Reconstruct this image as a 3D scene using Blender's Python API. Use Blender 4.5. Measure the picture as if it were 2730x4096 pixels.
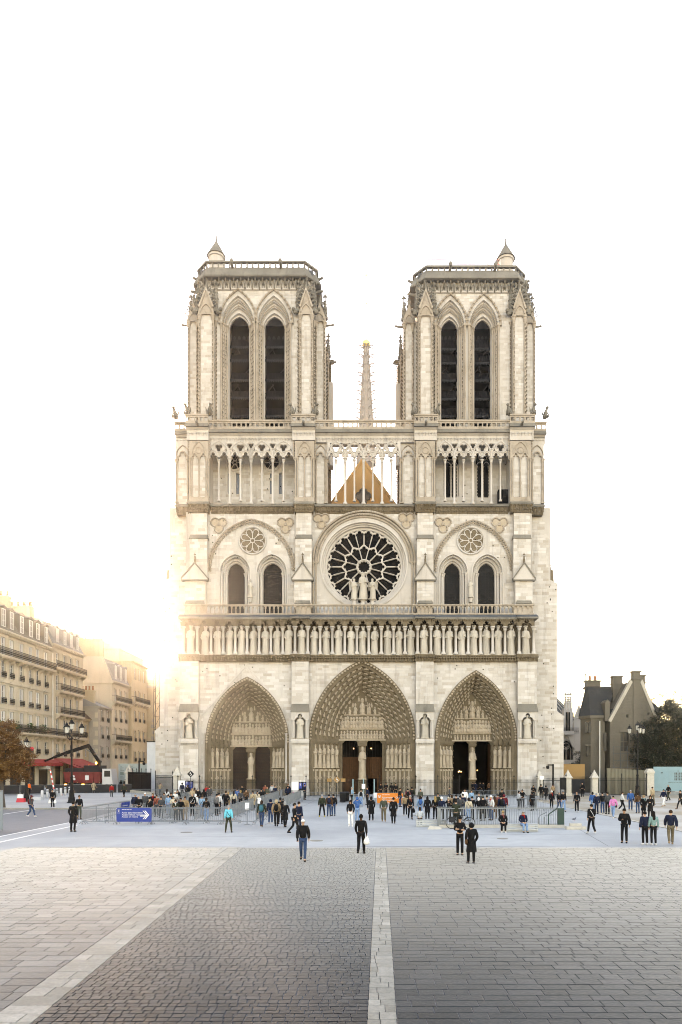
import bpy, bmesh, math, random
from mathutils import Vector, Matrix
from mathutils.geometry import delaunay_2d_cdt
R = math.radians
PI = math.pi
S = bpy.context.scene
COL = S.collection
for o in list(bpy.data.objects):
    bpy.data.objects.remove(o)

# ------------------------------------------------------------------ camera
CAM_H = 4.0
FPX, VPX, VPY = 2774.0, 1457.0, 3060.0        # focal length and vanishing point of the photograph in its pixels
cd = bpy.data.cameras.new('camera')
cam = bpy.data.objects.new('camera', cd)
COL.objects.link(cam)
cam.location = (0, 0, CAM_H)
cam.rotation_euler = (R(90), 0, 0)
cd.sensor_fit = 'HORIZONTAL'
cd.sensor_width = 36
cd.lens = 36 * FPX / 2730
cd.shift_x = -(VPX - 1365) / 2730
cd.shift_y = (VPY - 2048) / 2730
cd.clip_start = 0.1
cd.clip_end = 6000
S.camera = cam

# ------------------------------------------------------------------ sky, sun, exposure
SUN_EL, SUN_AZ = 8.9, -18.4                    # degrees; azimuth from +Y, negative towards -X
w = bpy.data.worlds.new('World')
S.world = w
w.use_nodes = True
nt = w.node_tree
nt.nodes.clear()
sky = nt.nodes.new('ShaderNodeTexSky')
sky.sky_type = 'NISHITA'
sky.sun_disc = False
sky.sun_elevation = R(SUN_EL)
sky.sun_rotation = R(SUN_AZ)
sky.altitude = 0
sky.air_density = 1.0
sky.dust_density = 0.6
sky.ozone_density = 1.0
bg = nt.nodes.new('ShaderNodeBackground')
bg.inputs['Strength'].default_value = 0.15
out = nt.nodes.new('ShaderNodeOutputWorld')
nt.links.new(sky.outputs[0], bg.inputs['Color'])
nt.links.new(bg.outputs[0], out.inputs['Surface'])

sl = bpy.data.lights.new('sun', 'SUN')
sl.energy = 1.0
sl.angle = R(1.2)
sl.color = (1.0, 0.91, 0.77)
sun = bpy.data.objects.new('sun', sl)
COL.objects.link(sun)
_d = Vector((math.sin(R(SUN_AZ)) * math.cos(R(SUN_EL)), math.cos(R(SUN_AZ)) * math.cos(R(SUN_EL)), math.sin(R(SUN_EL))))
sun.rotation_euler = _d.to_track_quat('Z', 'Y').to_euler()
sun.location = _d * 300

vs = S.view_settings
vs.view_transform = 'Standard'
vs.look = 'None'
vs.gamma = 1
vs.exposure = 3.28
vs.use_curve_mapping = False
vs.use_white_balance = True
vs.white_balance_temperature = 9100
vs.white_balance_tint = 27
S.cycles.max_bounces = 6
S.cycles.diffuse_bounces = 1
S.cycles.glossy_bounces = 2
S.cycles.transmission_bounces = 3
S.cycles.transparent_max_bounces = 6
S.cycles.volume_bounces = 0
S.cycles.use_denoising = True
S.cycles.filter_width = 1.0
S.cycles.caustics_reflective = False
S.cycles.caustics_refractive = False

# ------------------------------------------------------------------ measuring helpers: photograph pixel + distance -> metres
def X(px, d): return (px - VPX) * d / FPX
def Z(py, d): return CAM_H - (py - VPY) * d / FPX
def GD(py): return CAM_H * FPX / (py - VPY)          # distance of a ground point seen at row py

# ------------------------------------------------------------------ mesh builder
class MB:
    def __init__(s):
        s.v = []; s.f = []; s.t = None
    def add(s, vs, fs, tint=None):
        b = len(s.v)
        s.v.extend(vs)
        s.f.extend([tuple(i + b for i in q) for q in fs])
        if tint is not None:
            if s.t is None: s.t = [0.5] * (len(s.f) - len(fs))
            s.t.extend([tint] * len(fs))
        elif s.t is not None:
            s.t.extend([0.5] * len(fs))
        return s
    def box(s, x0, x1, y0, y1, z0, z1, tint=None):
        return s.add([(x0,y0,z0),(x1,y0,z0),(x1,y1,z0),(x0,y1,z0),(x0,y0,z1),(x1,y0,z1),(x1,y1,z1),(x0,y1,z1)],
              [(0,3,2,1),(4,5,6,7),(0,1,5,4),(1,2,6,5),(2,3,7,6),(3,0,4,7)], tint)
    def cbox(s, c, sx, sy, sz, tint=None):
        return s.box(c[0]-sx/2, c[0]+sx/2, c[1]-sy/2, c[1]+sy/2, c[2]-sz/2, c[2]+sz/2, tint)
    def block(s, x0, x1, z0, z1, y, p, tint=None, g=0.008, ch=0.012):
        # a dressed stone: front face p proud of plane y, chamfered edge, no back
        a0, a1, b0, b1 = x0+g, x1-g, z0+g, z1-g
        return s.add([(a0,y,b0),(a1,y,b0),(a1,y,b1),(a0,y,b1),(a0+ch,y-p,b0+ch),(a1-ch,y-p,b0+ch),(a1-ch,y-p,b1-ch),(a0+ch,y-p,b1-ch)],
              [(4,5,6,7),(0,1,5,4),(1,2,6,5),(2,3,7,6),(3,0,4,7)], tint)
    def hexa(s, p):           # eight corners, bottom four then top four
        return s.add(p, [(0,3,2,1),(4,5,6,7),(0,1,5,4),(1,2,6,5),(2,3,7,6),(3,0,4,7)])
    def prism(s, poly, y0, y1):          # polygon in XZ extruded along Y
        n = len(poly)
        return s.add([(x,y0,z) for x,z in poly] + [(x,y1,z) for x,z in poly],
              [tuple(range(n)), tuple(range(2*n-1, n-1, -1))] + [(i,(i+1)%n,n+(i+1)%n,n+i) for i in range(n)])
    def prism_z(s, poly, z0, z1):        # polygon in XY extruded along Z
        n = len(poly)
        return s.add([(x,y,z0) for x,y in poly] + [(x,y,z1) for x,y in poly],
              [tuple(range(n-1,-1,-1)), tuple(range(n, 2*n))] + [(i,(i+1)%n,n+(i+1)%n,n+i) for i in range(n)])
    def prism_x(s, poly, x0, x1):        # polygon in YZ extruded along X
        n = len(poly)
        return s.add([(x0,y,z) for y,z in poly] + [(x1,y,z) for y,z in poly],
              [tuple(range(n)), tuple(range(2*n-1, n-1, -1))] + [(i,(i+1)%n,n+(i+1)%n,n+i) for i in range(n)])
    def frustum(s, x0,x1,y0,y1,z0, X0,X1,Y0,Y1,z1):
        return s.hexa([(x0,y0,z0),(x1,y0,z0),(x1,y1,z0),(x0,y1,z0),(X0,Y0,z1),(X1,Y0,z1),(X1,Y1,z1),(X0,Y1,z1)])
    def plate(s, outer, holes, y0, y1, back=True):       # plate in XZ with holes
        co = [Vector(p) for p in outer]; faces = [list(range(len(outer)))]
        loops = [list(range(len(outer)))]
        for h in holes:
            b = len(co); co += [Vector(p) for p in h]
            loops.append(list(range(b, b+len(h)))); faces.append(loops[-1])
        vv, ee, ff, ov, oe, of = delaunay_2d_cdt(co, [], faces, 2, 1e-5)
        keep = [f for f in ff]
        n = len(vv)
        vs = [(p.x, y0, p.y) for p in vv] + [(p.x, y1, p.y) for p in vv]
        fs = [tuple(f) for f in keep]
        if back: fs += [tuple(i+n for i in reversed(f)) for f in keep]
        m = {}
        for f in keep:
            for a, b in zip(f, list(f[1:])+[f[0]]):
                k = (min(a,b), max(a,b)); m[k] = m.get(k, 0) + 1
        for (a,b), c in m.items():
            if c == 1: fs.append((a, b, b+n, a+n))
        return s.add(vs, fs)
    def lathe(s, prof, cx, cy, n=10, sx=1.0, sy=1.0, z0=0.0, rot=0.0):
        vs = []; fs = []
        for r, z in prof:
            for i in range(n):
                a = 2*PI*i/n + rot
                vs.append((cx + r*sx*math.cos(a), cy + r*sy*math.sin(a), z0 + z))
        for j in range(len(prof)-1):
            for i in range(n):
                fs.append((j*n+i, j*n+(i+1)%n, (j+1)*n+(i+1)%n, (j+1)*n+i))
        fs.append(tuple(range(n-1,-1,-1)))
        fs.append(tuple(range((len(prof)-1)*n, len(prof)*n)))
        return s.add(vs, fs)
    def tube(s, pts, r, n=6, closed=False):
        pts = [Vector(p) for p in pts]
        rs = r if isinstance(r, (list, tuple)) else [r]*len(pts)
        vs = []; fs = []; N = len(pts)
        for k, p in enumerate(pts):
            if closed: t = pts[(k+1)%N] - pts[k-1]
            else: t = pts[min(k+1,N-1)] - pts[max(k-1,0)]
            if t.length < 1e-9: t = Vector((0,0,1))
            t.normalize()
            ref = Vector((0,0,1)) if abs(t.z) < 0.9 else Vector((1,0,0))
            u = t.cross(ref).normalized(); w_ = t.cross(u)
            for i in range(n):
                a = 2*PI*i/n
                q = p + (u*math.cos(a) + w_*math.sin(a))*rs[k]
                vs.append(tuple(q))
        for k in range(N if closed else N-1):
            for i in range(n):
                k2 = (k+1)%N
                fs.append((k*n+i, k*n+(i+1)%n, k2*n+(i+1)%n, k2*n+i))
        if not closed:
            fs.append(tuple(range(n-1,-1,-1))); fs.append(tuple(range((N-1)*n, N*n)))
        return s.add(vs, fs)
    def bar(s, a, b, w=0.05, h=None):
        h = h or w
        a = Vector(a); b = Vector(b); t = (b-a).normalized()
        ref = Vector((0,0,1)) if abs(t.z) < 0.95 else Vector((0,1,0))
        u = t.cross(ref).normalized()*w/2; q = u.cross(t).normalized()*h/2
        P = []
        for p in (a, b):
            P += [tuple(p-u-q), tuple(p+u-q), tuple(p+u+q), tuple(p-u+q)]
        return s.hexa(P)
    def blob(s, c, rx, ry, rz, n=6, m=4):
        prof = [(math.sin(PI*j/m)+1e-4, -math.cos(PI*j/m)) for j in range(m+1)]
        vs = []; fs = []
        for r, z in prof:
            for i in range(n):
                a = 2*PI*i/n
                vs.append((c[0]+rx*r*math.cos(a), c[1]+ry*r*math.sin(a), c[2]+rz*z))
        for j in range(m):
            for i in range(n):
                fs.append((j*n+i, j*n+(i+1)%n, (j+1)*n+(i+1)%n, (j+1)*n+i))
        return s.add(vs, fs)
    def put(s, tpl, mat):               # add a template (verts, faces) through a matrix
        vs, fs = tpl
        return s.add([tuple(mat @ Vector(v)) for v in vs], fs)
    def loft(s, rings, closed=False):   # rings: lists of equal length of 3d points
        n = len(rings[0]); vs = [p for r in rings for p in r]; fs = []
        for j in range(len(rings)-1):
            for i in range(n if closed else n-1):
                fs.append((j*n+i, j*n+(i+1)%n, (j+1)*n+(i+1)%n, (j+1)*n+i))
        return s.add(vs, fs)
    def sweep(s, path, prof, normals=None):   # path in XZ, profile [(offset along outward normal, y)]
        n = len(path); rings = []
        if normals is None:
            normals = []
            for i in range(n):
                a = path[max(i-1,0)]; b = path[min(i+1,n-1)]
                tx, tz = b[0]-a[0], b[1]-a[1]; l = math.hypot(tx,tz) or 1
                normals.append((-tz/l, tx/l))
        for off, y in prof:
            rings.append([(p[0]+q[0]*off, y, p[1]+q[1]*off) for p, q in zip(path, normals)])
        return s.loft(rings)
    def mesh(s, name):
        me = bpy.data.meshes.new(name)
        me.from_pydata(s.v, [], s.f)
        if s.t is not None:
            a = me.attributes.new('tint', 'FLOAT', 'FACE')
            a.data.foreach_set('value', s.t)
        return me
    def build(s, name, mat=None, parent=None, smooth=False):
        me = s.mesh(name)
        if smooth: me.shade_smooth()
        return obj(name, me, mat, parent)

def obj(name, me, mat=None, parent=None, link_obj=False):
    o = bpy.data.objects.new(name, me)
    COL.objects.link(o)
    if mat is not None and me is not None:
        if not me.materials: me.materials.append(M[mat] if isinstance(mat, str) else mat)
        elif link_obj:
            o.material_slots[0].link = 'OBJECT'
            o.material_slots[0].material = M[mat] if isinstance(mat, str) else mat
    if parent is not None: o.parent = parent
    return o
def tag(o, label=None, cat=None, group=None, kind=None):
    if label: o['label'] = label
    if cat: o['category'] = cat
    if group: o['group'] = group
    if kind: o['kind'] = kind
    return o
def empty(name, loc=(0,0,0), rz=0.0, label=None, cat=None, group=None):
    o = bpy.data.objects.new(name, None)
    o.empty_display_size = 0.2
    COL.objects.link(o)
    o.location = loc; o.rotation_euler = (0,0,rz)
    return tag(o, label, cat, group)
def copy_tree(o, parent=None):
    c = o.copy(); COL.objects.link(c)
    c.parent = parent
    for ch in o.children: copy_tree(ch, c)
    return c

# ------------------------------------------------------------------ shapes in the XZ plane
def circle(cx, cz, r, n=24, a0=0.0, a1=2*PI):
    full = abs(a1-a0-2*PI) < 1e-6
    return [(cx+r*math.cos(a0+(a1-a0)*i/(n if full else n-1)), cz+r*math.sin(a0+(a1-a0)*i/(n if full else n-1))) for i in range(n)]
def arch_pts(cx, zs, a, h, n=16):
    """pointed arch from the left springing over the apex to the right springing"""
    c = (h*h - a*a)/(2*a); rr = a + c
    top = math.atan2(h, -c)
    L = [(cx + c + rr*math.cos(PI + (top-PI)*i/n), zs + rr*math.sin(PI + (top-PI)*i/n)) for i in range(n+1)]
    Rr = [(2*cx - x, z) for x, z in reversed(L[:-1])]
    return L + Rr
def lancet(cx, z0, zs, a, h, n=8):
    """closed outline of an opening with a pointed head, counter-clockwise"""
    p = [(cx-a, z0)] + arch_pts(cx, zs, a, h, n) + [(cx+a, z0)]
    return p[::-1]
def foil(cx, cz, r, k=4, rot=0.0, n=6, lobe=0.5, off=0.5):
    """k-lobed foil outline, counter-clockwise"""
    rl = r*lobe; ro = r*off; half = PI/k
    s_ = ro*math.sin(half)
    if rl > s_:
        t = ro*math.cos(half) + math.sqrt(rl*rl - s_*s_)
        sw = math.atan2(t*math.sin(half), t*math.cos(half) - ro)
    else:
        sw = PI*0.75
    sw *= 0.97
    pts = []
    for i in range(k):
        a = rot + 2*PI*i/k
        bx, bz = cx + ro*math.cos(a), cz + ro*math.sin(a)
        for j in range(n+1):
            t = a - sw + 2*sw*j/n
            pts.append((bx + rl*math.cos(t), bz + rl*math.sin(t)))
    return pts
def rect(x0, x1, z0, z1): return [(x0,z0),(x1,z0),(x1,z1),(x0,z1)]

# ------------------------------------------------------------------ materials
M = {}
def _new(name):
    m = bpy.data.materials.new(name); m.use_nodes = True
    M[name] = m
    n = m.node_tree; b = n.nodes['Principled BSDF']
    return m, n, b
def plain(name, col, rough=0.7, spec=0.3, metal=0.0, noise=0.0, scale=6.0, bump=0.0, rand=0.0):
    m, n, b = _new(name)
    b.inputs['Roughness'].default_value = rough
    b.inputs['Specular IOR Level'].default_value = spec
    b.inputs['Metallic'].default_value = metal
    L = n.links
    if noise or rand:
        rgb = n.nodes.new('ShaderNodeRGB'); rgb.outputs[0].default_value = (*col, 1)
        src = rgb.outputs[0]
        val = n.nodes.new('ShaderNodeMath'); val.operation = 'ADD'
        val.inputs[0].default_value = 1.0; val.inputs[1].default_value = 0.0
        if noise:
            tc = n.nodes.new('ShaderNodeTexCoord'); nz = n.nodes.new('ShaderNodeTexNoise')
            nz.inputs['Scale'].default_value = scale; nz.inputs['Detail'].default_value = 5
            L.new(tc.outputs['Object'], nz.inputs['Vector'])
            mr = n.nodes.new('ShaderNodeMapRange')
            mr.inputs[1].default_value = 0.25; mr.inputs[2].default_value = 0.75
            mr.inputs[3].default_value = -noise; mr.inputs[4].default_value = noise
            L.new(nz.outputs[0], mr.inputs[0]); L.new(mr.outputs[0], val.inputs[1])
            if bump:
                bp = n.nodes.new('ShaderNodeBump'); bp.inputs['Strength'].default_value = bump
                bp.inputs['Distance'].default_value = 0.05
                L.new(nz.outputs[0], bp.inputs['Height']); L.new(bp.outputs[0], b.inputs['Normal'])
        vout = val.outputs[0]
        if rand:
            oi = n.nodes.new('ShaderNodeObjectInfo'); m2 = n.nodes.new('ShaderNodeMapRange')
            m2.inputs[3].default_value = -rand; m2.inputs[4].default_value = rand
            L.new(oi.outputs['Random'], m2.inputs[0])
            ad = n.nodes.new('ShaderNodeMath'); ad.operation = 'ADD'
            L.new(vout, ad.inputs[0]); L.new(m2.outputs[0], ad.inputs[1]); vout = ad.outputs[0]
        mx = n.nodes.new('ShaderNodeVectorMath'); mx.operation = 'SCALE'
        L.new(src, mx.inputs[0]); L.new(vout, mx.inputs['Scale'])
        L.new(mx.outputs[0], b.inputs['Base Color'])
    else:
        b.inputs['Base Color'].default_value = (*col, 1)
    return m
def emit(name, col, strength):
    m, n, b = _new(name)
    b.inputs['Base Color'].default_value = (*col, 1)
    b.inputs['Emission Color'].default_value = (*col, 1)
    b.inputs['Emission Strength'].default_value = strength
    return m

def stone(name, c0, c1, c2, tint='none', rough=0.9, stain=0.35, stain_col=(0.10,0.095,0.085), bump=0.5, fine=9.0, streak=True):
    """limestone: slow warm/pale mottling, per-block tint, soot streaks with their own shapes, pitted relief"""
    m, n, b = _new(name)
    L = n.links; N = n.nodes.new
    b.inputs['Roughness'].default_value = rough
    b.inputs['Specular IOR Level'].default_value = 0.15
    tc = N('ShaderNodeTexCoord')
    geo = N('ShaderNodeNewGeometry')
    big = N('ShaderNodeTexNoise'); big.inputs['Scale'].default_value = 0.35; big.inputs['Detail'].default_value = 4
    L.new(geo.outputs['Position'], big.inputs['Vector'])
    fin = N('ShaderNodeTexNoise'); fin.inputs['Scale'].default_value = fine; fin.inputs['Detail'].default_value = 6; fin.inputs['Roughness'].default_value = 0.65
    L.new(geo.outputs['Position'], fin.inputs['Vector'])
    ramp = N('ShaderNodeValToRGB')
    e = ramp.color_ramp.elements
    e[0].position = 0.12; e[0].color = (*c0,1)
    e[1].position = 0.9; e[1].color = (*c2,1)
    k = e.new(0.5); k.color = (*c1,1)
    if tint == 'attr':
        at = N('ShaderNodeAttribute'); at.attribute_name = 'tint'; tsrc = at.outputs['Fac']
    elif tint == 'object':
        oi = N('ShaderNodeObjectInfo'); tsrc = oi.outputs['Random']
    else:
        tsrc = big.outputs[0]
    mx = N('ShaderNodeMath'); mx.operation = 'MULTIPLY_ADD'
    L.new(tsrc, mx.inputs[0]); mx.inputs[1].default_value = 0.62
    ma = N('ShaderNodeMath'); ma.operation = 'MULTIPLY_ADD'; ma.inputs[1].default_value = 0.3; ma.inputs[2].default_value = 0.02
    L.new(fin.outputs[0], ma.inputs[0]); L.new(ma.outputs[0], mx.inputs[2])
    L.new(mx.outputs[0], ramp.inputs[0])
    col = ramp.outputs[0]
    if stain:
        mp = N('ShaderNodeMapping'); mp.inputs['Scale'].default_value = (1.3, 1.3, 0.11 if streak else 1.0)
        L.new(geo.outputs['Position'], mp.inputs['Vector'])
        st = N('ShaderNodeTexNoise'); st.inputs['Scale'].default_value = 1.0; st.inputs['Detail'].default_value = 7; st.inputs['Roughness'].default_value = 0.62
        L.new(mp.outputs[0], st.inputs['Vector'])
        sr = N('ShaderNodeMapRange'); sr.inputs[1].default_value = 0.52; sr.inputs[2].default_value = 0.78
        sr.inputs[3].default_value = 0; sr.inputs[4].default_value = stain
        L.new(st.outputs[0], sr.inputs[0])
        mc = N('ShaderNodeMixRGB'); mc.inputs[2].default_value = (*stain_col,1)
        L.new(sr.outputs[0], mc.inputs[0]); L.new(col, mc.inputs[1]); col = mc.outputs[0]
    L.new(col, b.inputs['Base Color'])
    bp = N('ShaderNodeBump'); bp.inputs['Strength'].default_value = bump; bp.inputs['Distance'].default_value = 0.04
    L.new(fin.outputs[0], bp.inputs['Height']); L.new(bp.outputs[0], b.inputs['Normal'])
    return m

stone('limestone',        (0.315,0.275,0.228), (0.425,0.392,0.356), (0.49,0.462,0.432), stain=0.5, stain_col=(.09,.08,.07))
stone('limestone_blocks', (0.32,0.28,0.232), (0.43,0.397,0.360), (0.52,0.495,0.468), tint='attr', stain=0.5, stain_col=(.11,.10,.088))
stone('limestone_block',  (0.32,0.28,0.232), (0.43,0.397,0.360), (0.52,0.495,0.468), tint='object', stain=0.5, stain_col=(.11,.10,.088))
stone('carved_stone',     (0.065,0.048,0.029), (0.135,0.105,0.07), (0.24,0.195,0.138), stain=0.5, stain_col=(0.02,0.017,0.012), fine=7.0, bump=0.9, streak=False)  # dirt on the carving, darkened further to paint in shade of the portal recesses
stone('statue_stone',     (0.28,0.24,0.19), (0.405,0.365,0.31), (0.50,0.465,0.415), stain=0.55, stain_col=(.05,.045,.035), fine=6.0, bump=0.6)
stone('weathered_stone',  (0.07,0.064,0.055), (0.16,0.146,0.122), (0.30,0.27,0.225), stain=0.6, stain_col=(0.03,0.029,0.027))
stone('grey_lead',        (0.035,0.038,0.042), (0.065,0.07,0.076), (0.11,0.115,0.12), stain=0.4)
stone('ochre_stone',      (0.42,0.24,0.095), (0.50,0.30,0.13), (0.55,0.35,0.17), stain=0.1)
stone('moulded_stone',    (0.18,0.142,0.10), (0.31,0.262,0.212), (0.41,0.362,0.312), stain=0.6, stain_col=(.05,.043,.034), fine=5.0, bump=0.8, streak=False)
stone('figure_stone',     (0.23,0.178,0.122), (0.35,0.288,0.218), (0.43,0.37,0.295), stain=0.5, stain_col=(.05,.04,.028), fine=8.0, bump=0.8, streak=False)
stone('soot_shade_stone',      (0.035,0.027,0.018), (0.085,0.065,0.044), (0.16,0.125,0.085), stain=0.5, stain_col=(.015,.013,.010), fine=6.0, bump=0.8, streak=False)  # soot on the leaf hooks, painted gap shade on the kings' back wall

# ------------------------------------------------------------------ figure templates (made while the scene is still small)
def skin_mesh(name, V, E, RAD, root=0, sub=1):
    me = bpy.data.meshes.new(name+'_cage')
    me.from_pydata(V, E, [])
    o = bpy.data.objects.new(name+'_cage', me); COL.objects.link(o)
    md = o.modifiers.new('skin', 'SKIN'); md.use_smooth_shade = True
    if sub:
        ms = o.modifiers.new('sub', 'SUBSURF'); ms.levels = sub; ms.render_levels = sub
    sv = me.skin_vertices[0].data
    for i, r in enumerate(RAD):
        sv[i].radius = r if isinstance(r, tuple) else (r, r); sv[i].use_root = (i == root)
    dg = bpy.context.evaluated_depsgraph_get(); dg.update()
    m = bpy.data.meshes.new_from_object(o.evaluated_get(dg)); m.name = name
    bpy.data.objects.remove(o); bpy.data.meshes.remove(me)
    m.materials.clear(); m.materials.append(None)
    return m
def pose(name, arms=((.23,.03,1.14),(.25,-.04,.90),(-.23,.03,1.14),(-.25,-.04,.90)), legs=None, lean=0.0, pel=.95):
    """joint positions of a 1.75 m figure facing -Y"""
    J = dict(pel=(0,0,pel), spi=(0,-.02-lean*.25,pel+.20), che=(0,-.02-lean*.6,pel+.40), nek=(0,-.01-lean*.85,pel+.54), hd0=(0,-.03-lean*.95,pel+.61), hd1=(0,-.035-lean,pel+.69), hd2=(0,-.02-lean,pel+.755))
    L = legs or ((.10,-.02,.50),(.105,.02,.09),(-.10,-.02,.50),(-.105,.02,.09))
    sy = -.6*lean
    J.update(shL=(.175,.0+sy,pel+.475), shR=(-.175,.0+sy,pel+.475), elL=arms[0], wrL=arms[1], elR=arms[2], wrR=arms[3],
             hiL=(.085,0,pel-.04), hiR=(-.085,0,pel-.04), knL=L[0], anL=L[1], knR=L[2], anR=L[3])
    return J
def W(v, d): return (v[0]+d[0], v[1]+d[1], v[2]+d[2])
def dirn(a, b, l):
    d = Vector(b)-Vector(a); d.normalize(); return tuple(d*l)
def build_pose(name, J, face_down=0.0):
    out = {}
    # body: one continuous skinned figure with hands and feet
    V = [J['pel'],J['spi'],J['che'],J['nek'],J['hd0'],J['hd1'],J['hd2']]; E = [(0,1),(1,2),(2,3),(3,4),(4,5),(5,6)]
    RD = [(.125,.095),(.115,.085),(.135,.09),.052,(.062,.072),(.072,.088),(.058,.07)]
    def add(p, par, r):
        V.append(p); E.append((par, len(V)-1)); RD.append(r); return len(V)-1
    add(W(J['hd1'],(0,-.095,-.025)), 5, .016)      # nose
    for s, q in (('L',1),('R',-1)):
        i = add(J['sh'+s], 2, .058); i = add(J['el'+s], i, .042); i = add(J['wr'+s], i, .028)
        d = dirn(J['el'+s], J['wr'+s], 1.0)
        palm = W(J['wr'+s], tuple(x*.06 for x in d)); ip = add(palm, i, (.032,.022))
        k = Vector(d).cross(Vector((0,1,0)));  k = k.normalized() if k.length > .1 else Vector((1,0,0))
        k = Vector((0,-1,0)) if abs(d[2]) > .8 else k
        for f, (o_, l_) in enumerate(((-.026,.062),(-.009,.072),(.009,.068),(.026,.055))):
            b = W(palm, tuple(k*o_)); b = W(b, tuple(x*.03 for x in d)); i1 = add(b, ip, .010)
            add(W(b, tuple(Vector(d)*l_*.85 + Vector((-q*.022,0,0)))), i1, .008)
        t0 = W(palm, tuple(k*.030)); i1 = add(t0, ip, .011); add(W(t0, tuple(k*.026+Vector(d)*.035)), i1, .009)
        i = add(J['hi'+s], 0, (.082,.085)); i = add(J['kn'+s], i, .055); i = add(J['an'+s], i, .040)
        add(W(J['an'+s], (q*.012,-.13,-.05)), i, (.038,.028))
    out['body'] = skin_mesh('body', V, E, RD, 0, 1)
    # jacket: trunk and sleeves
    def jacket(nm, grow, low, skirt=None):
        V2 = [W(J['pel'],(0,0,low)),J['spi'],J['che'],W(J['nek'],(0,0,-.03))]; E2 = [(0,1),(1,2),(2,3)]
        R2 = [(.150+grow,.115+grow),(.145+grow,.112+grow),(.165+grow,.115+grow),(.085+grow*.5,.08+grow*.5)]
        for s in 'LR':
            b = len(V2); V2.extend([J['sh'+s],J['el'+s],W(J['wr'+s],(0,0,.0))]); E2.extend([(2,b),(b,b+1),(b+1,b+2)]); R2.extend([.078+grow,.060+grow,.044+grow])
        m = skin_mesh(nm, V2, E2, R2, 0, 1)
        if skirt:
            n = 14; rings = []
            z_top = J['pel'][2]+.10; z_bot = skirt
            for k in range(6):
                f = k/5; z = z_top+(z_bot-z_top)*f
                rx = .168+grow+.045*f; ry = .128+grow+.055*f
                rings.append([(rx*math.cos(2*PI*j/n)*(1+.03*math.cos(j*2.5+k)), ry*math.sin(2*PI*j/n)*(1+.04*math.sin(j*1.9+k)), z) for j in range(n)])
            mb = MB(); mb.v = [tuple(v.co) for v in m.vertices]; mb.f = [tuple(p.vertices) for p in m.polygons]
            mb.loft(rings, True)
            m2 = mb.mesh(nm); m2.shade_smooth(); m2.materials.append(None); m = m2
        return m
    out['jacket'] = jacket('jacket', 0.0, -.03)
    out['puffer'] = jacket('puffer_jacket', .022, -.06)
    out['coat'] = jacket('coat', .008, 0.0, .52)
    V3 = [J['pel']]; E3 = []; R3 = [(.142,.112)]
    for s in 'LR':
        b = len(V3); V3.extend([J['hi'+s],J['kn'+s],W(J['an'+s],(0,0,-.01))]); E3.extend([(0,b),(b,b+1),(b+1,b+2)]); R3.extend([(.098,.10),.074,.062])
    out['trousers'] = skin_mesh('trousers', V3, E3, R3, 0, 1)
    for s in 'LR':
        mb = MB(); a = J['an'+s]; fx = .012 if s == 'L' else -.012
        mb.tube([W(a,(0,.055,-.045)),W(a,(0,.0,-.04)),W(a,(fx*.6,-.09,-.055)),W(a,(fx,-.165,-.066)),W(a,(fx,-.19,-.07))], [.035,.052,.048,.038,.012], 8)
        m = mb.mesh('shoe'); m.shade_smooth(); m.materials.append(None); out['shoe'+s] = m
    hd = Vector(J['hd1'])
    def hair(style):
        mb = MB(); n = 12; rings = []
        for k in range(7):
            t = PI*.5*k/6          # crown cap
            rr, zz = math.cos(t), math.sin(t)
            rings.append([(hd.x+.090*rr*math.cos(2*PI*j/n), hd.y+.018+(.105*rr*math.sin(2*PI*j/n)), hd.z+.015+.118*zz) for j in range(n)])
        low = []
        dz = {'short':-.05,'bob':-.15,'long':-.36,'none':-.02}[style]
        for j in range(n):
            a = 2*PI*j/n; back = max(0, math.sin(a)*.75+.35)
            front = math.sin(a) < -.45
            z = hd.z+.015 + (dz*min(1,back*1.0) if not front else .02)
            sp = 1.0 if style in ('short','none') else 1.12
            low.append((hd.x+.088*sp*math.cos(a), hd.y+.020+.100*sp*math.sin(a)+(.03 if style == 'long' and not front else 0), z))
        rings.insert(0, low)
        mb.loft(rings, True); mb.add(rings[-1], [tuple(range(n))]); mb.add(rings[0], [tuple(range(n-1,-1,-1))])
        m = mb.mesh('hair'); m.shade_smooth(); m.materials.append(None); return m
    for st in ('short','bob','long'): out['hair_'+st] = hair(st)
    mb = MB(); n = 12; rings = []
    for k in range(6):
        t = PI*.5*k/5; rings.append([(hd.x+.102*math.cos(t)*math.cos(2*PI*j/n), hd.y+.012+.118*math.cos(t)*math.sin(2*PI*j/n), hd.z+.03+.118*math.sin(t)) for j in range(n)])
    mb.loft(rings, True); capb = (list(mb.v), list(mb.f))
    m = mb.mesh('beanie'); m.shade_smooth(); m.materials.append(None); out['beanie'] = m
    mb = MB(); mb.add(*capb); mb.hexa([(hd.x-.07,hd.y-.19,hd.z+.03),(hd.x+.07,hd.y-.19,hd.z+.03),(hd.x+.09,hd.y-.08,hd.z+.035),(hd.x-.09,hd.y-.08,hd.z+.035),(hd.x-.07,hd.y-.19,hd.z+.042),(hd.x+.07,hd.y-.19,hd.z+.042),(hd.x+.09,hd.y-.08,hd.z+.055),(hd.x-.09,hd.y-.08,hd.z+.055)])
    m = mb.mesh('cap'); m.shade_smooth(); m.materials.append(None); out['cap'] = m
    mb = MB(); rings = []
    for k in range(8):
        t = -.9+(PI*.5+.9)*k/7; rings.append([(hd.x+.115*math.cos(t)*math.cos(2*PI*j/n), hd.y+.03+.120*math.cos(t)*max(math.sin(2*PI*j/n),-.35), hd.z+.0+.135*math.sin(t)) for j in range(n)])
    mb.loft(rings, True); m = mb.mesh('hood'); m.shade_smooth(); m.materials.append(None); out['hood'] = m
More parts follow.
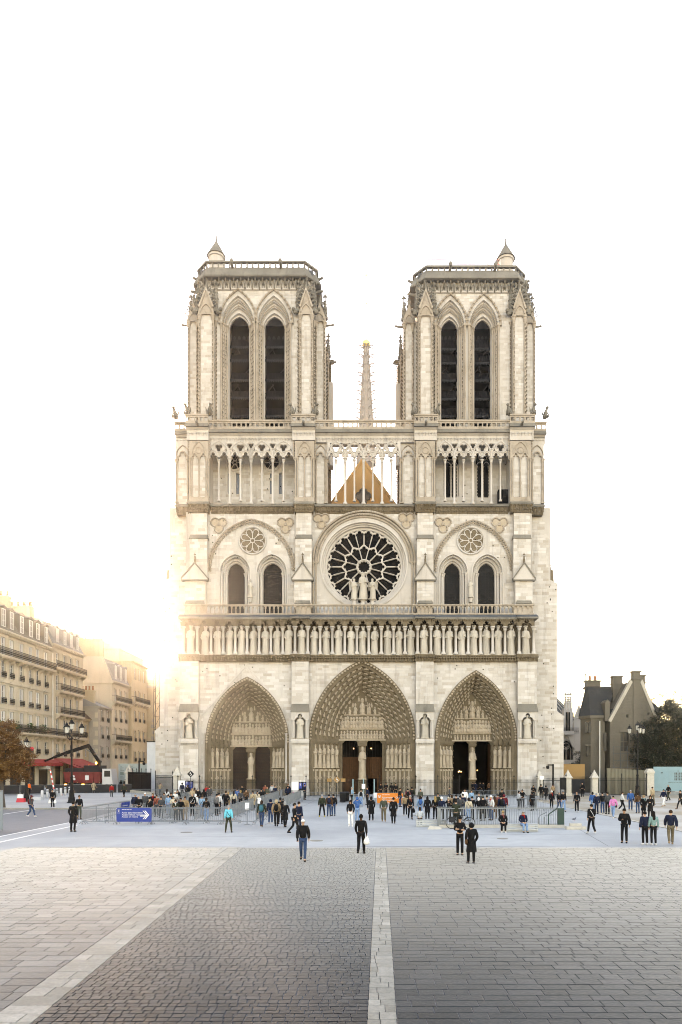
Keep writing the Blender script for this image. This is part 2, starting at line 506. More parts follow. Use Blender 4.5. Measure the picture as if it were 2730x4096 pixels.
    mb = MB(); nk = Vector(J['nek']); mb.tube([(nk.x+.085*math.cos(a), nk.y-.005+.085*math.sin(a), nk.z-.01) for a in [2*PI*k/10 for k in range(10)]], .035, 6, True)
    mb.tube([(nk.x+.03,nk.y-.10,nk.z-.03),(nk.x+.05,nk.y-.15,nk.z-.20)], [.035,.03], 6)
    m = mb.mesh('scarf'); m.shade_smooth(); m.materials.append(None); out['scarf'] = m
    c = Vector(J['che'])
    mb = MB(); mb.blob((c.x, c.y+.20, c.z-.10), .145,.095,.235, 10, 8); mb.blob((c.x, c.y+.275, c.z-.18), .10,.04,.10, 8, 5)
    for q in (-1,1): mb.tube([(q*.09,c.y+.13,c.z+.10),(q*.10,c.y+.02,c.z+.16),(q*.11,c.y-.12,c.z+.05),(q*.11,c.y-.02,c.z-.2)], .018, 5)
    m = mb.mesh('backpack'); m.shade_smooth(); m.materials.append(None); out['backpack'] = m
    p = Vector(J['pel'])
    mb = MB(); mb.blob((.23,.02,p.z+.0), .05,.15,.13, 8, 6); mb.tube([(.21,0,p.z+.1),(.17,-.02,p.z+.46),(.12,.03,p.z+.48)], .012, 5); mb.tube([(.21,.08,p.z+.1),(.18,.08,p.z+.4),(.14,.06,p.z+.47)], .012, 5)
    m = mb.mesh('shoulder_bag'); m.shade_smooth(); m.materials.append(None); out['bag'] = m
    for s, nm in (('L','bagL'),('R','bagR')):
        mb = MB(); a = Vector(J['wr'+s]); mb.lathe([(.02,0),(.06,-.10),(.12,-.22),(.13,-.34),(.09,-.40),(.02,-.41)], a.x, a.y-.02, 9, 1, .75, z0=a.z-.05)
        m = mb.mesh('carrier_bag'); m.shade_smooth(); m.materials.append(None); out[nm] = m
    mb = MB(); a = Vector(J['wrR'])+Vector(dirn(J['elR'],J['wrR'],.08)); mb.cbox((a.x,a.y-.02,a.z+.03), .075,.012,.15); m = mb.mesh('phone'); m.materials.append(None); out['phone'] = m
    mb = MB(); mb.blob((hd.x-.03,hd.y-.083,hd.z+.005), .017,.012,.011, 6, 4); mb.blob((hd.x+.03,hd.y-.083,hd.z+.005), .017,.012,.011, 6, 4); m = mb.mesh('eyes'); m.materials.append(None); out['eyes'] = m
    mb = MB(); mb.box(hd.x-.065,hd.x+.065,hd.y-.098,hd.y-.086,hd.z-.008,hd.z+.022); m = mb.mesh('sunglasses'); m.materials.append(None); out['glasses'] = m
    mb = MB(); mb.blob((hd.x,hd.y-.082,hd.z-.062), .026,.012,.008, 6, 4); m = mb.mesh('mouth'); m.materials.append(None); out['mouth'] = m
    mb = MB(); mb.blob((hd.x-.076,hd.y,hd.z-.01), .012,.018,.03, 5, 4); mb.blob((hd.x+.076,hd.y,hd.z-.01), .012,.018,.03, 5, 4); m = mb.mesh('ears'); m.shade_smooth(); m.materials.append(None); out['ears'] = m
    mb = MB(); mb.tube([(.11,-.115,p.z+.45),(-.02,-.16,p.z+.22),(-.17,-.06,p.z+.02)], .016, 5); mb.tube([(.11,.09,p.z+.46),(0,.135,p.z+.25),(-.17,.04,p.z+.02)], .016, 5); m = mb.mesh('strap'); m.materials.append(None); out['strap'] = m
    return out
POSES = {}
PJ = dict(
    stand = pose('stand'),
    relax = pose('relax', arms=((.24,.05,1.16),(.20,-.08,.93),(-.24,.05,1.15),(-.19,-.09,.94)), legs=((.12,-.03,.50),(.13,.0,.09),(-.10,0,.50),(-.09,.04,.09))),
    wide = pose('wide', legs=((.16,-.02,.50),(.20,.02,.09),(-.16,-.02,.50),(-.20,.02,.09))),
    walk = pose('walk', arms=((.24,.10,1.17),(.25,.04,.93),(-.24,-.08,1.17),(-.23,-.24,.97)), legs=((.09,-.16,.53),(.08,-.27,.12),(-.09,.02,.50),(-.08,.30,.16))),
    stride = pose('stride', arms=((.24,-.08,1.16),(.23,-.22,.96),(-.24,.12,1.16),(-.25,.10,.92)), legs=((.09,.04,.50),(.08,.34,.20),(-.09,-.18,.53),(-.09,-.30,.10))),
    phone = pose('phone', arms=((.24,.03,1.15),(.25,-.04,.91),(-.24,.0,1.15),(-.10,-.24,1.20))),
    photo = pose('photo', arms=((.26,-.12,1.28),(.08,-.30,1.56),(-.26,-.12,1.28),(-.08,-.30,1.56))),
    cross = pose('cross', arms=((.25,-.04,1.17),(-.06,-.20,1.20),(-.25,-.04,1.16),(.06,-.22,1.17))),
    pocket = pose('pocket', arms=((.27,.06,1.15),(.19,-.08,.98),(-.27,.06,1.15),(-.19,-.08,.98))),
    lean = pose('lean', arms=((.24,-.30,1.10),(.20,-.48,.98),(-.24,-.30,1.10),(-.20,-.48,.98)), lean=.32),
    sit = pose('sit', arms=((.23,-.02,.72),(.09,-.24,.62),(-.23,-.02,.72),(-.09,-.24,.62)), legs=((.10,-.42,.50),(.10,-.46,.09),(-.10,-.42,.50),(-.11,-.40,.09)), pel=.53),
)
for k_, J in PJ.items(): POSES[k_] = build_pose(k_, J)

TXT = {}
def text_mesh(body, size):
    cu = bpy.data.curves.new('lettering', 'FONT'); cu.body = body; cu.size = size; cu.extrude = .002
    t_ = bpy.data.objects.new('lettering', cu); COL.objects.link(t_)
    dg = bpy.context.evaluated_depsgraph_get(); dg.update()
    me = bpy.data.meshes.new_from_object(t_.evaluated_get(dg)); bpy.data.objects.remove(t_); bpy.data.curves.remove(cu)
    me.materials.clear(); me.name = 'lettering'
    return me
for b_, z_ in (('Accès sans réservation',.150),('Access without reservation',.142),('Acceso sin reserva',.142),('Accès sans réservation',.13),
               ('Réservation   QR Code',.24),('Reservation',.24),('Reserva',.22),('REBÂTIR NOTRE-DAME',.18)):
    TXT[(b_,z_)] = text_mesh(b_, z_)

# ================================================================== CATHEDRAL
rnd = random.Random(7)
plain('dark_glass', (0.005,0.005,0.006), rough=0.7, spec=0.05, noise=0.5, scale=5)
plain('leaded_glass', (0.016,0.016,0.017), rough=0.7, spec=0.06, noise=0.35, scale=9)
plain('slit_glass', (0.10,0.12,0.15), rough=0.4, spec=0.4, noise=0.3, scale=6)
plain('iron', (0.006,0.006,0.006), rough=0.6, spec=0.15)
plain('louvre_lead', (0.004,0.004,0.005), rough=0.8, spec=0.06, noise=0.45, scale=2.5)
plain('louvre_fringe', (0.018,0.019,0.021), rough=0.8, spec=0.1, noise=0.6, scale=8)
plain('dark_void', (0.002,0.002,0.002), rough=0.95, spec=0.0)  # black colour stands in for the unlit depth of openings
plain('door_wood', (0.045,0.019,0.007), rough=0.7, spec=0.1, noise=0.3, scale=4)
plain('door_iron', (0.020,0.012,0.009), rough=0.7, spec=0.12, noise=0.4, scale=9, bump=0.4)
plain('spire_lead', (0.24,0.215,0.195), rough=0.7, spec=0.1, noise=0.25, scale=3)  # haze over the far spire is put into this pale colour
plain('gilt', (0.75,0.52,0.16), rough=0.35, spec=0.5, metal=0.6)
emit('candle', (1.0, 0.62, 0.25), 1.2)

cath = empty('cathedral', (0, 100, 0), 0, 'pale limestone Gothic cathedral with two square bell towers and a rose window', 'cathedral')
CM = Matrix.Translation((0, -100, 0))
def cpart(mb, name, mat, parent=None, smooth=False):
    """a part of the cathedral: mesh in world metres, shifted so that it hangs under its parent"""
    o = mb.build(name, mat, parent or cath, smooth) if isinstance(mb, MB) else obj(name, mb, mat, parent or cath)
    if (parent or cath) is cath: o.location = (0, -100, 0)
    return o

# ---- ashlar: every dressed stone of the plain wall faces
BLOCKS = []
def inside(poly, x, z):
    c = False; n = len(poly); j = n-1
    for i in range(n):
        xi, zi = poly[i]; xj, zj = poly[j]
        if (zi > z) != (zj > z) and x < (xj-xi)*(z-zi)/(zj-zi)+xi: c = not c
        j = i
    return c
def ashlar(owner, x0, x1, z0, z1, y, holes=(), course=0.40, wmin=0.55, wmax=1.15):
    course *= .88; wmin *= .9; wmax *= .9
    z = z0
    while z < z1 - 0.08:
        h = course*rnd.uniform(0.85, 1.15)
        if z + h > z1 - 0.15: h = z1 - z
        x = x0
        x -= 0
        first = True
        while x < x1 - 0.05:
            wd = rnd.uniform(wmin, wmax)
            if first: wd *= rnd.uniform(0.4, 1.0); first = False
            if x + wd > x1 - 0.25: wd = x1 - x
            bad = False
            for hp in holes:
                for px_, pz_ in ((x,z),(x+wd,z),(x,z+h),(x+wd,z+h),(x+wd/2,z+h/2)):
                    if inside(hp, px_, pz_): bad = True; break
                if bad: break
            if not bad:
                t = rnd.random()
                t = 0.5 + (t-0.5)*0.6
                u = rnd.random()
                if u < 0.05: t = 1.0
                elif u < 0.09: t = 0.05
                BLOCKS.append((wd*h, owner, x, x+wd, z, z+h, y, rnd.uniform(0.006, 0.022), t))
            x += wd
        z += h

# ---- templates
def statue_tpl(seed, crown=True, halo=False, wide=1.0, wings=False):
    r = random.Random(seed)
    n = 16
    rings = [(0.0,.150,.120),(0.03,.158,.128),(0.16,.146,.115),(0.34,.132,.104),(0.48,.126,.098),(0.56,.134,.104),(0.66,.150,.112),(0.74,.152,.104),
             (0.79,.140,.088),(0.815,.098,.066),(0.835,.052,.050),(0.86,.050,.052),(0.885,.060,.062),(0.92,.066,.068),(0.955,.056,.058)]
    ph = r.uniform(0,6); k = r.choice([6,7,8]); sway = r.uniform(-.014,.014); lean = r.uniform(-.3,.3)
    vs = []; fs = []
    for z, a, b in rings:
        for i in range(n):
            t = 2*PI*i/n
            fold = (0.12*math.cos(k*t+ph+z*lean*6) + 0.05*math.cos(3*t+ph*2)) * (1 if z < .6 else max(0, 1-(z-.6)/.2))
            arm = 0
            if .5 < z < .72: arm = .18*max(0, -math.sin(t))*max(0, math.cos((z-.60)*14))
            q = (1+fold+arm)*wide if z < .80 else 1.0
            vs.append((a*q*math.cos(t)+sway*math.sin(z*5), b*q*math.sin(t), z))
    m_ = len(rings)
    for j in range(m_-1):
        for i in range(n): fs.append((j*n+i, j*n+(i+1)%n, (j+1)*n+(i+1)%n, (j+1)*n+i))
    fs.append(tuple(range((m_-1)*n, m_*n)))
    mb = MB(); mb.add(vs, fs)
    sx = sway*math.sin(.9*5)
    # beard and crown, forearm, attribute
    mb.blob((sx, -.052, .872), .036, .026, .04, 6, 4)
    mb.blob((sx, -.066, .905), .010, .014, .022, 5, 3)
    if crown:
        for i in range(8):
            a = 2*PI*i/8
            mb.bar((sx+.062*math.cos(a), .064*math.sin(a), .945), (sx+.072*math.cos(a), .074*math.sin(a), .998), .03, .012)
    else:
        mb.blob((sx, .012, .945), .066, .066, .05, 8, 4)
    s = r.choice([-1,1])
    mb.tube([(s*.13,-.03,.70),(s*.145,-.07,.60),(s*.05,-.13,.62+r.uniform(-.03,.05))], [.038,.036,.026], 6)
    mb.tube([(-s*.13,-.03,.70),(-s*.15,-.05,.58),(-s*.07,-.12,.52+r.uniform(-.04,.08))], [.038,.036,.026], 6)
    u = r.random()
    if u < .45: mb.tube([(s*.05,-.14,.50),(s*.07,-.145,.86)], [.010,.014], 5)
    elif u < .7: mb.cbox((s*.03,-.145,.63), .075, .03, .10)
    if halo: mb.prism(circle(sx, .905, .105, 12), .045, .062)
    if wings:
        for q in (-1,1):
            mb.prism([(q*.08,.80),(q*.20,.86),(q*.26,.74),(q*.22,.40),(q*.12,.52)][::q], .06, .10)
    mb.box(-.17,.17,-.15,.14,-.05,.0)
    return mb.v, mb.f
KINGS = [statue_tpl(i, True) for i in range(7)]
SAINTS = [statue_tpl(20+i, False, True) for i in range(6)]
def tpl_mesh(t, name, mat):
    me = bpy.data.meshes.new(name); me.from_pydata(t[0], [], t[1]); me.shade_smooth()
    me.materials.append(M[mat]); return me
KING_ME = [tpl_mesh(t, 'king_statue', 'statue_stone') for t in KINGS]
SAINT_ME = [tpl_mesh(t, 'jamb_statue', 'figure_stone') for t in SAINTS]
ANGEL_ME = tpl_mesh(statue_tpl(41, False, False, wings=True), 'angel_statue', 'statue_stone')
PLAIN_ME = [tpl_mesh(statue_tpl(50+i, i % 2 == 0, False), 'niche_statue', 'statue_stone') for i in range(5)]
def place(name, me, parent, x, y, z, h, rz=0.0, sx=1.0):
    o = obj(name, me, None, parent)
    o.location = (x, y, z) ; o.scale = (h*sx, h*sx, h); o.rotation_euler = (0,0,rz)
    return o
_f = MB()
_f.lathe([(.20,0),(.24,.12),(.20,.34),(.22,.50),(.14,.62),(.08,.68),(.14,.76),(.15,.86),(.07,.97)], 0, 0, 7)
_f.blob((.14,-.16,.38), .10,.12,.09, 5, 3); _f.blob((-.14,-.16,.42), .10,.12,.09, 5, 3)
_f.box(-.26,.26,-.12,.2,-.06,.0)
FIG = (_f.v, _f.f)
_c = MB()
_c.tube([(0,0,0),(0,-.5,.15),(0,-.95,.55),(0,-.75,.95)], [.22,.20,.20,.28], 5)
_c.blob((0,-.70,.92), .38,.34,.30, 5, 3)
CROCKET = (_c.v, _c.f)
_l = MB()
_l.blob((0,-.25,.78), .42,.30,.22, 5, 3); _l.tube([(0,0,0),(0,-.10,.45),(0,-.28,.8)], [.16,.18,.12], 5)
LEAF = (_l.v, _l.f)
_p = MB()
_p.lathe([(.42,0),(.42,.25),(.30,.28),(.30,.9),(.36,.95),(.22,1.1),(.13,1.6),(.07,2.0)], 0, 0, 8)
_p.tube([(-.34,0,2.0),(-.12,0,2.12),(.12,0,2.12),(.34,0,2.0)], .09, 5); _p.tube([(0,-.34,2.0),(0,0,2.14),(0,.34,2.0)], .09, 5)
_p.lathe([(.10,1.95),(.14,2.2),(.05,2.45)], 0, 0, 6)
for a in range(4):
    for zz in (1.15,1.4,1.65):
        q = (.22-(zz-1.1)*.12)
        _p.blob((q*math.cos(a*PI/2), q*math.sin(a*PI/2), zz), .10,.10,.09, 4, 3)
PINN = (_p.v, _p.f)
def T(x, y, z, s=1.0, rz=0.0, sz=None, ry=0.0):
    sz = s if sz is None else sz
    return Matrix.Translation((x,y,z)) @ Matrix.Rotation(ry,4,'Y') @ Matrix.Rotation(rz,4,'Z') @ Matrix.Diagonal((s,s,sz,1))

def column(mb, x, y, z0, z1, r, cap=None, n=8):
    cap = cap or r*3.2
    mb.lathe([(r*1.9,0),(r*1.9,r*1.2),(r*1.5,r*1.5),(r*1.6,r*2.1),(r,r*2.6),(r*.96,z1-z0-cap),(r*1.25,z1-z0-cap*.96),(r*1.15,z1-z0-cap*.85),
              (r*1.75,z1-z0-cap*.22),(r*2.1,z1-z0-cap*.2),(r*2.1,z1-z0)], x, y, n, z0=z0)
def trefoil_head(cx, zs, a, n=4):
    """polyline of a trefoiled arch head from left foot to right foot"""
    p = []
    r1 = .52*a; c1 = (cx-.48*a, zs)
    for i in range(n+1):
        t = PI + (R(62)-PI)*i/n
        p.append((c1[0]+r1*math.cos(t), c1[1]+r1*math.sin(t)))
    r2 = .46*a; c2 = (cx, zs+.82*a)
    L = []
    for i in range(n+2):
        t = R(212) + (R(90)-R(212))*i/(n+1)
        L.append((c2[0]+r2*math.cos(t), c2[1]+r2*math.sin(t)))
    p += L
    return p + [(2*cx-x, z) for x, z in reversed(p[:-1])]
def notched(x0, x1, z0, z1, heads):
    """rectangle whose lower edge is cut by arch heads (left to right)"""
    p = [(x0, z0)]
    for h in heads: p += h
    p += [(x1, z0), (x1, z1), (x0, z1)]
    q = [p[0]]
    for a in p[1:]:
        if abs(a[0]-q[-1][0]) + abs(a[1]-q[-1][1]) > 1e-4: q.append(a)
    return q
def leaf_band(mb, x0, x1, y, z0, z1, step=0.42, tpl=None, sc=None):
    n = max(1, int((x1-x0)/step)); h = z1-z0
    for i in range(n):
        x = x0 + (i+.5)*(x1-x0)/n
        mb.put(tpl or LEAF, T(x, y, z0, (sc or h)*rnd.uniform(.9,1.1), rnd.uniform(-.2,.2), sz=h))
def band(mb, fp, prof):
    """closed moulding round a footprint (counter-clockwise XY), profile [(outward offset, z)]"""
    n = len(fp); nor = []
    for i in range(n):
        a = Vector(fp[i-1]); b = Vector(fp[i]); c = Vector(fp[(i+1)%n])
        e1 = (b-a).normalized(); e2 = (c-b).normalized()
        n1 = Vector((e1.y,-e1.x)); n2 = Vector((e2.y,-e2.x))
        m_ = (n1+n2); m_ = m_/max(m_.dot(n1), .3)
        nor.append(m_)
    rings = [[(fp[i][0]+nor[i].x*o_, fp[i][1]+nor[i].y*o_, z) for i in range(n)] for o_, z in prof]
    mb.loft(rings, True)
    mb.add(rings[-1], [tuple(range(n))])
    mb.add(rings[0], [tuple(range(n-1,-1,-1))])

# ---- planes (distance from the camera)
dB, dW, dF = 90.0, 90.7, 93.2
ZG = 0.0
z_fr0, z_fr1 = Z(2645,dB), Z(2622,dB)          # frieze under the kings
BUT = [(720,794),(1167,1236),(1665,1736),(2073,2149)]
BAY = [(794,1167),(1236,1665),(1736,2073)]

# ---- core volumes behind the faces
core = MB()
xl, xr = X(640,dF), X(2238,dF)
core.box(X(660,dF)+.3, X(2220,dF)-.3, 98.5, 106, 0, Z(2020,dF))
core.box(X(660,dF)+.3, X(2220,dF)-.3, 94.2, 98.5, Z(2620,dB), Z(2020,dF))
cpart(core, 'tower_base', 'limestone')

# ---- portals
PORT = [  # cx, half out, spring row, apex row, half in, apex in row, orders, statues each side, lintel row, door half, trumeau half
    dict(cx=990, ao=163, sp=2968, ap=2713, ai=88, api=2800, n=5, ns=4, lint=2985, dh=78, tr=15, tym=2933, doors='iron'),
    dict(cx=1450, ao=209, sp=2955, ap=2645, ai=97, api=2758, n=6, ns=6, lint=2959, dh=83, tr=15, tym=2912, doors='wood'),
    dict(cx=1905, ao=160, sp=2960, ap=2687, ai=83, api=2768, n=5, ns=4, lint=2962, dh=80, tr=12, tym=2930, doors='open')]
lower = MB()
holes_lower = []
DEEP = 3.6
for (b0,b1), P in zip(BAY, PORT):
    s0 = dW/FPX
    cx = X(P['cx'], dW); a = P['ao']*s0; zs = Z(P['sp'],dW); h = (P['sp']-P['ap'])*s0
    hole = [(cx-a, ZG)] + arch_pts(cx, zs, a, h, 16) + [(cx+a, ZG)]
    holes_lower.append(hole)
    lower.prism([(X(b0,dB)-.05, ZG)] + hole + [(X(b1,dB)+.05, ZG), (X(b1,dB)+.05, z_fr0), (X(b0,dB)-.05, z_fr0)], dW, dW+.6)
lower_wall = cpart(lower, 'lower_wall', 'limestone')
for (b0,b1), hp in zip(BAY, holes_lower):
    ashlar(lower_wall, X(b0,dB), X(b1,dB), ZG, z_fr0-.05, dW, [hp], .43, .6, 1.3)

def portal(P, idx):
    yo, yi = dW, dW+DEEP
    N = P['n']; rings = []
    figs = MB(); foliage = MB()
    zs = Z(P['sp'], dW); cx = X(P['cx'], dW)
    def ring(a_px, ap_px, y, dn=0.0):
        s = dW/FPX
        a = a_px*s; h = (P['sp']-ap_px)*s
        p = arch_pts(cx, zs, a, h, 14)
        return [(cx-a, y, ZG)] + [(x, y, z) for x, z in p] + [(cx+a, y, ZG)]
    fr = .13     # outer foliage band then the orders
    a0 = P['ao']; ap0 = P['ap']
    rings.append(ring(a0+5, ap0-6, yo-.16)); rings.append(ring(a0-2, ap0+3, yo-.20)); rings.append(ring(a0-7, ap0+8, yo+.02)); rings.append(ring(a0-14, ap0+15, yo+.10))
    A0, AP0 = a0-14, ap0+15
    for k in range(N):
        f0, f1 = k/N, (k+1)/N
        la = lambda f: A0+(P['ai']-A0)*f
        lp = lambda f: AP0+(P['api']-AP0)*f
        ly = lambda f: yo+.12+(yi-.5-yo-.12)*f
        e = f1-f0
        rings.append(ring(la(f0), lp(f0), ly(f0)))
        rings.append(ring(la(f0+.22*e), lp(f0+.22*e), ly(f0)))
        rings.append(ring(la(f0+.30*e), lp(f0+.30*e), ly(f0+.80*e)))
        rings.append(ring(la(f0+.62*e), lp(f0+.62*e), ly(f0+1.0*e)))
        # figures along the order
        s = dW/FPX
        fm = f0+.50*e
        a = la(fm)*s; h = (P['sp']-lp(fm))*s
        path = arch_pts(cx, zs, a, h, 40)
        size = e*(A0-P['ai'])*s*1.05
        acc = 0; last = path[0]; stepd = size*1.15
        for q in path[1:]:
            dl = math.hypot(q[0]-last[0], q[1]-last[1]); acc += dl
            if acc >= stepd and abs(q[0]-cx) > size*.35:
                acc = 0
                ang = math.atan2(q[0]-last[0], q[1]-last[1])
                if q[0] > cx: ang += PI
                M4 = Matrix.Translation((q[0], ly(f0+.62*e)-rnd.uniform(0,.06), q[1])) @ Matrix.Rotation(ang*.9+rnd.uniform(-.22,.22),4,'Y') @ Matrix.Rotation(rnd.uniform(-.9,.9),4,'Z') @ Matrix.Translation((0,0,-size*.5)) @ Matrix.Diagonal((size*1.15,size*1.0,size*1.02,1))
                figs.put(FIG, M4)
            last = q
    s = dW/FPX
    path = arch_pts(cx, zs, (a0-2)*s, (P['sp']-ap0-3)*s, 60)
    for i, q in enumerate(path):
        if i % 2 == 0: foliage.blob((q[0]+rnd.uniform(-.05,.05), yo-.18, q[1]), .17,.12,.15, 5, 3)
    rings.append(ring(P['ai'], P['api'], yi-.5)); rings.append(ring(P['ai'], P['api'], yi+.1))
    mb = MB(); mb.loft(rings)
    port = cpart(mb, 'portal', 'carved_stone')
    fo = cpart(figs, 'archivolt_figures', 'figure_stone', port); tag(fo, kind='stuff')
    fo = cpart(foliage, 'foliage_moulding', 'figure_stone', port); tag(fo, kind='stuff')
    # tympanum
    si = s
    ai = P['ai']*si
    zl = Z(P['lint'], dW)
    ty = MB()
    hi = (P['sp']-P['api'])*si
    head = arch_pts(cx, zs, ai+.02, hi+.02, 14)
    ty.prism([(cx-ai-.02, min(zl, zs))] + head + [(cx+ai+.02, min(zl, zs))], yi-.35, yi)
    tymp = cpart(ty, 'tympanum', 'carved_stone', port)
    # registers
    zt = Z(P['tym'], dW); ztop = zs+hi
    ztt = zt
    rel = MB()
    rel.box(cx-ai-.02, cx+ai+.02, yi-.46, yi-.33, zl-.02, zl+.16)
    rel.box(cx-ai-.02, cx+ai+.02, yi-.46, yi-.33, zt-.08, zt+.10)
    mid = zt + (ztop-zt)*.38
    aw = ai*.86
    rel.box(cx-aw, cx+aw, yi-.44, yi-.33, mid-.07, mid+.07)
    def row(z0, z1, w_, n, seedsc=1.0):
        hh = z1-z0
        for i in range(n):
            x = cx - w_ + (i+.5)*2*w_/n
            rel.put(FIG, T(x+rnd.uniform(-.05,.05), yi-.36, z0, hh*.8*seedsc, rnd.uniform(-.5,.5), sz=hh*rnd.uniform(.86,1.0)))
    row(zl+.2, zt-.1, ai*.95, 15 if idx == 1 else 12, 1.0)
    row(zt+.12, mid-.08, ai*.92, 15 if idx == 1 else 12)
    # the top: seated figure between kneeling ones
    hh = (ztop-mid)
    rel.put(FIG, T(cx, yi-.40, mid+.1, hh*.55, 0, sz=hh*.72))
    rel.put(FIG, T(cx-ai*.30, yi-.36, mid+.08, hh*.36, .4, sz=hh*.50)); rel.put(FIG, T(cx+ai*.30, yi-.36, mid+.08, hh*.36, -.4, sz=hh*.50))
    rel.put(FIG, T(cx-ai*.54, yi-.36, mid+.08, hh*.26, .6, sz=hh*.34)); rel.put(FIG, T(cx+ai*.54, yi-.36, mid+.08, hh*.26, -.6, sz=hh*.34))
    for q in (-1,1): rel.put(FIG, T(cx+q*ai*.74, yi-.36, mid+.08, hh*.20, -q*.6, sz=hh*.22)); rel.put(FIG, T(cx+q*ai*.15, yi-.36, mid+hh*.60, hh*.18, 0, sz=hh*.22)); rel.put(FIG, T(cx+q*ai*.40, yi-.34, mid+hh*.34, hh*.18, 0, sz=hh*.2))
    if idx == 2:
        rel.sweep(arch_pts(cx, mid+.1, .75, hh*.55, 8), [(0,yi-.5),(.10,yi-.5),(.10,yi-.34)])
    if idx == 1:
        rel.box(cx+.62, cx+.72, yi-.62, yi-.52, mid+.1, mid+hh*.55); rel.box(cx+.42, cx+.92, yi-.63, yi-.53, mid+hh*.38, mid+hh*.38+.10)
    ro = cpart(rel, 'relief', 'figure_stone', port); tag(ro, kind='stuff')
    # jamb pillars, trumeau, doors
    dh = P['dh']*si; tr = P['tr']*si
    jb = MB()
    for q in (-1,1):
        jb.box(min(cx+q*dh, cx+q*(ai+.1)), max(cx+q*dh, cx+q*(ai+.1)), yi-.30, yi+.5, ZG, zl-.02)
        for z in [zl-.9-i*.85 for i in range(6)]:
            xx = cx+q*(dh+ai)/2
            jb.sweep(arch_pts(xx, z+.35, .17, .24, 4), [(0,yi-.37),(.06,yi-.37),(.06,yi-.30)])
            jb.put(FIG, T(xx, yi-.31, z-.15, .42, 0, sz=.6))
        # moulded corbel at the door head
        jb.prism([(cx+q*dh, zl-.02),(cx+q*(dh-.34), zl-.02),(cx+q*(dh-.26), zl-.16),(cx+q*dh, zl-.42)][::q], yi-.25, yi+.3)
        jb.prism([(cx+q*tr, zl-.02),(cx+q*(tr+.34), zl-.02),(cx+q*(tr+.26), zl-.16),(cx+q*tr, zl-.42)][::-q], yi-.25, yi+.3)
    cpart(jb, 'door_jamb', 'carved_stone', port)
    tm = MB(); tm.box(cx-tr, cx+tr, yi-.45, yi+.4, ZG, zl-.02)
    tm.frustum(cx-tr*1.25,cx+tr*1.25,yi-.8,yi-.3,ZG, cx-tr*1.1,cx+tr*1.1,yi-.75,yi-.3,ZG+1.9)
    tm.box(cx-tr*1.3, cx+tr*1.3, yi-.95, yi-.3, ZG+1.9, ZG+2.15)
    for i in range(3): tm.put(FIG, T(cx-tr*.7+i*tr*.7, yi-.80, ZG+.9, .42, 0, sz=.9))
    tm.frustum(cx-tr*1.2,cx+tr*1.2,yi-.95,yi-.3,zl-.75, cx-tr*1.35,cx+tr*1.35,yi-1.05,yi-.3,zl-.35)
    cpart(tm, 'trumeau', 'carved_stone', port)
    place('trumeau_statue', SAINT_ME[idx+1], port, cx, yi-.68, ZG+2.2, (zl-.8-ZG-2.2)*1.0, 0, .72)
    for q in (-1,1):
        x0, x1 = sorted((cx+q*tr, cx+q*dh))
        if P['doors'] == 'iron':
            d_ = MB(); d_.box(x0, x1, yi+.05, yi+.22, ZG, zl-.02)
            dd = cpart(d_, 'door', 'door_iron', port)
            st = MB()
            for i in range(5):
                z = ZG+.35+i*1.28
                st.box(x0+.05, x1-.05, yi+.01, yi+.05, z, z+.10)
                for c in range(6):
                    cxx = x0+.22+c*(x1-x0-.44)/5
                    for zz in (z+.38, z+.82):
                        st.tube([(cxx+.13*math.cos(a)*(1-a/14), yi+.03, zz+.16*math.sin(a)*(1-a/14)) for a in [j*.9 for j in range(9)]], .018, 3)
            cpart(st, 'ironwork', 'iron', dd)
        elif P['doors'] == 'wood':
            ztop_door = ZG + (zl-ZG)*.66
            d_ = MB()
            npk = 9
            for i in range(npk):
                xa = x0+(x1-x0)*i/npk; xb = x0+(x1-x0)*(i+1)/npk
                lo = ZG+2.15 if (q == 1 and i < npk*.62 and i >= 0) else ZG
                d_.box(xa+.012, xb-.012, yi+.30+.015*(i % 2), yi+.42, lo, ztop_door)
            d_.box(x0, x1, yi+.26, yi+.44, ztop_door, ztop_door+.22)
            d_.box(x0, x1, yi+.24, yi+.40, ZG+2.15, ZG+2.32)
            dd = cpart(d_, 'door', 'door_wood', port)
            g = MB()
            for i in range(6):
                xa = x0+(x1-x0)*(i+.5)/6
                g.box(xa-.03, xa+.03, yi+.9, yi+.96, ztop_door+.2, zl)
            cpart(g, 'inner_grille', 'iron', dd)
        else:
            d_ = MB()     # leaf folded back into the porch
            xq = x0 if q == -1 else x1
            d_.box(xq-.06, xq+.06, yi+.35, yi+2.2, ZG, zl-.3)
            cpart(d_, 'door', 'door_wood', port)
    # dark porch behind the doors
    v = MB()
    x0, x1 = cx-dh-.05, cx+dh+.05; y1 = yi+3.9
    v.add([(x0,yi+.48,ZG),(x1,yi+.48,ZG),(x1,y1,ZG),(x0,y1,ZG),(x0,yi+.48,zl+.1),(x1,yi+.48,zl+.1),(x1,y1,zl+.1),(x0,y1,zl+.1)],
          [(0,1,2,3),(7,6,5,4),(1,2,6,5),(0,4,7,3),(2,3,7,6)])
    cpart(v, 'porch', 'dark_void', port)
    if P['doors'] != 'iron':
        spots = [(-.55,.42),(-.48,.43),(-.41,.42)] + [(.25,.47),(.31,.46),(.45,.45)] if idx == 2 else [(-.45,.86),(.45,.86)]
        for fx, fz in spots:
            cn = MB(); cn.blob((cx+fx*dh, yi+2.6, ZG+zl*fz), .06,.06,.09, 6, 4); cpart(cn, 'candle', 'candle', port)
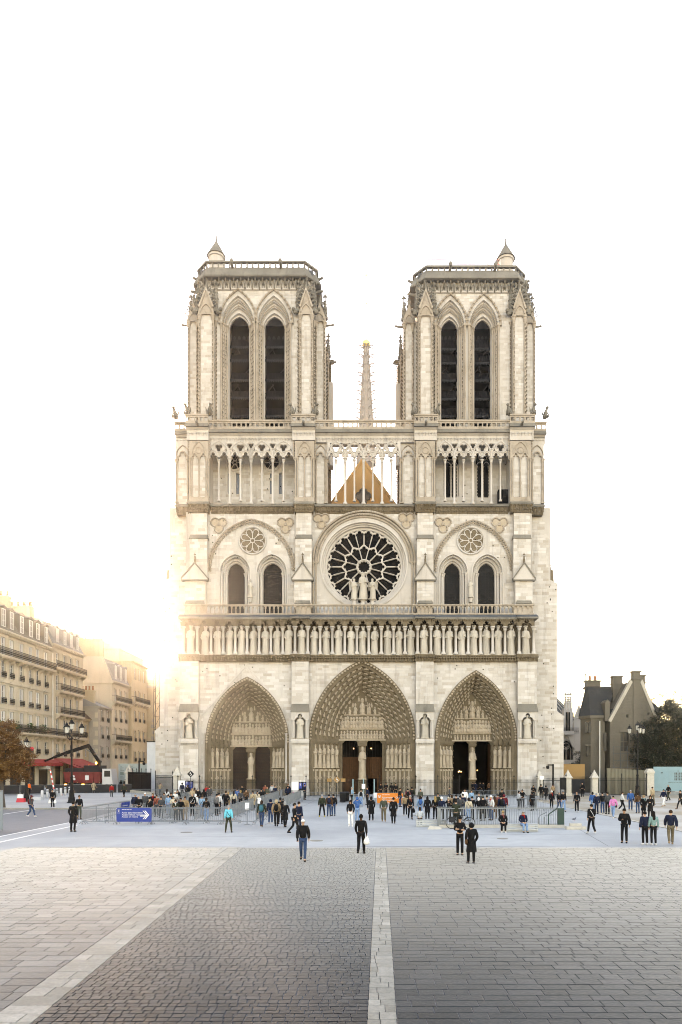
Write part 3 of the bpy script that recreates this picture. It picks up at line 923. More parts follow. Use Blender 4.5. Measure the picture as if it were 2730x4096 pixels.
    # splayed dado, canopies, statues
    for q in (-1,1):
        ax, bx = a0*s-.25, ai+.05
        dz = ZG+3.15
        dd = MB()
        dd.prism_z([(cx+q*ax, yo+.10),(cx+q*(bx-.02), yi-.42),(cx+q*(bx+.1), yi-.2),(cx+q*(ax+.2), yi-.2)], ZG, dz)
        dd.prism_z([(cx+q*(ax-.12), yo+.0),(cx+q*(bx-.16), yi-.52),(cx+q*(bx+.1), yi-.2),(cx+q*(ax+.2), yi-.2)], dz, dz+.28)
        ln = math.hypot(ax-bx, yi-.42-yo-.1); nx_, ny_ = -(yi-.42-yo-.1)/ln, -(ax-bx)/ln
        na = P['ns']*1 + 2
        for i in range(na):
            f = (i+.5)/na
            px_ = cx+q*(ax+(bx-ax)*f); py_ = yo+.1+(yi-.42-yo-.1)*f - .02
            wd = (ax-bx)/na*.40
            for zb, hh in ((ZG+1.75, .75), (ZG+.55, .7)):
                dd.sweep(arch_pts(px_, zb+hh*.5, wd, hh*.42, 4), [(0,py_-.10),(.06,py_-.10),(.06,py_+.06)])
                dd.put(FIG, T(px_, py_-.02, zb-.1, .5, 0, sz=hh*.95))
        cpart(dd, 'dado', 'figure_stone', port)
        cp = MB()
        ns = P['ns']; zst0 = dz+.55; zst1 = zs-.75
        for i in range(ns):
            f = (i+.5)/ns
            px_ = cx+q*(ax-.05+(bx-ax+.10)*f); py_ = yo+.25+(yi-.55-yo-.25)*f
            cp.frustum(px_-.26,px_+.26,py_-.35,py_+.3,zs-.62, px_-.32,px_+.32,py_-.45,py_+.3,zs-.30)
            cp.prism([(px_-.32,zs-.30),(px_+.32,zs-.30),(px_,zs+.12)], py_-.42, py_-.1)
            cp.lathe([(.12,0),(.17,.2),(.30,.42),(.30,.5)], px_, py_-.05, 8, z0=dz+.02)
            column(cp, px_+q*.30, py_+.18, dz+.28, zs-.3, .085)
            o = place('jamb_statue', SAINT_ME[(i+idx*2+(3 if q > 0 else 0)) % 6], port, px_, py_-.05, zst0, (zst1-zst0)*rnd.uniform(.97,1.03), q*.35, .80)
        cpart(cp, 'statue_canopies', 'carved_stone', port)
    if idx == 0:       # straight gable over the north portal
        g = MB()
        gz0, gz1 = Z(2868,dW), Z(2655,dW); gx0, gx1 = X(800,dW), X(1163,dW); gc = X(986,dW)
        for q, xe in ((-1,gx0),(1,gx1)):
            for o_, yy, th in ((0,dW-.16,.20),(.34,dW-.07,.12)):
                g.hexa([(xe,yy,gz0-o_),(gc,yy,gz1-o_*1.4),(gc,dW+.05,gz1-o_*1.4),(xe,dW+.05,gz0-o_),
                        (xe,yy,gz0-o_-th*1.4),(gc,yy,gz1-o_*1.4-th*1.7),(gc,dW+.05,gz1-o_*1.4-th*1.7),(xe,dW+.05,gz0-o_-th*1.4)])
            g.box(xe-.18, xe+.18, dW-.22, dW+.05, ZG+.9, gz0)
            column(g, xe+(-q)*.55, dW-.2, ZG+1.6, zs+1.1, .11)
        cpart(g, 'gable_moulding', 'limestone', port)
    return port
for i, P in enumerate(PORT): portal(P, i)

# ---- lower buttresses with statue niches
NIC = [(2843,2958),(2843,2958),(2846,2958),(2846,2958)]
def holes_of_niche(i):
    b0, b1 = BUT[i]
    c = (b0+b1)/2; return c
for i, (b0,b1) in enumerate(BUT):
    c = X((b0+b1)/2, dB); x0, x1 = X(b0,dB), X(b1,dB); wd = x1-x0
    zn0, zn1 = Z(2955,dB), Z(2848,dB)
    nh = rect(c-wd*.30, c+wd*.30, zn0, zn1-.35)[:2] + [(c+wd*.30, zn1-.75), (c, zn1-.1), (c-wd*.30, zn1-.75)]
    mb = MB(); mb.plate(rect(x0,x1,ZG,z_fr0), [nh], dB, dB+.72)
    mb.box(x0+.02, x1-.02, dB+.72, dB+1.6, ZG, z_fr0)
    bt = cpart(mb, 'buttress', 'limestone')
    ashlar(bt, x0, x1, ZG+.0, Z(2972,dB), dB, (), .46, .6, 1.2)
    ashlar(bt, x0, x1, Z(2818,dB), z_fr0-.05, dB, (), .44, .6, 1.2)
    # sides of the buttress
    ni = MB()
    for q in (-1,1):
        column(ni, c+q*wd*.40, dB-.20, zn0+.1, Z(2880,dB), .10)
    ni.box(x0-.06, x1+.06, dB-.36, dB+.02, zn0-.55, zn0-.30)
    leaf_band(ni, x0, x1, dB-.30, zn0-.80, zn0-.55, .3)
    hz = Z(2880,dB)
    wq = wd*.30/1.0
    ni.prism(notched(x0-.03, x1+.03, hz, Z(2848,dB), [trefoil_head(c, hz, wd*.27)]), dB-.32, dB)
    for q in (-1,1):
        for t_ in (.34,.42):
            ni.prism(lancet(c+q*wd*t_, hz+.15, hz+.6, .05, .12, 3), dB-.36, dB-.31)
    ni.frustum(x0-.1,x1+.1,dB-.40,dB+.01,zn0-.30, x0,x1,dB-.30,dB+.01,zn0-.05)
    nn = cpart(ni, 'niche', 'limestone', bt)
    rf = MB(); rf.frustum(x0-.10,x1+.10,dB-.42,dB,Z(2850,dB), x0,x1,dB-.02,dB,Z(2816,dB)); 
    cpart(rf, 'niche_roof', 'weathered_stone', bt)
    st = place('niche_statue', PLAIN_ME[i % 5], bt, c, dB+.1, zn0+.12, 3.0, 0, 1.05)
    # capped steps at the foot
    ft = MB(); ft.box(x0-.07, x1+.07, dB-.08, dB+.3, ZG, ZG+.9)
    cpart(ft, 'plinth', 'limestone', bt)

# ---- outer flanks (the tower's side buttresses, standing back)
FL = MB()
flank = [(631,720,697),(2149,2250,2178)]
fl_o = []
for side, (p0, p1, ptop) in enumerate(flank):
    mb = MB()
    if side == 0:
        steps = [(X(622,dF), Z(2925,dF)), (X(640,dF), Z(2330,dF)), (X(684,dF), Z(2130,dF)), (X(700,dF), Z(2040,dF))]
        xi = X(760,dF)
    else:
        steps = [(X(2256,dF), Z(2865,dF)), (X(2230,dF), Z(2335,dF)), (X(2196,dF), Z(2150,dF)), (X(2180,dF), Z(2040,dF))]
        xi = X(2110,dF)
    zb = ZG
    o = None
    parts_ = []
    for k, (xo, zt) in enumerate(steps):
        a, b = min(xo,xi), max(xo,xi)
        mb.box(a, b, dF, dF+4.2 if k < 2 else dF+3.4, zb, zt)
        parts_.append((a,b,zb,zt))
        if k < 3:
            nx = steps[k+1][0]
            if side == 0: mb.prism([(xo-.12,zt-.25),(nx+.1,zt-.25),(nx+.1,zt+.65),(nx,zt+.65),(xo-.12,zt)], dF+.01, dF+4.1)
            else: mb.prism([(xo+.12,zt),(nx,zt+.65),(nx-.1,zt+.65),(nx-.1,zt-.25),(xo+.12,zt-.25)], dF+.01, dF+4.1)
        zb = zt
    o = cpart(mb, 'flank_buttress', 'limestone')
    for a, b, z0, z1 in parts_: ashlar(o, a, b, z0, z1, dF, (), .42, .6, 1.3)
    pn = MB()
    s_ = -1 if side == 0 else 1
    xo = X(668,dF) if side == 0 else X(2212,dF)
    pn.frustum(xo-.5,xo+.5,dF+1,dF+2,Z(2330,dF), xo-.35,xo+.35,dF+1.1,dF+1.9,Z(2270,dF)); pn.put(PINN, T(xo+.1, dF+1.5, Z(2285,dF), .55))
    cpart(pn, 'pinnacle', 'carved_stone', o)

# ---- frieze and gallery of kings
fz = MB()
fx0, fx1 = X(708,dB), X(2162,dB)
def stepped_front(mb, segs, z0, z1, ydeep):
    for (p0,p1,y) in segs: mb.box(X(p0,dB), X(p1,dB), y, ydeep, z0, z1)
segs = [(716,798,dB-.28),(798,1163,dB+.12),(1163,1240,dB-.28),(1240,1661,dB+.12),(1661,1740,dB-.28),(1740,2069,dB+.12),(2069,2153,dB-.28)]
stepped_front(fz, segs, z_fr1-.10, z_fr1+.12, dB+2.2)
stepped_front(fz, [(a,b,y+.14) for a,b,y in segs], z_fr0-.02, z_fr1-.10, dB+2.0)
for a,b,y in segs: leaf_band(fz, X(a,dB), X(b,dB), y+.14, z_fr0+.02, z_fr1-.12, .34)
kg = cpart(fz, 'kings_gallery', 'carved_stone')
z_k0 = z_fr1+.12
z_cap, z_arch, z_cor, z_sl = Z(2506,dB), Z(2486,dB), Z(2476,dB), Z(2456,dB)
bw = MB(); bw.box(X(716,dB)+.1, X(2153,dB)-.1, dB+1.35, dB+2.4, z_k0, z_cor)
cpart(bw, 'gallery_back_wall', 'soot_shade_stone', kg)  # shade of the gaps behind the statues is painted into this dark tone
KPX = [758]
kp = [761,818,868,917,964,1012,1060,1107,1155,1207,1257,1305,1355,1405,1452,1500,1553,1598,1645,1698,1752,1800,1851,1900,1949,1997,2049,2107]
for i, p in enumerate(kp):
    onb = any(a-12 <= p <= b+12 for a, b in BUT)
    y = dB+.36 if onb else dB+.62
    place('king_statue', KING_ME[(i*3) % 7], kg, X(p,dB), y, z_k0+.12, (Z(2500,dB)-z_k0-.12)*rnd.uniform(.97,1.02), rnd.uniform(-.18,.18), .90)
cols = [kp[0]-27] + [(kp[i]+kp[i+1])/2 for i in range(27)] + [kp[-1]+29]
cm = MB(); column(cm, 0, 0, 0, z_cap-z_k0, .17, .5)
cme = cm.mesh('column'); cme.shade_smooth(); cme.materials.append(M['limestone'])
for p in cols:
    onb = any(a-14 <= p <= b+14 for a, b in BUT)
    o = obj('column', cme, None, kg); o.location = (X(p,dB), dB-.02 if onb else dB+.22, z_k0)
ar = MB(); cr = MB()
for i in range(28):
    p0, p1 = cols[i], cols[i+1]
    pm = (p0+p1)/2
    onb = any(a-12 <= kp[i] <= b+12 for a, b in BUT)
    y = dB-.18 if onb else dB+.06
    x0, x1 = X(p0,dB), X(p1,dB)
    ar.prism(notched(x0, x1, z_cap, z_cor, [trefoil_head(X(pm,dB), z_cap+.06, (x1-x0)*.36)]), y, y+.35)
    for q in (p0,):
        ar.frustum(X(q,dB)-.26,X(q,dB)+.26,y-.08,y+.1,z_cap, X(q,dB)-.34,X(q,dB)+.34,y-.14,y+.1,z_cap+.5)
    leaf_band(ar, x0, x1, y-.02, z_arch-.02, z_cor-.02, .26)
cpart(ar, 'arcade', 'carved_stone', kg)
for a,b,y in segs: cr.box(X(a,dB), X(b,dB), y-.10, dB+2.2, z_cor, z_cor+.22)
cpart(cr, 'cornice', 'weathered_stone', kg)
sl_ = MB()
for a,b,y in segs: sl_.frustum(X(a,dB),X(b,dB),y-.10,dB+2.3,z_cor+.22, X(a,dB),X(b,dB),dB+.42,dB+2.3,z_sl+.02)
cpart(sl_, 'gallery_roof', 'grey_lead', kg)

# ---- balustrade above the kings
zb0, zb1 = Z(2456,dB), Z(2415,dB)
yb = dB+.42
bl = MB()
bl.box(X(734,dB), X(2140,dB), yb-.08, yb+.4, zb0, zb0+.16)
bl.box(X(732,dB), X(2142,dB), yb-.10, yb+.42, zb1-.16, zb1)
def arc_rail(x0, x1, step, blind=False):
    n = max(1, round((x1-x0)/step)); st = (x1-x0)/n
    heads = []
    for i in range(n):
        c = x0+(i+.5)*st
        heads.append(arch_pts(c, zb1-.42, st*.36, st*.42, 5))
    bl.prism(notched(x0, x1, zb1-.42, zb1-.15, heads), yb, yb+.26)
    for i in range(n+1):
        bl.lathe([(.11,0),(.11,.1),(.07,.14),(.07,.62),(.12,.72),(.12,.78)], x0+i*st, yb+.13, 6, z0=zb0+.14)
    if blind: bl.box(x0, x1, yb+.16, yb+.4, zb0+.1, zb1-.1)
for a, b in ((822,1180),(1246,1669),(1736,2057)): arc_rail(X(a,dB), X(b,dB), .55)
for a, b in ((738,822),(1180,1246),(1669,1736),(2057,2136)): arc_rail(X(a,dB), X(b,dB), .62, True)
cpart(bl, 'balustrade', 'moulded_stone')

# ---- rose storey
dR = 92.2
zr0, zr1 = Z(2470,dB), Z(2044,dR)
rw = MB(); rh = []
xw0, xw1 = X(690,dR), X(2190,dR)
# central field with the rose
RC = (X(1457,dR), Z(2260,dR)); RR = 170*dR/FPX
ch = circle(RC[0], RC[1], RR, 48); rh.append(ch)
rw.plate(rect(X(1180,dR), X(1736,dR), zr0, zr1), [ch], dR, dR+1.2)
WINS = [  # window centre, half
    (941,34,62,0),(1088,38,62,0),(1813,31,60,1),(1951,33,62,1)]
def bay_holes(ids):
    hs = []
    for i in ids:
        c, hw, ho, s = WINS[i]
        hs.append(lancet(X(c,dR), zr0+.4, Z(2290,dR), ho*dR/FPX, 74*dR/FPX, 8))
    return hs
hs0, hs1 = bay_holes((0,1)), bay_holes((2,3))
rw.plate(rect(X(745,dR), X(1180,dR), zr0, zr1), hs0, dR, dR+1.2)
rw.plate(rect(X(1736,dR), X(2130,dR), zr0, zr1), hs1, dR, dR+1.2)
rosewall = cpart(rw, 'rose_wall', 'limestone')
big_arch = [(X(1007,dR),172,2284,2082),(X(1893,dR),158,2284,2085)]
br_h = []
for (cx_, a_, sp_, ap_) in big_arch: pass
ashlar(rosewall, X(827,dR), X(1180,dR), Z(2440,dB), zr1, dR, hs0+[circle(X(1011,dR),Z(2163,dR),2.1,20)], .42, .5, 1.1)
ashlar(rosewall, X(1746,dR), X(2057,dR), Z(2440,dB), zr1, dR, hs1+[circle(X(1884,dR),Z(2163,dR),2.1,20)], .42, .5, 1.1)
ashlar(rosewall, X(1246,dR), X(1669,dR), Z(2440,dB), zr1, dR, [circle(RC[0],RC[1],208*dR/FPX,32)], .42, .5, 1.1)

def ring_mould(mb, cx, cz, prof, n=48, a0=0.0, a1=2*PI):
    path = circle(cx, cz, 1.0, n+1, a0, a1-1e-4) if abs(a1-a0-2*PI) > 1e-3 else [(cx+math.cos(2*PI*i/n), cz+math.sin(2*PI*i/n)) for i in range(n+1)]
    rings = []
    for r, y in prof:
        rings.append([(cx+(p[0]-cx)*r, y, cz+(p[1]-cz)*r) for p in path])
    mb.loft(rings)
# rose window
s = dR/FPX
rmo = MB()
ring_mould(rmo, *RC, [(176*s,dR-.02),(176*s,dR-.16),(170*s,dR-.16),(168*s,dR+.15),(164*s,dR+.18),(163*s,dR+.4),(158*s,dR+.42),(156*s,dR+.75),(149*s,dR+.8),(148*s,dR+1.3)], 64)
rose = cpart(rmo, 'rose_window', 'limestone')
up = MB()
for rr_, dp in ((208,.26),(197,.20),(188,.14)):
    ring_mould(up, RC[0], RC[1]+.3, [(rr_*s,dR+.02),(rr_*s,dR-dp),((rr_-4)*s,dR-dp-.05),((rr_-8)*s,dR-dp),((rr_-9)*s,dR+.02)], 44, 0, PI)
for i in range(90):
    a = PI*(i+.5)/90
    for rr_ in (203,191):
        up.blob((RC[0]+rr_*s*math.cos(a), dR-.28, RC[1]+.3+rr_*s*math.sin(a)), .13,.12,.13, 4, 3)
for q in (-1,1):
    for rr_ in (203,192): column(up, RC[0]+q*rr_*s, dR-.14, zr0+.5, RC[1]+.35, .12)
    up.box(*sorted((RC[0]+q*212*s, RC[0]+q*185*s)), dR-.3, dR, RC[1]+.2, RC[1]+.42)
cpart(up, 'rose_hood', 'moulded_stone', rose)
Rg = 150*s
def petal(a, r0, r1, half0, half1, rb=None):
    """light of the rose: straight sides, trefoiled outer end"""
    ca, sa = math.cos(a), math.sin(a)
    w_ = half1
    L = []
    for cxx, cyy, rr, t0, t1 in ((r1+w_*.05, -w_*.58, w_*.50, R(-140), R(20)), (r1+w_*.62, 0, w_*.50, R(-75), R(75)), (r1+w_*.05, w_*.58, w_*.50, R(-20), R(140))):
        for i in range(6):
            t = t0+(t1-t0)*i/5
            L.append((cxx+rr*math.cos(t), cyy+rr*math.sin(t)))
    loc = [(r0,-half0)] + L + [(rb or r0,half0)]
    return [(RC[0]+u*ca-v*sa, RC[1]+u*sa+v*ca) for u, v in loc]
ho = []
for k in range(24):
    a = 2*PI*(k+.5)/24 + PI/2
    ho.append(petal(a, Rg*(.60 if k % 2 == 0 else .515), Rg*.865, Rg*.062, Rg*.104, Rg*(.515 if k % 2 == 0 else .60)))
for k in range(24):
    a = 2*PI*k/24 + PI/2
    ho.append([(RC[0]+Rg*q*math.cos(a+t), RC[1]+Rg*q*math.sin(a+t)) for q, t in ((.945,0),(.988,.075),(.988,-.075))][::-1])
for k in range(12):
    a = 2*PI*(k+0)/12 + PI/2
    ho.append(petal(a, Rg*.208, Rg*.44, Rg*.043, Rg*.106))
ho.append([(RC[0]+(Rg*(.148+.014*math.cos(12*t)))*math.cos(t), RC[1]+(Rg*(.148+.014*math.cos(12*t)))*math.sin(t)) for t in [2*PI*i/60 for i in range(60)]])
trm = MB(); trm.plate(circle(RC[0], RC[1], Rg*1.003, 72), ho, dR+.85, dR+1.15)
# raised shafts and rings on the plate
for k in range(24):
    a = 2*PI*k/24+PI/2
    p = [(RC[0]+Rg*q*math.cos(a), dR+.82, RC[1]+Rg*q*math.sin(a)) for q in (.60,.62,.82,.84)]
    trm.tube(p, [.09,.05,.05,.09], 6)
for k in range(12):
    a = 2*PI*(k+.5)/12+PI/2
    p = [(RC[0]+Rg*q*math.cos(a), dR+.82, RC[1]+Rg*q*math.sin(a)) for q in (.20,.225,.40,.43)]
    trm.tube(p, [.09,.05,.05,.09], 6)
trm.tube([(RC[0]+Rg*.180*math.cos(t), dR+.82, RC[1]+Rg*.180*math.sin(t)) for t in [2*PI*i/32 for i in range(32)]], .09, 6, True)
cpart(trm, 'tracery', 'limestone', rose)
gl = MB(); gl.prism(circle(RC[0], RC[1], Rg*1.0, 48), dR+1.22, dR+1.26); 
gd = cpart(gl, 'glass', 'dark_glass', rose)
lead = MB()
for k in range(24):
    a = 2*PI*(k+.5)/24+PI/2
    for q in (.66,.74,.82): 
        c_ = (RC[0]+Rg*q*math.cos(a), RC[1]+Rg*q*math.sin(a))
        lead.tube([(c_[0]+.20*math.cos(t), dR+1.2, c_[1]+.20*math.sin(t)) for t in [2*PI*i/8 for i in range(8)]], .022, 3, True)
for k in range(12):
    a = 2*PI*k/12+PI/2
    for q in (.32,.42):
        c_ = (RC[0]+Rg*q*math.cos(a), RC[1]+Rg*q*math.sin(a))
        lead.tube([(c_[0]+.22*math.cos(t), dR+1.2, c_[1]+.22*math.sin(t)) for t in [2*PI*i/8 for i in range(8)]], .022, 3, True)
cpart(lead, 'leading', 'iron', gd)
# Virgin and angels on the balustrade
vz = Z(2408,dB)
for nm, me, p, top, rz in (('virgin_statue', PLAIN_ME[2], 1453, 2290, 0), ('angel_statue', ANGEL_ME, 1418, 2313, .35), ('angel_statue', ANGEL_ME, 1491, 2313, -.35)):
    h_ = Z(top,dB+.6)-vz-.55
    place(nm, me, rose, X(p,dB+.6), dB+.62, vz+.55, h_, rz, .98)
pd = MB()
for p in (1453,1418,1491): pd.lathe([(.34,0),(.28,.1),(.24,.5),(.34,.6),(.34,.85)], X(p,dB+.6), dB+.62, 8, z0=vz-.3)
cpart(pd, 'pedestal', 'limestone', rose)

# twin windows
for i, (c, hw, ho_, sd) in enumerate(WINS):
    cx = X(c,dR); zsp = Z(2290,dR)
    def rg(a_px, rise_px, y):
        p = arch_pts(cx, zsp, a_px*s, rise_px*s, 10)
        return [(cx-a_px*s, y, zr0+.4)] + [(x,y,z) for x,z in p] + [(cx+a_px*s, y, zr0+.4)]
    mb = MB()
    dd = [(ho_+3,76,dR-.10),(ho_-2,72,dR-.12),(ho_-4,70,dR+.2),(ho_-9,65,dR+.25),(ho_-11,62,dR+.55),(hw+9,53,dR+.6),(hw+7,50,dR+.85),(hw+2,46,dR+.9),(hw,44,dR+1.15),(hw,44,dR+1.3)]
    mb.loft([rg(*q) for q in dd])
    for k in range(26):
        pt = arch_pts(cx, zsp, (ho_-9)*s, 65*s, 13)[k]
        mb.blob((pt[0], dR+.16, pt[1]), .13,.13,.13, 4, 3)
    for q in (-1,1):
        for a_px, y in ((ho_-7,dR+.12),(ho_-17,dR+.42),(hw+5,dR+.72)):
            column(mb, cx+q*a_px*s, y, zr0+.5, zsp+.05, .14, .5)
    wn = cpart(mb, 'window', 'limestone')
    g = MB(); g.prism(lancet(cx, zr0+.3, zsp, hw*s, 44*s, 10), dR+1.14, dR+1.18)
    go = cpart(g, 'glass', 'leaded_glass', wn)
    bars = MB()
    nb = 6
    for k in range(1,nb): 
        x = cx-hw*s+2*hw*s*k/nb
        zt = zsp + 44*s*(1-((x-cx)/(hw*s))**2)**.5*.92
        bars.box(x-.025, x+.025, dR+1.08, dR+1.13, zr0+.4, zt)
    zz = zr0+.9
    while zz < zsp+1.0:
        w_ = hw*s if zz < zsp else hw*s*max(.1,(1-((zz-zsp)/(44*s))**1.6))
        bars.box(cx-w_, cx+w_, dR+1.085, dR+1.125, zz-.022, zz+.022); zz += .42
    cpart(bars, 'window_bars', 'iron', go)
# sculpture between the windows, big arches, blind roses, trefoils
for bi, (stx, (cxb, ab, spb, apb), brc) in enumerate(zip((1001,1885), big_arch, (1011,1884))):
    mb = MB()
    zsp = Z(spb,dR)
    for o_, dp in ((0,.22),(-9,.16)):
        pth = arch_pts(cxb, zsp, (ab+o_)*s, (spb-apb+o_)*s, 24)
        mb.sweep(pth, [(0,dR+.02),(.0,dR-dp),(.10,dR-dp-.06),(.2,dR-dp),(.2,dR+.02)])
        for k in range(0,48): 
            q = pth[k]; mb.blob((q[0], dR-dp-.06, q[1]-.12), .12,.10,.11, 4, 3)
    cpart(mb, 'relieving_arch', 'moulded_stone', rosewall)
    b2 = MB(); rc = (X(brc,dR), Z(2163,dR)); rr = 57*s
    ring_mould(b2, rc[0], rc[1], [(rr,dR+.02),(rr,dR-.14),(rr*.95,dR-.18),(rr*.88,dR-.1),(rr*.86,dR+.02)], 32)
    for k in range(36):
        a = 2*PI*k/36; b2.blob((rc[0]+rr*.95*math.cos(a), dR-.15, rc[1]+rr*.95*math.sin(a)), .10,.09,.10, 4, 3)
    for k in range(8):
        a = 2*PI*k/8+PI/2
        b2.tube([(rc[0]+rr*.16*math.cos(a), dR-.06, rc[1]+rr*.16*math.sin(a)), (rc[0]+rr*.60*math.cos(a), dR-.06, rc[1]+rr*.60*math.sin(a))], .055, 6)
        a2 = a+PI/8
        b2.tube([(rc[0]+rr*.62*math.cos(a2)+rr*.21*math.cos(a2+t), dR-.05, rc[1]+rr*.62*math.sin(a2)+rr*.21*math.sin(a2+t)) for t in [-2.2+4.4*j/8 for j in range(9)]], .07, 5)
    b2.tube([(rc[0]+rr*.15*math.cos(t), dR-.06, rc[1]+rr*.15*math.sin(t)) for t in [2*PI*j/14 for j in range(14)]], .07, 5, True)
    bd_ = MB(); bd_.prism(circle(rc[0], rc[1], rr*.88, 28), dR-.024, dR+.05); cpart(bd_, 'blind_rose_field', 'carved_stone', rosewall)  # dark disc: relief shade of a recess put into its colour
    cpart(b2, 'blind_rose', 'limestone', rosewall)
    pd = MB(); pd.lathe([(.2,0),(.24,.25),(.3,.5),(.34,.55)], X(stx,dR-.5), dR-.35, 8, z0=Z(2412,dR))
    cpart(pd, 'corbel', 'limestone', rosewall)
    place('figure_statue', PLAIN_ME[3 if bi else 1], rosewall, X(stx,dR-.5), dR-.4, Z(2390,dR), 2.35, 0, .85)
for p, q in ((876,2098),(1143,2098),(1287,2081),(1627,2079),(1774,2097),(2000,2097)):
    mb = MB(); c = (X(p,dR), Z(q,dR)); rr = 33*s
    for k in range(3):
        a = R(30)+2*PI*k/3
        cc = (c[0]+rr*.52*math.cos(a), c[1]+rr*.52*math.sin(a))
        mb.tube([(cc[0]+rr*.52*math.cos(a+t), dR-.06, cc[1]+rr*.52*math.sin(a+t)) for t in [-2.3+4.6*j/12 for j in range(13)]], .10, 5)
        for j in range(9):
            t = -2.1+4.2*j/8; mb.blob((cc[0]+rr*.42*math.cos(a+t), dR-.04, cc[1]+rr*.42*math.sin(a+t)), .07,.07,.07, 4, 3)
        mb.blob((c[0]+rr*.1*math.cos(a+PI/3), dR-.05, c[1]+rr*.1*math.sin(a+PI/3)), .16,.14,.2, 5, 3)
    fl_ = MB(); fl_.prism(foil(c[0], c[1], rr*1.0, 3, R(30), 8, .5, .52), dR-.026, dR+.05); cpart(fl_, 'trefoil_field', 'figure_stone', rosewall)  # darker field paints in the shade of a sunk panel
    cpart(mb, 'trefoil_panel', 'moulded_stone', rosewall)

# buttresses of the rose storey
dU = 91.1
UB = [(739,822,757,827),(1177,1246,1181,1247),(1669,1736,1669,1736),(2063,2132,2057,2127)]
for i, (l0,l1,u0,u1) in enumerate(UB):
    mb = MB(); zg = Z(2312,dU)
    mb.box(X(l0,dU), X(l1,dU), dU, dR+.3, zr0, zg)
    mb.box(X(u0,dU), X(u1,dU), dU+.28, dR+.4, zg, Z(2150,dU))
    mb.box(X(u0+3,dU), X(u1-1,dU), dU+.42, dR+.4, Z(2150,dU), zr1)
    bo = cpart(mb, 'upper_buttress', 'limestone')
    ashlar(bo, X(l0,dU), X(l1,dU), Z(2445,dU), zg, dU, (), .44, .6, 1.2)
    ashlar(bo, X(u0,dU), X(u1,dU), zg+1.4, Z(2150,dU), dU+.28, (), .44, .6, 1.2)
    ashlar(bo, X(u0+3,dU), X(u1-1,dU), Z(2132,dU), zr1, dU+.42, (), .44, .6, 1.2)
    gb = MB(); c = X((l0+l1)/2,dU); wd = X(l1,dU)-X(l0,dU)
    gb.prism([(c-wd*.62,zg-.25),(c+wd*.62,zg-.25),(c+wd*.62,zg),(c,zg+2.0),(c-wd*.62,zg)], dU-.22, dU+.3)
    cpart(gb, 'gablet', 'limestone', bo)
    g2 = MB()
    for q in (-1,1):
        g2.hexa([(c+q*wd*.66,dU-.34,zg-.02),(c,dU-.34,zg+2.08),(c,dU+.32,zg+2.08),(c+q*wd*.66,dU+.32,zg-.02),
                 (c+q*wd*.66,dU-.34,zg-.30),(c,dU-.34,zg+1.82),(c,dU+.32,zg+1.82),(c+q*wd*.66,dU+.32,zg-.30)])
    g2.box(c-wd*.64, c+wd*.64, dU-.32, dU+.28, zg-.42, zg-.26)
    cpart(g2, 'gablet_coping', 'weathered_stone', bo)
    fn = MB(); fn.put(PINN, T(c, dU-.05, zg+1.8, .42, sz=.62)); cpart(fn, 'finial', 'carved_stone', bo)
    so = MB()
    so.frustum(X(u0-2,dU),X(u1+2,dU),dU+.16,dR,Z(2152,dU), X(u0+2,dU),X(u1,dU),dU+.42,dR,Z(2134,dU))
    so.frustum(X(l0+2,dU),X(l1-2,dU),dU-.22,dU+.1,Z(2416,dU), X(l0+6,dU),X(l1-6,dU),dU-.02,dU+.1,Z(2402,dU))
    cpart(so, 'set_off', 'weathered_stone', bo)

# ---- leaf frieze under the great gallery
zf0, zf1 = Z(2046,dU), Z(2014,dU)
ff = MB(); fc = MB()
segs2 = [(695,752,dR-.2),(752,836,dU-.1),(836,1175,dR-.3),(1175,1256,dU-.1),(1256,1662,dR-.3),(1662,1744,dU-.1),(1744,2044,dR-.3),(2044,2132,dU-.1),(2132,2186,dR-.2)]
for a,b,y in segs2:
    ff.frustum(X(a+3,dU),X(b-3,dU),y+.30,dR+2,zf0, X(a,dU),X(b,dU),y+.05,dR+2,zf1-.1)
    leaf_band(ff, X(a,dU), X(b,dU), y+.26, zf0+.05, zf0+.48, .34)
    leaf_band(ff, X(a,dU), X(b,dU), y+.14, zf0+.48, zf1-.08, .48)
    fc.frustum(X(a-2,dU),X(b+2,dU),y-.12,dR+2,zf1-.10, X(a-2,dU),X(b+2,dU),y-.12,dR+2,zf1+.12)
    fc.frustum(X(a-2,dU),X(b+2,dU),y-.12,dR+2.5,zf1+.12, X(a,dU),X(b,dU),y+.35,dR+2.5,zf1+.42)
fr2 = cpart(ff, 'leaf_frieze', 'carved_stone'); cpart(fc, 'frieze_cornice', 'weathered_stone', fr2)

# ---- great gallery
dC, dK = 91.9, 94.6
zc0 = zf1+.42; zcap = Z(1832,dC); ztr = Z(1768,dC)
gb = MB()
# back walls of the two tower bays with their openings
slit = []
for p in (917,951,1086,1122):
    slit.append(rect(X(p-6,dK), X(p+6,dK), Z(1976,dK), Z(1893,dK)))
rc_l = [circle(X(938,dK), Z(1845,dK), 31*dK/FPX, 24), circle(X(1086,dK), Z(1845,dK), 31*dK/FPX, 24)]
gb.plate(rect(X(740,dK), X(1300,dK), zc0-.4, Z(1715,dK)), slit+rc_l, dK, dK+1.0)
gb_s = MB()
lan = []
for p in (1806,1934): lan.append(lancet(X(p,dK), Z(1990,dK), Z(1850,dK), 30*dK/FPX, 60*dK/FPX, 8))
gb_s.plate(rect(X(1612,dK), X(2140,dK), zc0-.4, Z(1715,dK)), lan, dK, dK+1.0)
gal = cpart(gb, 'great_gallery', 'limestone'); cpart(gb_s, 'gallery_rear_wall', 'limestone', gal)
ashlar(gal, X(833,dK), X(1180,dK), zc0, Z(1815,dK), dK, slit+rc_l, .42, .5, 1.1)
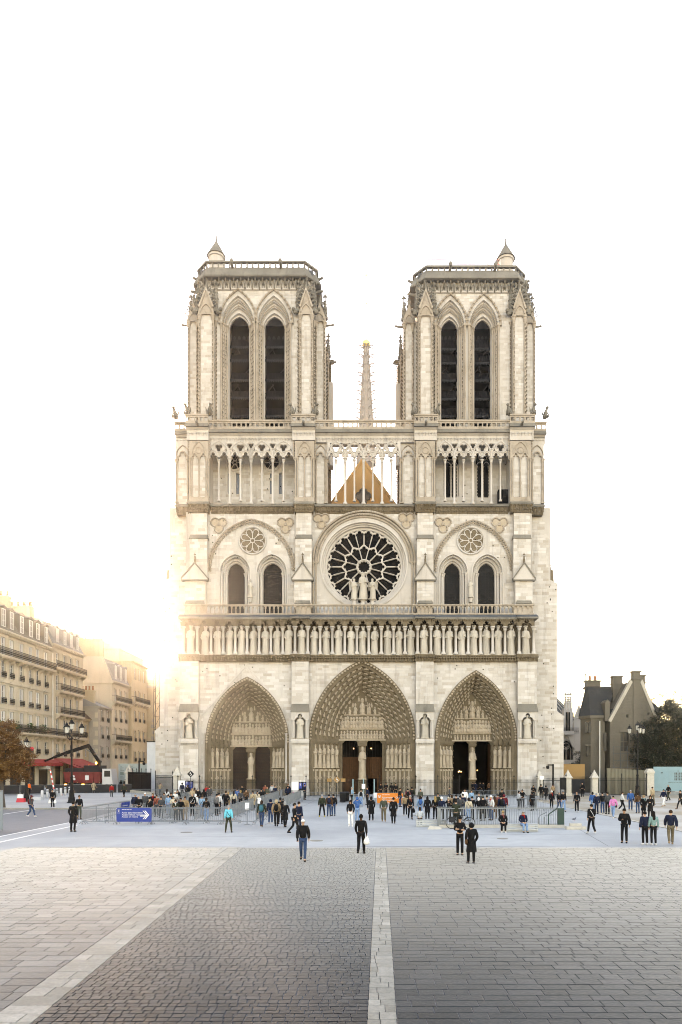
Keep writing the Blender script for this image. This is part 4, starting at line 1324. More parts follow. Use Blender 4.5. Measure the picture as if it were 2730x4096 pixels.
ashlar(gal, X(1745,dK), X(2038,dK), zc0, Z(1815,dK), dK, lan, .42, .5, 1.1)
for p in (917,951,1086,1122):
    gw = MB(); gw.box(X(p-7,dK), X(p+7,dK), dK+.3, dK+.36, Z(1978,dK), Z(1890,dK)); cpart(gw, 'slit_window', 'slit_glass', gal)
for c in rc_l:
    cx_ = sum(p[0] for p in c)/24; cz_ = sum(p[1] for p in c)/24
    gw2 = MB(); gw2.prism([(cx_+(x-cx_)*1.02, cz_+(z-cz_)*1.02) for x,z in c], dK+.5, dK+.55); cpart(gw2, 'gallery_glass', 'dark_glass', gal)
for p in (1806,1934):
    gw2 = MB(); gw2.prism(lancet(X(p,dK), Z(1992,dK), Z(1850,dK), 31*dK/FPX, 61*dK/FPX, 8), dK+.5, dK+.55); cpart(gw2, 'gallery_glass', 'dark_glass', gal)
go = MB()
for c in rc_l:
    cx_ = sum(p[0] for p in c)/24; cz_ = sum(p[1] for p in c)/24; r_ = 31*dK/FPX
    ring_mould(go, cx_, cz_, [(r_*1.36,dK+.02),(r_*1.32,dK-.10),(r_*1.12,dK-.14),(r_*1.0,dK+.05),(r_*.92,dK+.3)], 28)
    for k in range(26):
        a = 2*PI*k/26; go.blob((cx_+r_*1.27*math.cos(a), dK-.12, cz_+r_*1.27*math.sin(a)), .12,.1,.12, 4, 3)
    for k in range(6):
        a = PI*k/3; go.tube([(cx_+r_*.15*math.cos(a),dK+.4,cz_+r_*.15*math.sin(a)),(cx_+r_*.98*math.cos(a),dK+.4,cz_+r_*.98*math.sin(a))], .05, 5)
    go.tube([(cx_+r_*.3*math.cos(t), dK+.4, cz_+r_*.3*math.sin(t)) for t in [2*PI*j/12 for j in range(12)]], .05, 5, True)
for p in (1806,1934):
    cx_ = X(p,dK); a_ = 30*dK/FPX
    go.sweep(arch_pts(cx_, Z(1850,dK), a_*1.02, 61*dK/FPX, 10), [(0,dK-.02),(.06,dK-.10),(.2,dK-.06),(.2,dK+.02)])
    column(go, cx_, dK+.25, Z(1990,dK), Z(1862,dK), .10)
    for q in (-1,1):
        column(go, cx_+q*a_*.86, dK+.2, Z(1990,dK), Z(1862,dK), .10)
        go.sweep(arch_pts(cx_+q*a_*.45, Z(1866,dK), a_*.40, a_*.62, 6), [(0,dK+.15),(.10,dK+.15),(.10,dK+.35)])
        for k in range(9):
            zz = Z(1985-k*13,dK); go.put(CROCKET, T(cx_+q*a_*.72, dK+.2, zz, .26, q*1.2)); go.put(CROCKET, T(cx_-q*a_*.12, dK+.2, zz, .22, q*1.2))
    f_ = foil(cx_, Z(1822,dK), .62, 4, PI/4)
    go.tube([(x,dK+.25,z) for x,z in f_], .07, 5, True)
cpart(go, 'gallery_window_tracery', 'limestone', gal)
# small dark kiosk in the south bay
kk = MB(); kk.box(X(1993,dK-1), X(2040,dK-1), dK-1.4, dK-.5, zc0, Z(1962,dK-1))
cpart(kk, 'kiosk', 'louvre_lead', gal)

TRC = [(833,1178,False),(1308,1603,True),(1745,2040,False)]
colS = MB(); column(colS, 0,0,0, zcap-zc0-.35, .115, .55, 10); colT = MB(); column(colT, 0,0,0, zcap-zc0+.25, .155, .60, 10)
meS = colS.mesh('colonnette'); meS.shade_smooth(); meS.materials.append(M['limestone'])
meT = colT.mesh('colonnette'); meT.shade_smooth(); meT.materials.append(M['limestone'])
for (p0,p1,opened) in TRC:
    x0, x1 = X(p0,dC), X(p1,dC); W_ = (x1-x0)/4
    heads = []; hol = []
    z0 = zcap-.1
    for k in range(8):
        c = x0+(k+.5)*W_/2
        heads.append(trefoil_head(c, z0+.12, W_*.19))
    for k in range(4):
        c = x0+(k+.5)*W_
        hol.append(foil(c, z0+1.42, .52, 3, R(-90), 5, .5, .52))
        for q in (-1,1):
            hol.append([(c+q*W_*.30,z0+1.02),(c+q*W_*.40,z0+.92),(c+q*W_*.34,z0+1.35)][::q])
    for k in range(1,4):
        hol.append(foil(x0+k*W_, z0+1.66, .36, 3, R(-90), 5, .5, .52))
    if opened:
        for k in range(4):
            c = x0+(k+.5)*W_
            for q in (-1,1): hol.append([(c+q*W_*.16,z0+2.02),(c+q*W_*.34,z0+2.02),(c+q*W_*.30,z0+1.82)][::-q])
    mb = MB()
    ol = notched(x0, x1, z0, ztr, heads)
    mb.plate(ol, hol, dC-.16, dC+.22)
    # raised ribs
    for k in range(4):
        c = x0+(k+.5)*W_
        pth = arch_pts(c, z0+.25, W_*.5, 2.0, 10)
        mb.tube([(x,dC-.2,z) for x,z in pth], .075, 5)
        mb.tube([(x,dC-.2,z) for x,z in foil(c, z0+1.42, .66, 3, R(-90), 5, .5, .52)], .05, 4, True)
        for q in (-.25,.25):
            mb.tube([(x,dC-.2,z) for x,z in arch_pts(c+q*W_, z0+.1, W_*.24, W_*.34, 6)], .055, 5)
    for k in range(1,4): mb.tube([(x,dC-.2,z) for x,z in foil(x0+k*W_, z0+1.66, .50, 3, R(-90), 5, .5, .52)], .045, 4, True)
    cpart(mb, 'tracery_screen', 'limestone', gal)
    for k in range(1,8):
        o = obj('colonnette', meT if k % 2 == 0 else meS, None, gal)
        o.location = (x0+k*W_/2, dC+.02, zc0-.25 if k % 2 == 0 else zc0+.15)
    if not opened:
        cap_ = MB(); cap_.box(x0, x1, dC+.22, dK, ztr-.1, ztr+.3); cpart(cap_, 'gallery_vault', 'limestone', gal)
# piers of the gallery
dP = 91.2
PIER = [(757,834),(1180,1257),(1665,1742),(2043,2126)]
for (p0,p1) in PIER:
    mb = MB(); x0, x1 = X(p0,dP), X(p1,dP); c = (x0+x1)/2; wd = x1-x0
    mb.box(x0+.15, x1-.15, dP+.35, dK+.3, zc0-.3, Z(1748,dP))
    po = cpart(mb, 'gallery_pier', 'limestone', None)
    ashlar(po, x0+.15, x1-.15, zc0+.3, Z(1845,dP), dP+.35, (), .44, .6, 1.2)
    cc = MB()
    cc.box(x0-.02, x1+.02, dP-.05, dP+.5, zc0-.3, zc0+.45)
    for q, n_ in ((-.42,2),(0,1),(.42,2)):
        for j in range(n_):
            column(cc, c+q*wd+(j-.5*(n_-1))*.26, dP+.2, zc0+.45, Z(1830,dP)+.05, .10, .45)
    zc_ = Z(1830,dP)
    cc.prism(notched(x0, x1, zc_, Z(1762,dP), [trefoil_head(c-wd*.22, zc_+.1, wd*.15), trefoil_head(c+wd*.22, zc_+.1, wd*.15)]), dP+.10, dP+.36)
    cc.sweep(arch_pts(c, zc_+.55, wd*.32, 1.5, 8), [(0,dP+.12),(.03,dP-.0),(.12,dP-.0),(.14,dP+.12)])
    cc.tube([(c+.42*math.cos(t), dP+.08, zc_+1.0+.42*math.sin(t)) for t in [2*PI*j/14 for j in range(14)]], .06, 5, True)
    for q in (-1,1):
        for k in range(12): cc.put(CROCKET, T(c+q*wd*.5, dP+.2+.05*(k%2), zc_-.2+k*.22, .24, q*1.3))
    cpart(cc, 'pier_arcade', 'moulded_stone', po)
# solid wall strips beside the central opening, outer corners
for a, b in ((1257,1308),(1603,1665),(2126,2180),(700,757)):
    ws = MB(); ws.box(X(a,dC)-.02, X(b,dC)+.02, dC+.45, dK+2.0 if a in (2126,700) else dK+.2, zc0-.3, Z(1748,dC))
    wso = cpart(ws, 'gallery_wall', 'limestone'); wc = MB()
    x0, x1 = X(a,dC), X(b,dC); c = (x0+x1)/2; wd = x1-x0
    ashlar(wso, x0, x1, zc0+.2, Z(1840,dC), dC+.45, (), .42, .4, .9)
    for q in (-.42,.42):
        for j in (-1,1): column(wc, c+q*wd+j*.11, dC+.3, zc0, Z(1832,dC), .09, .45)
    wc.sweep(trefoil_head(c, Z(1832,dC)+.1, wd*.33), [(0,dC+.20),(.10,dC+.16),(.2,dC+.2),(.2,dC+.45)])
    wc.sweep(arch_pts(c, Z(1832,dC)+.5, wd*.42, 1.3, 6), [(0,dC+.44),(.03,dC+.3),(.12,dC+.3),(.14,dC+.44)])
    cpart(wc, 'wall_arcade', 'moulded_stone', wso)

# ---- cornice and pierced parapet above the great gallery
zq0, zq1 = Z(1768,dC), Z(1722,dC)
qc = MB(); qg = MB(); qp = MB()
segs3 = [(700,752,dC+.3),(752,838,dP-.15),(838,1172,dC-.2),(1172,1262,dP-.15),(1262,1658,dC-.2),(1658,1748,dP-.15),(1748,2038,dC-.2),(2038,2132,dP-.15),(2132,2186,dC+.3)]
for a,b,y in segs3:
    hi_ = .45 if y < dC-.4 else 0
    zt = zq1 + hi_
    yk = dC+1.6 if a == 1262 else dK+1
    qc.box(X(a,dC), X(b,dC), y+.25, yk, zq0, zq0+.9+hi_)
    leaf_band(qc, X(a,dC), X(b,dC), y+.24, zq0+.12+hi_, zq0+.55+hi_, .42)
    qc.frustum(X(a,dC),X(b,dC),y+.25,yk,zq0+.85+hi_, X(a-3,dC),X(b+3,dC),y-.25,yk,zt-.3)
    qg.frustum(X(a-3,dC),X(b+3,dC),y-.32,yk,zt-.42, X(a-3,dC),X(b+3,dC),y-.2,yk,zt+.02)
    y_ = y-.18
    x0, x1 = X(a-2,dC), X(b+2,dC)
    zz0, zz1 = zt+.02, zt+1.15
    n_ = max(2, round((x1-x0)/.62)); st = (x1-x0)/n_
    hs = [foil(x0+(k+.5)*st, (zz0+zz1)/2+.0, st*.46, 4, PI/4, 4, .52, .5) for k in range(n_)]
    qp.plate(rect(x0,x1,zz0+.1,zz1-.12), hs, y_, y_+.16)
    qp.box(x0-.05, x1+.05, y_-.08, y_+.26, zz1-.14, zz1+.08)
    qp.box(x0-.02, x1+.02, y_-.04, y_+.22, zz0, zz0+.12)
cor = cpart(qc, 'gallery_cornice', 'limestone'); cpart(qg, 'gutter', 'weathered_stone', cor)
par = cpart(qp, 'pierced_parapet', 'moulded_stone')
wl = MB(); wl.box(X(700,dC), X(1300,dC), dC+.5, 106, Z(1745,dC), Z(1738,dC)); wl.box(X(1610,dC), X(2186,dC), dC+.5, 106, Z(1745,dC), Z(1738,dC)); wl.box(X(1300,dC), X(1610,dC), dC+.1, dC+1.6, Z(1745,dC), Z(1738,dC)); cpart(wl, 'gallery_roof', 'weathered_stone', cor)
# carved beasts at the corners
ch = MB()
ch.tube([(0,.1,0),(0,.0,.35),(0,-.12,.62),(0,-.22,.82)], [.20,.22,.17,.12], 7)
ch.blob((0,-.30,.92), .14,.18,.13, 7, 5); ch.blob((0,-.46,.88), .07,.10,.06, 5, 3)
for q in (-1,1):
    ch.tube([(q*.12,-.05,.6),(q*.2,-.22,.38),(q*.14,-.30,.06)], [.07,.06,.06], 5)
    ch.tube([(q*.15,.08,.15),(q*.24,-.05,.28),(q*.18,-.18,.02)], [.10,.09,.07], 5)
    ch.blob((q*.10,-.22,1.06), .04,.04,.09, 4, 3)
    ch.prism([(q*.1,.35),(q*.34,.75),(q*.30,.3)][::q], .08, .13)
CHM = ch.mesh('chimera'); CHM.shade_smooth(); CHM.materials.append(M['weathered_stone'])
for p, rz in ((752,-.6),(838,.7),(1172,-.7),(1262,.7),(1658,-.7),(1748,.7),(2038,-.7),(2132,.6),(2182,.4),(703,-.4)):
    o = obj('chimera', CHM, None, par); o.location = (X(p,dP), dP-.1, zq1+1.62 if 740<p<2140 else zq1+1.2); o.scale = (1.35,)*3; o.rotation_euler = (0,0,rz)
gg = MB()
for p in (795,1217,1703,2085):
    gg.tube([(X(p,dP),dP+.2,zq1+.25),(X(p,dP),dP-1.0,zq1+.2)], [.2,.16], 6); gg.blob((X(p,dP),dP-1.1,zq1+.26), .2,.26,.2, 6, 4)
cpart(gg, 'gargoyle', 'weathered_stone', cor)

# ---- bell towers
dT, dTb = 93.0, 92.15
TOW = [dict(fb=((794,855),(1198,1252)), sb=(752,1302), op=((953,40),(1096,40)), sp=1300, ap=1249, hood=72, hap=1168, fr=(1111,1161), co=(1079,1111), pa=(1046,1081), body=(796,1254), cap=1256, tur=(866,1036,966,945), rb=(1312,1350)),
       dict(fb=((1676,1733),(2054,2106)), sb=(1616,2142), op=((1802,33),(1936,33)), sp=1308, ap=1261, hood=64, hap=1186, fr=(1127,1173), co=(1091,1121), pa=(1065,1095), body=(1672,2096), cap=1262, tur=(2024,1048,978,958), rb=(1604,1352))]
zt0 = Z(1715,dTb)
for ti, t in enumerate(TOW):
    zsp = Z(t['sp'],dT); s = dT/FPX
    zfr0 = Z(t['fr'][1],dT); zfr1 = Z(t['fr'][0],dT)
    bx0, bx1 = X(t['body'][0],dT), X(t['body'][1],dT)
    # front wall with the twin openings
    wl = MB(); hs = []
    for (c, hw) in t['op']:
        hs.append(lancet(X(c,dT), zt0+.05, zsp, t['hood']*.93*s, (t['sp']-t['hap'])*.94*s, 10))
    wl.plate(rect(bx0, bx1, zt0, zfr0), hs, dT, dT+.9)
    for y0_, y1_ in ((dT+.9, dT+3.0),):      # side walls and back
        pass
    wl.box(bx0, bx0+1.6, dT+.9, dT+13, zt0, zfr1); wl.box(bx1-1.6, bx1, dT+.9, dT+13, zt0, zfr1)
    wl.box(bx0+1.6, bx1-1.6, dT+10.5, dT+13, zt0, zfr1)
    wl.box(bx0, bx1, dT+.02, dT+13, zfr0, zfr1)
    wl.box(bx0+1.6, bx1-1.6, dT+3.6, dT+3.9, zt0, zfr0)
    tw = cpart(wl, 'tower', 'limestone')
    tw['label'] = 'taller bell tower with a pointed stair turret' if ti == 0 else 'bell tower with a stair turret at its outer corner'
    ashlar(tw, X(t['fb'][0][1],dT), X(t['fb'][1][0],dT), zt0, zfr0, dT, hs, .42, .5, 1.1)
    # orders of each opening
    for (c, hw) in t['op']:
        cx = X(c,dT)
        ho = t['hood']
        def rg(a_px, rise, y):
            p = arch_pts(cx, zsp, a_px*s, rise*s, 12)
            return [(cx-a_px*s,y,zt0)] + [(x,y,z) for x,z in p] + [(cx+a_px*s,y,zt0)]
        rise0 = t['sp']-t['hap']; rise1 = t['sp']-t['ap']
        mb = MB(); rs = []
        K = 4
        for k in range(K):
            f = k/K; g = (k+1)/K
            A = lambda q: ho*.95+(hw-ho*.95)*q
            H = lambda q: rise0*.96+(rise1-rise0*.96)*q
            Y = lambda q: dT-.02+.95*q
            rs += [rg(A(f),H(f),Y(f)), rg(A(f+.12),H(f+.12),Y(f)-.06), rg(A(f+.16),H(f+.16),Y(f)+.25)]
        rs += [rg(hw,rise1,dT+.94), rg(hw,rise1,dT+1.25)]
        mb.loft(rs)
        op = cpart(mb, 'bell_opening', 'limestone', tw)
        dec = MB(); hk0 = MB()
        # hood mould with crockets, carved bands, shafts with capitals and hooks
        pth = arch_pts(cx, zsp+.1, (ho+2)*s, (rise0+3)*s, 16)
        dec.sweep(pth, [(0,dT+.02),(0,dT-.16),(.12,dT-.24),(.22,dT-.12),(.22,dT+.02)])
        for k in range(2,31,2): dec.blob((pth[k][0], dT-.22, pth[k][1]+.12), .2,.15,.17, 5, 3)
        for fr_, yy in ((.30,dT+.28),(.55,dT+.52)):
            A_ = ho*.95+(hw-ho*.95)*fr_; H_ = rise0*.96+(rise1-rise0*.96)*fr_
            for q in arch_pts(cx, zsp, A_*s, H_*s, 17): dec.blob((q[0],yy-.12,q[1]), .12,.13,.12, 4, 3)
        for q in (-1,1):
            for fr_, yy, r_ in ((.06,dT-.12,.12),(.24,dT+.18,.13),(.48,dT+.42,.13),(.74,dT+.66,.13)):
                A_ = ho*.95+(hw-ho*.95)*fr_
                column(dec, cx+q*A_*s, yy, zt0, zsp+.12, r_, .75)
                dec.box(cx+q*A_*s-.26, cx+q*A_*s+.26, yy-.28, yy+.2, zsp+.06, zsp+.26)
            for fr_, yy in (((.15,dT+.08),(.36,dT+.32),(.60,dT+.55)) if ti == 0 else ((.36,dT+.32),)):
                A_ = ho*.95+(hw-ho*.95)*fr_
                zz = zt0+.4
                while zz < zsp-.8:
                    hk0.put(CROCKET, T(cx+q*A_*s, yy-.05, zz, .20, rnd.uniform(-.4,.4))); zz += .52
        dc = cpart(dec, 'opening_shafts', 'moulded_stone', tw)
        tag(cpart(hk0, 'leaf_hooks', 'soot_shade_stone', tw), kind='stuff')
        # louvre boards
        rows = [1392,1446,1525,1595,1669] if ti == 0 else [1400,1456,1526,1600,1668]
        tops = [1345,1405,1480,1552,1622]
        x0, x1 = cx-hw*s, cx+hw*s
        for k, (rb, rt) in enumerate(zip(rows, tops)):
            lv = MB(); zb_, zt_ = Z(rb,dT+1.6), Z(rt,dT+1.6)
            nb = 6
            for j in range(nb):
                xa = x0+(x1-x0)*j/nb; xb = x0+(x1-x0)*(j+1)/nb
                lv.hexa([(xa+.01,dT+1.35+.02*(j%2),zb_),(xb-.01,dT+1.35+.02*(j%2),zb_),(xb-.01,dT+1.43,zb_),(xa+.01,dT+1.43,zb_),
                         (xa+.01,dT+2.3,zt_),(xb-.01,dT+2.3,zt_),(xb-.01,dT+2.38,zt_),(xa+.01,dT+2.38,zt_)])
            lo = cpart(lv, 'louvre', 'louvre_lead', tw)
            fg = MB(); nt_ = 11
            for j in range(nt_):
                xa = x0+(x1-x0)*j/nt_; xb = x0+(x1-x0)*(j+1)/nt_
                fg.prism([(xa+.02,zb_+.12),(xb-.02,zb_+.12),(xb-.02,zb_-.12),((xa+xb)/2,zb_-.30),(xa+.02,zb_-.12)], dT+1.28, dT+1.33)
            cpart(fg, 'louvre_fringe', 'louvre_fringe', lo)
            if k in (1,2,3):
                bm_ = MB()
                xx = x0+.5 if (k+ti) % 2 else x1-.5
                bm_.bar((xx-.6,dT+2.55,zt_-.3),(xx+.5,dT+2.55,zt_+1.0),.16,.12); bm_.bar((xx+.9,dT+2.6,zt_-.3),(xx+.3,dT+2.6,zt_+1.0),.16,.12)
                cpart(bm_, 'bell_frame_beam', 'louvre_fringe', lo)
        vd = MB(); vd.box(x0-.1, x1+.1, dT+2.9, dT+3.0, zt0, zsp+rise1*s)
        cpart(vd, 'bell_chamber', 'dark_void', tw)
        fm = MB()
        for j in range(4):
            xa = x0+(x1-x0)*(j+.1)/4; xb = x0+(x1-x0)*(j+.9)/4
            fm.prism(lancet((xa+xb)/2, Z(1318,dT), Z(1303,dT), (xb-xa)/2*.8, .35, 3), dT+2.70, dT+2.74)
        for j in range(2):
            xa = x0+(x1-x0)*(.2+.4*j); fm.box(xa, xa+(x1-x0)*.22, dT+2.70, dT+2.74, Z(1342,dT), Z(1324,dT))
        cpart(fm, 'bell_chamber_panes', 'louvre_fringe', tw)
        fb_ = MB(); fb_.box(x0, x1, dT+2.60, dT+2.68, Z(1323,dT), Z(1320,dT)); fb_.box(x0, x1, dT+2.60, dT+2.68, Z(1348,dT), Z(1344,dT))
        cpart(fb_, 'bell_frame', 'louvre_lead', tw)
    # corner buttresses: front ones and side ones, with shafts, hooks, gablets and pinnacles
    hkm = MB()
    def shafts(mb, xs, y, z0, z1, hooks=True, ang=0.0):
        for x in xs:
            column(mb, x, y, z0, z1, .17, .7)
            if hooks:
                zz = z0+.5
                while zz < z1-1.0:
                    hkm.put(CROCKET, T(x, y-.08, zz, .21, ang+rnd.uniform(-.25,.25))); zz += .53
    zc = Z(t['cap'],dTb)
    for si_, (p0,p1) in enumerate(t['fb']):
        x0, x1 = X(p0,dTb), X(p1,dTb); c = (x0+x1)/2; wd = x1-x0
        mb = MB(); mb.box(x0+.12, x1-.12, dTb+.25, dT+.9, zt0, zc+.1)
        mb.box(x0+.35, x1-.35, dTb+.6, dT+.9, zc+.1, Z(t['fr'][1]+18,dT))
        bo = cpart(mb, 'corner_buttress', 'limestone', tw)
        ashlar(tw, x0+.15, x1-.15, zt0, zc-.6, dTb+.25, (), .42, .5, 1.0)
        sh = MB(); shafts(sh, (x0+.12, x1-.12), dTb+.2, zt0, zc)
        sgn = -1 if si_ == 0 else 1
        # hooks on the chamfer towards the wall and the outer edge
        for k in range(26):
            zz = zt0+.5+k*.53
            if zz > zc-1: break
            for xx, yy in ((x0-.12, dTb+.75),(x1+.12, dTb+.75)): hkm.put(CROCKET, T(xx, yy, zz, .21, .9 if xx > c else -.9))
        for xx in (x0-.12, x1+.12): column(sh, xx, dTb+.85, zt0, zc-.4, .14, .6)
        cpart(sh, 'buttress_shafts', 'moulded_stone', tw)
        gb = MB()
        gb.prism([(x0-.1,zc+.05),(x1+.1,zc+.05),(x1-.15,zc+1.1),(c,zc+3.4),(x0+.15,zc+1.1)], dTb+.02, dTb+.6)
        gb.sweep(arch_pts(c, zc+.25, wd*.32, 1.0, 6), [(0,dTb-.0),(.04,dTb-.12),(.16,dTb-.12),(.2,dTb+.02)])
        for q in (-1,1):
            gb.hexa([(c+q*wd*.52,dTb-.14,zc+1.0),(c,dTb-.14,zc+3.6),(c,dTb+.3,zc+3.6),(c+q*wd*.52,dTb+.3,zc+1.0),
                     (c+q*wd*.40,dTb-.14,zc+.9),(c,dTb-.14,zc+3.2),(c,dTb+.3,zc+3.2),(c+q*wd*.40,dTb+.3,zc+.9)])
        cpart(gb, 'gablet', 'moulded_stone', tw)
        g2 = MB()
        for q in (-1,1):
            for k in range(5): g2.put(CROCKET, T(c+q*wd*.50*(1-k/5.2), dTb-.05, zc+1.15+k*.5, .5, q*1.3))
            g2.put(PINN, T(c+q*wd*.58, dTb+.55, zc+.5, 1.15, sz=1.95)); g2.put(PINN, T(c+q*wd*.30, dTb+1.0, zc+2.0, 1.0, sz=1.7))
            g2.blob((c+q*wd*.78, dTb+.3, zc+.55), .42,.34,.36, 6, 4); g2.blob((c+q*wd*.95, dTb+.1, zc+.75), .24,.3,.26, 6, 4)
        g2.put(PINN, T(c, dTb+.2, zc+3.2, .55, sz=.75))
        cpart(g2, 'pinnacles', 'weathered_stone', tw)
    for si_, p in enumerate(t['sb']):
        q = -1 if si_ == 0 else 1
        yb_ = dT+1.0
        xo = X(p,yb_); xi = bx0+.3 if q < 0 else bx1-.3
        zc2 = Z(t['cap']+30,yb_)
        for (ya, yb2, rear) in ((yb_, yb_+2.6, False), (dT+9.8, dT+12.4, True)):
            mb = MB(); mb.box(min(xo-q*.15,xi), max(xo-q*.15,xi), ya+.2, yb2, zt0, zc2+.1)
            if rear: mb.box(min(xo+q*.6,xi), max(xo+q*.6,xi), ya+.6, yb2-.4, zt0, zc2-3)
            cpart(mb, 'side_buttress', 'limestone', tw)
            if not rear: ashlar(tw, min(xo,xi)+.2, max(xo,xi)-.2, zt0, zc2-.6, ya+.2, (), .42, .5, 1.0)
            sh = MB()
            xm = X(t['fb'][si_][0 if q < 0 else 1],dTb)
            shafts(sh, (xo-q*.1, xo-q*1.25), ya+.15, zt0, zc2, True)
            for k in range(25):
                zz = zt0+.4+k*.53
                if zz < zc2-1: hkm.put(CROCKET, T(xo, ya+1.0, zz, .21, q*1.4)); hkm.put(CROCKET, T(xo, ya+2.2, zz+.2, .21, q*1.4))
            cpart(sh, 'buttress_shafts', 'moulded_stone', tw)
            gb = MB(); c = (xo+xi)/2 + q*.2; wd = abs(xo-xi)*.9
            c = xo-q*.75; wd = 1.5
            gb.prism([(c-wd*.6,zc2+.05),(c+wd*.6,zc2+.05),(c+wd*.5,zc2+.7),(c,zc2+2.6),(c-wd*.5,zc2+.7)], ya-.05, ya+.5)
            gb.sweep(arch_pts(c, zc2+.2, wd*.32, .8, 6), [(0,ya-.06),(.04,ya-.16),(.14,ya-.16),(.18,ya-.04)])
            gb.prism_x([(ya+.3,zc2+.05),(yb2,zc2+.05),(yb2,zc2+.4),((ya+yb2)/2,zc2+2.6),(ya+.3,zc2+.4)], xo-q*.5-.2, xo-q*.5+.2)
            cpart(gb, 'gablet', 'moulded_stone', tw)
            g2 = MB()
            for qq in (-1,1):
                for k in range(4): g2.put(CROCKET, T(c+qq*wd*.5*(1-k/4.4), ya-.05, zc2+.8+k*.48, .32, qq*1.3))
            g2.put(PINN, T(c, ya+.3, zc2+2.3, .8, sz=.9)); g2.put(PINN, T(xo-q*.1, ya+1.3, zc2+1.1, .95, sz=1.5)); g2.put(PINN, T(xi-q*.2+q*.5, ya+1.0, zc2+1.6, 1.0, sz=1.7))
            g2.tube([(xo,ya+1.2,zc2+.2),(xo+q*.9,ya+1.0,zc2+.15)], [.18,.12], 5); g2.blob((xo+q*1.0,ya+1.0,zc2+.2), .2,.18,.18, 5, 3)
            cpart(g2, 'pinnacles', 'weathered_stone', tw)
    tag(cpart(hkm, 'leaf_hooks', 'soot_shade_stone', tw), kind='stuff')
    # rear shaft seen past the inner edge
    xr, ytop = t['rb']
    rr = MB(); yr = dT+12.0
    rr.box(X(xr,yr)-.45, X(xr,yr)+.45, yr, yr+2, zt0-10, Z(1440,yr))
    zz = zt0-8
    while zz < Z(1450,yr):
        for q in (-1,1): rr.put(CROCKET, T(X(xr,yr)+q*.45, yr+.1, zz, .3, q*1.2)); 
        zz += .6
    rr.put(PINN, T(X(xr,yr), yr+.6, Z(1440,yr), .9, sz=1.6)); rr.blob((X(xr,yr)+(.6 if ti == 0 else -.6), yr, Z(1440,yr)-.3), .5,.4,.4, 6, 4)
    cpart(rr, 'rear_pinnacle', 'carved_stone', tw)
    # crowning frieze, cornice, parapet
    fp = []
    ch_ = 1.3
    y0_, y1_ = dT, dT+13
    fp = [(bx0+ch_,y0_),(bx1-ch_,y0_),(bx1,y0_+ch_),(bx1,y1_-ch_),(bx1-ch_,y1_),(bx0+ch_,y1_),(bx0,y1_-ch_),(bx0,y0_+ch_)]
    zco0, zco1 = Z(t['co'][1],dT-.6), Z(t['co'][0],dT-.3)
    cb = MB()
    band(cb, fp, [(.06,zfr0-.05),(.22,zfr0+.05),(.22,zfr0+.18),(.08,zfr0+.3),(.10,zfr1-.2),(.35,zfr1-.1),(.40,zfr1+.05),(.30,zfr1+.1),(.85,zco0)])
    cf = cpart(cb, 'crown_frieze', 'limestone', tw)
    hk = MB()
    n_ = 15
    for k in range(n_):
        x = bx0+ch_*.6+(bx1-bx0-ch_*1.2)*k/(n_-1)
        hk.put(CROCKET, T(x, dT-.1, zfr1-.95, .55, rnd.uniform(-.15,.15), sz=.95))
        if k < n_-1: hk.put(CROCKET, T(x+(bx1-bx0)/n_/2, dT-.12, zfr0+.12, .52, rnd.uniform(-.15,.15), sz=.85))
        for q in (-.14,.14):
            hk.bar((x+q,dT-.15,zfr0+.2),(x+q,dT-.15,zfr0+.75),.07)
    for k in range(4):
        f = (k+.5)/4
        for q in (-1,1):
            xx = (bx0+ch_*(1-f)) if q < 0 else (bx1-ch_*(1-f)); yy = dT+ch_*f
            hk.put(CROCKET, T(xx, yy-.1, zfr1-.95, .5, q*.8, sz=.95))
    cpart(hk, 'frieze_hooks', 'weathered_stone', tw)
    cs = MB(); band(cs, fp, [(.78,zco0-.02),(.98,zco0+.05),(.98,zco0+.22),(.45,zco1+.1),(.30,zco1+.12)])
    cpart(cs, 'cornice', 'weathered_stone', tw)
    pp = MB(); zp0, zp1 = zco1+.1, Z(t['pa'][0],dT-.3)
    off = .34
    f2 = []
    # parapet panels on the front, the chamfers and the sides
    corners = [(bx0-off,y0_+ch_),(bx0+ch_-.14,y0_-off),(bx1-ch_+.14,y0_-off),(bx1+off,y0_+ch_)]
    for (a, b) in ((corners[0],corners[1]),(corners[1],corners[2]),(corners[2],corners[3]),((bx0-off,y1_-ch_),corners[0]),(corners[3],(bx1+off,y1_-ch_))):
        A_ = Vector(a); B_ = Vector(b); ln = (B_-A_).length; dr = (B_-A_)/ln
        nk = max(2, round(ln/.78)); st = ln/nk
        sub = MB()
        sub.plate(rect(0,ln,0.08,zp1-zp0-.2), [foil((k+.5)*st,(zp1-zp0)/2-.06,st*.47,4,PI/4,4,.52,.5) for k in range(nk)], -.08, .08)
        sub.box(-.05,ln+.05,-.20,.20,zp1-zp0-.24,zp1-zp0); sub.box(0,ln,-.12,.12,0,.12)
        M4 = Matrix(((dr.x,-dr.y,0,a[0]),(dr.y,dr.x,0,a[1]),(0,0,1,zp0),(0,0,0,1)))
        pp.put((sub.v,sub.f), M4)
    cpart(pp, 'parapet', 'weathered_stone', tw)
    tr_ = MB(); tr_.box(bx0+.1, bx1-.1, dT+.1, dT+12.9, zfr1, zco1+.25); cpart(tr_, 'tower_roof', 'grey_lead', tw)
    gg = MB()
    for f in (.30,.72):
        x = bx0+(bx1-bx0)*f
        gg.tube([(x,dT-.3,zco1+.2),(x,dT-1.2,zco1+.35)], [.2,.16], 6); gg.blob((x,dT-1.25,zco1+.5), .26,.30,.36, 6, 4)
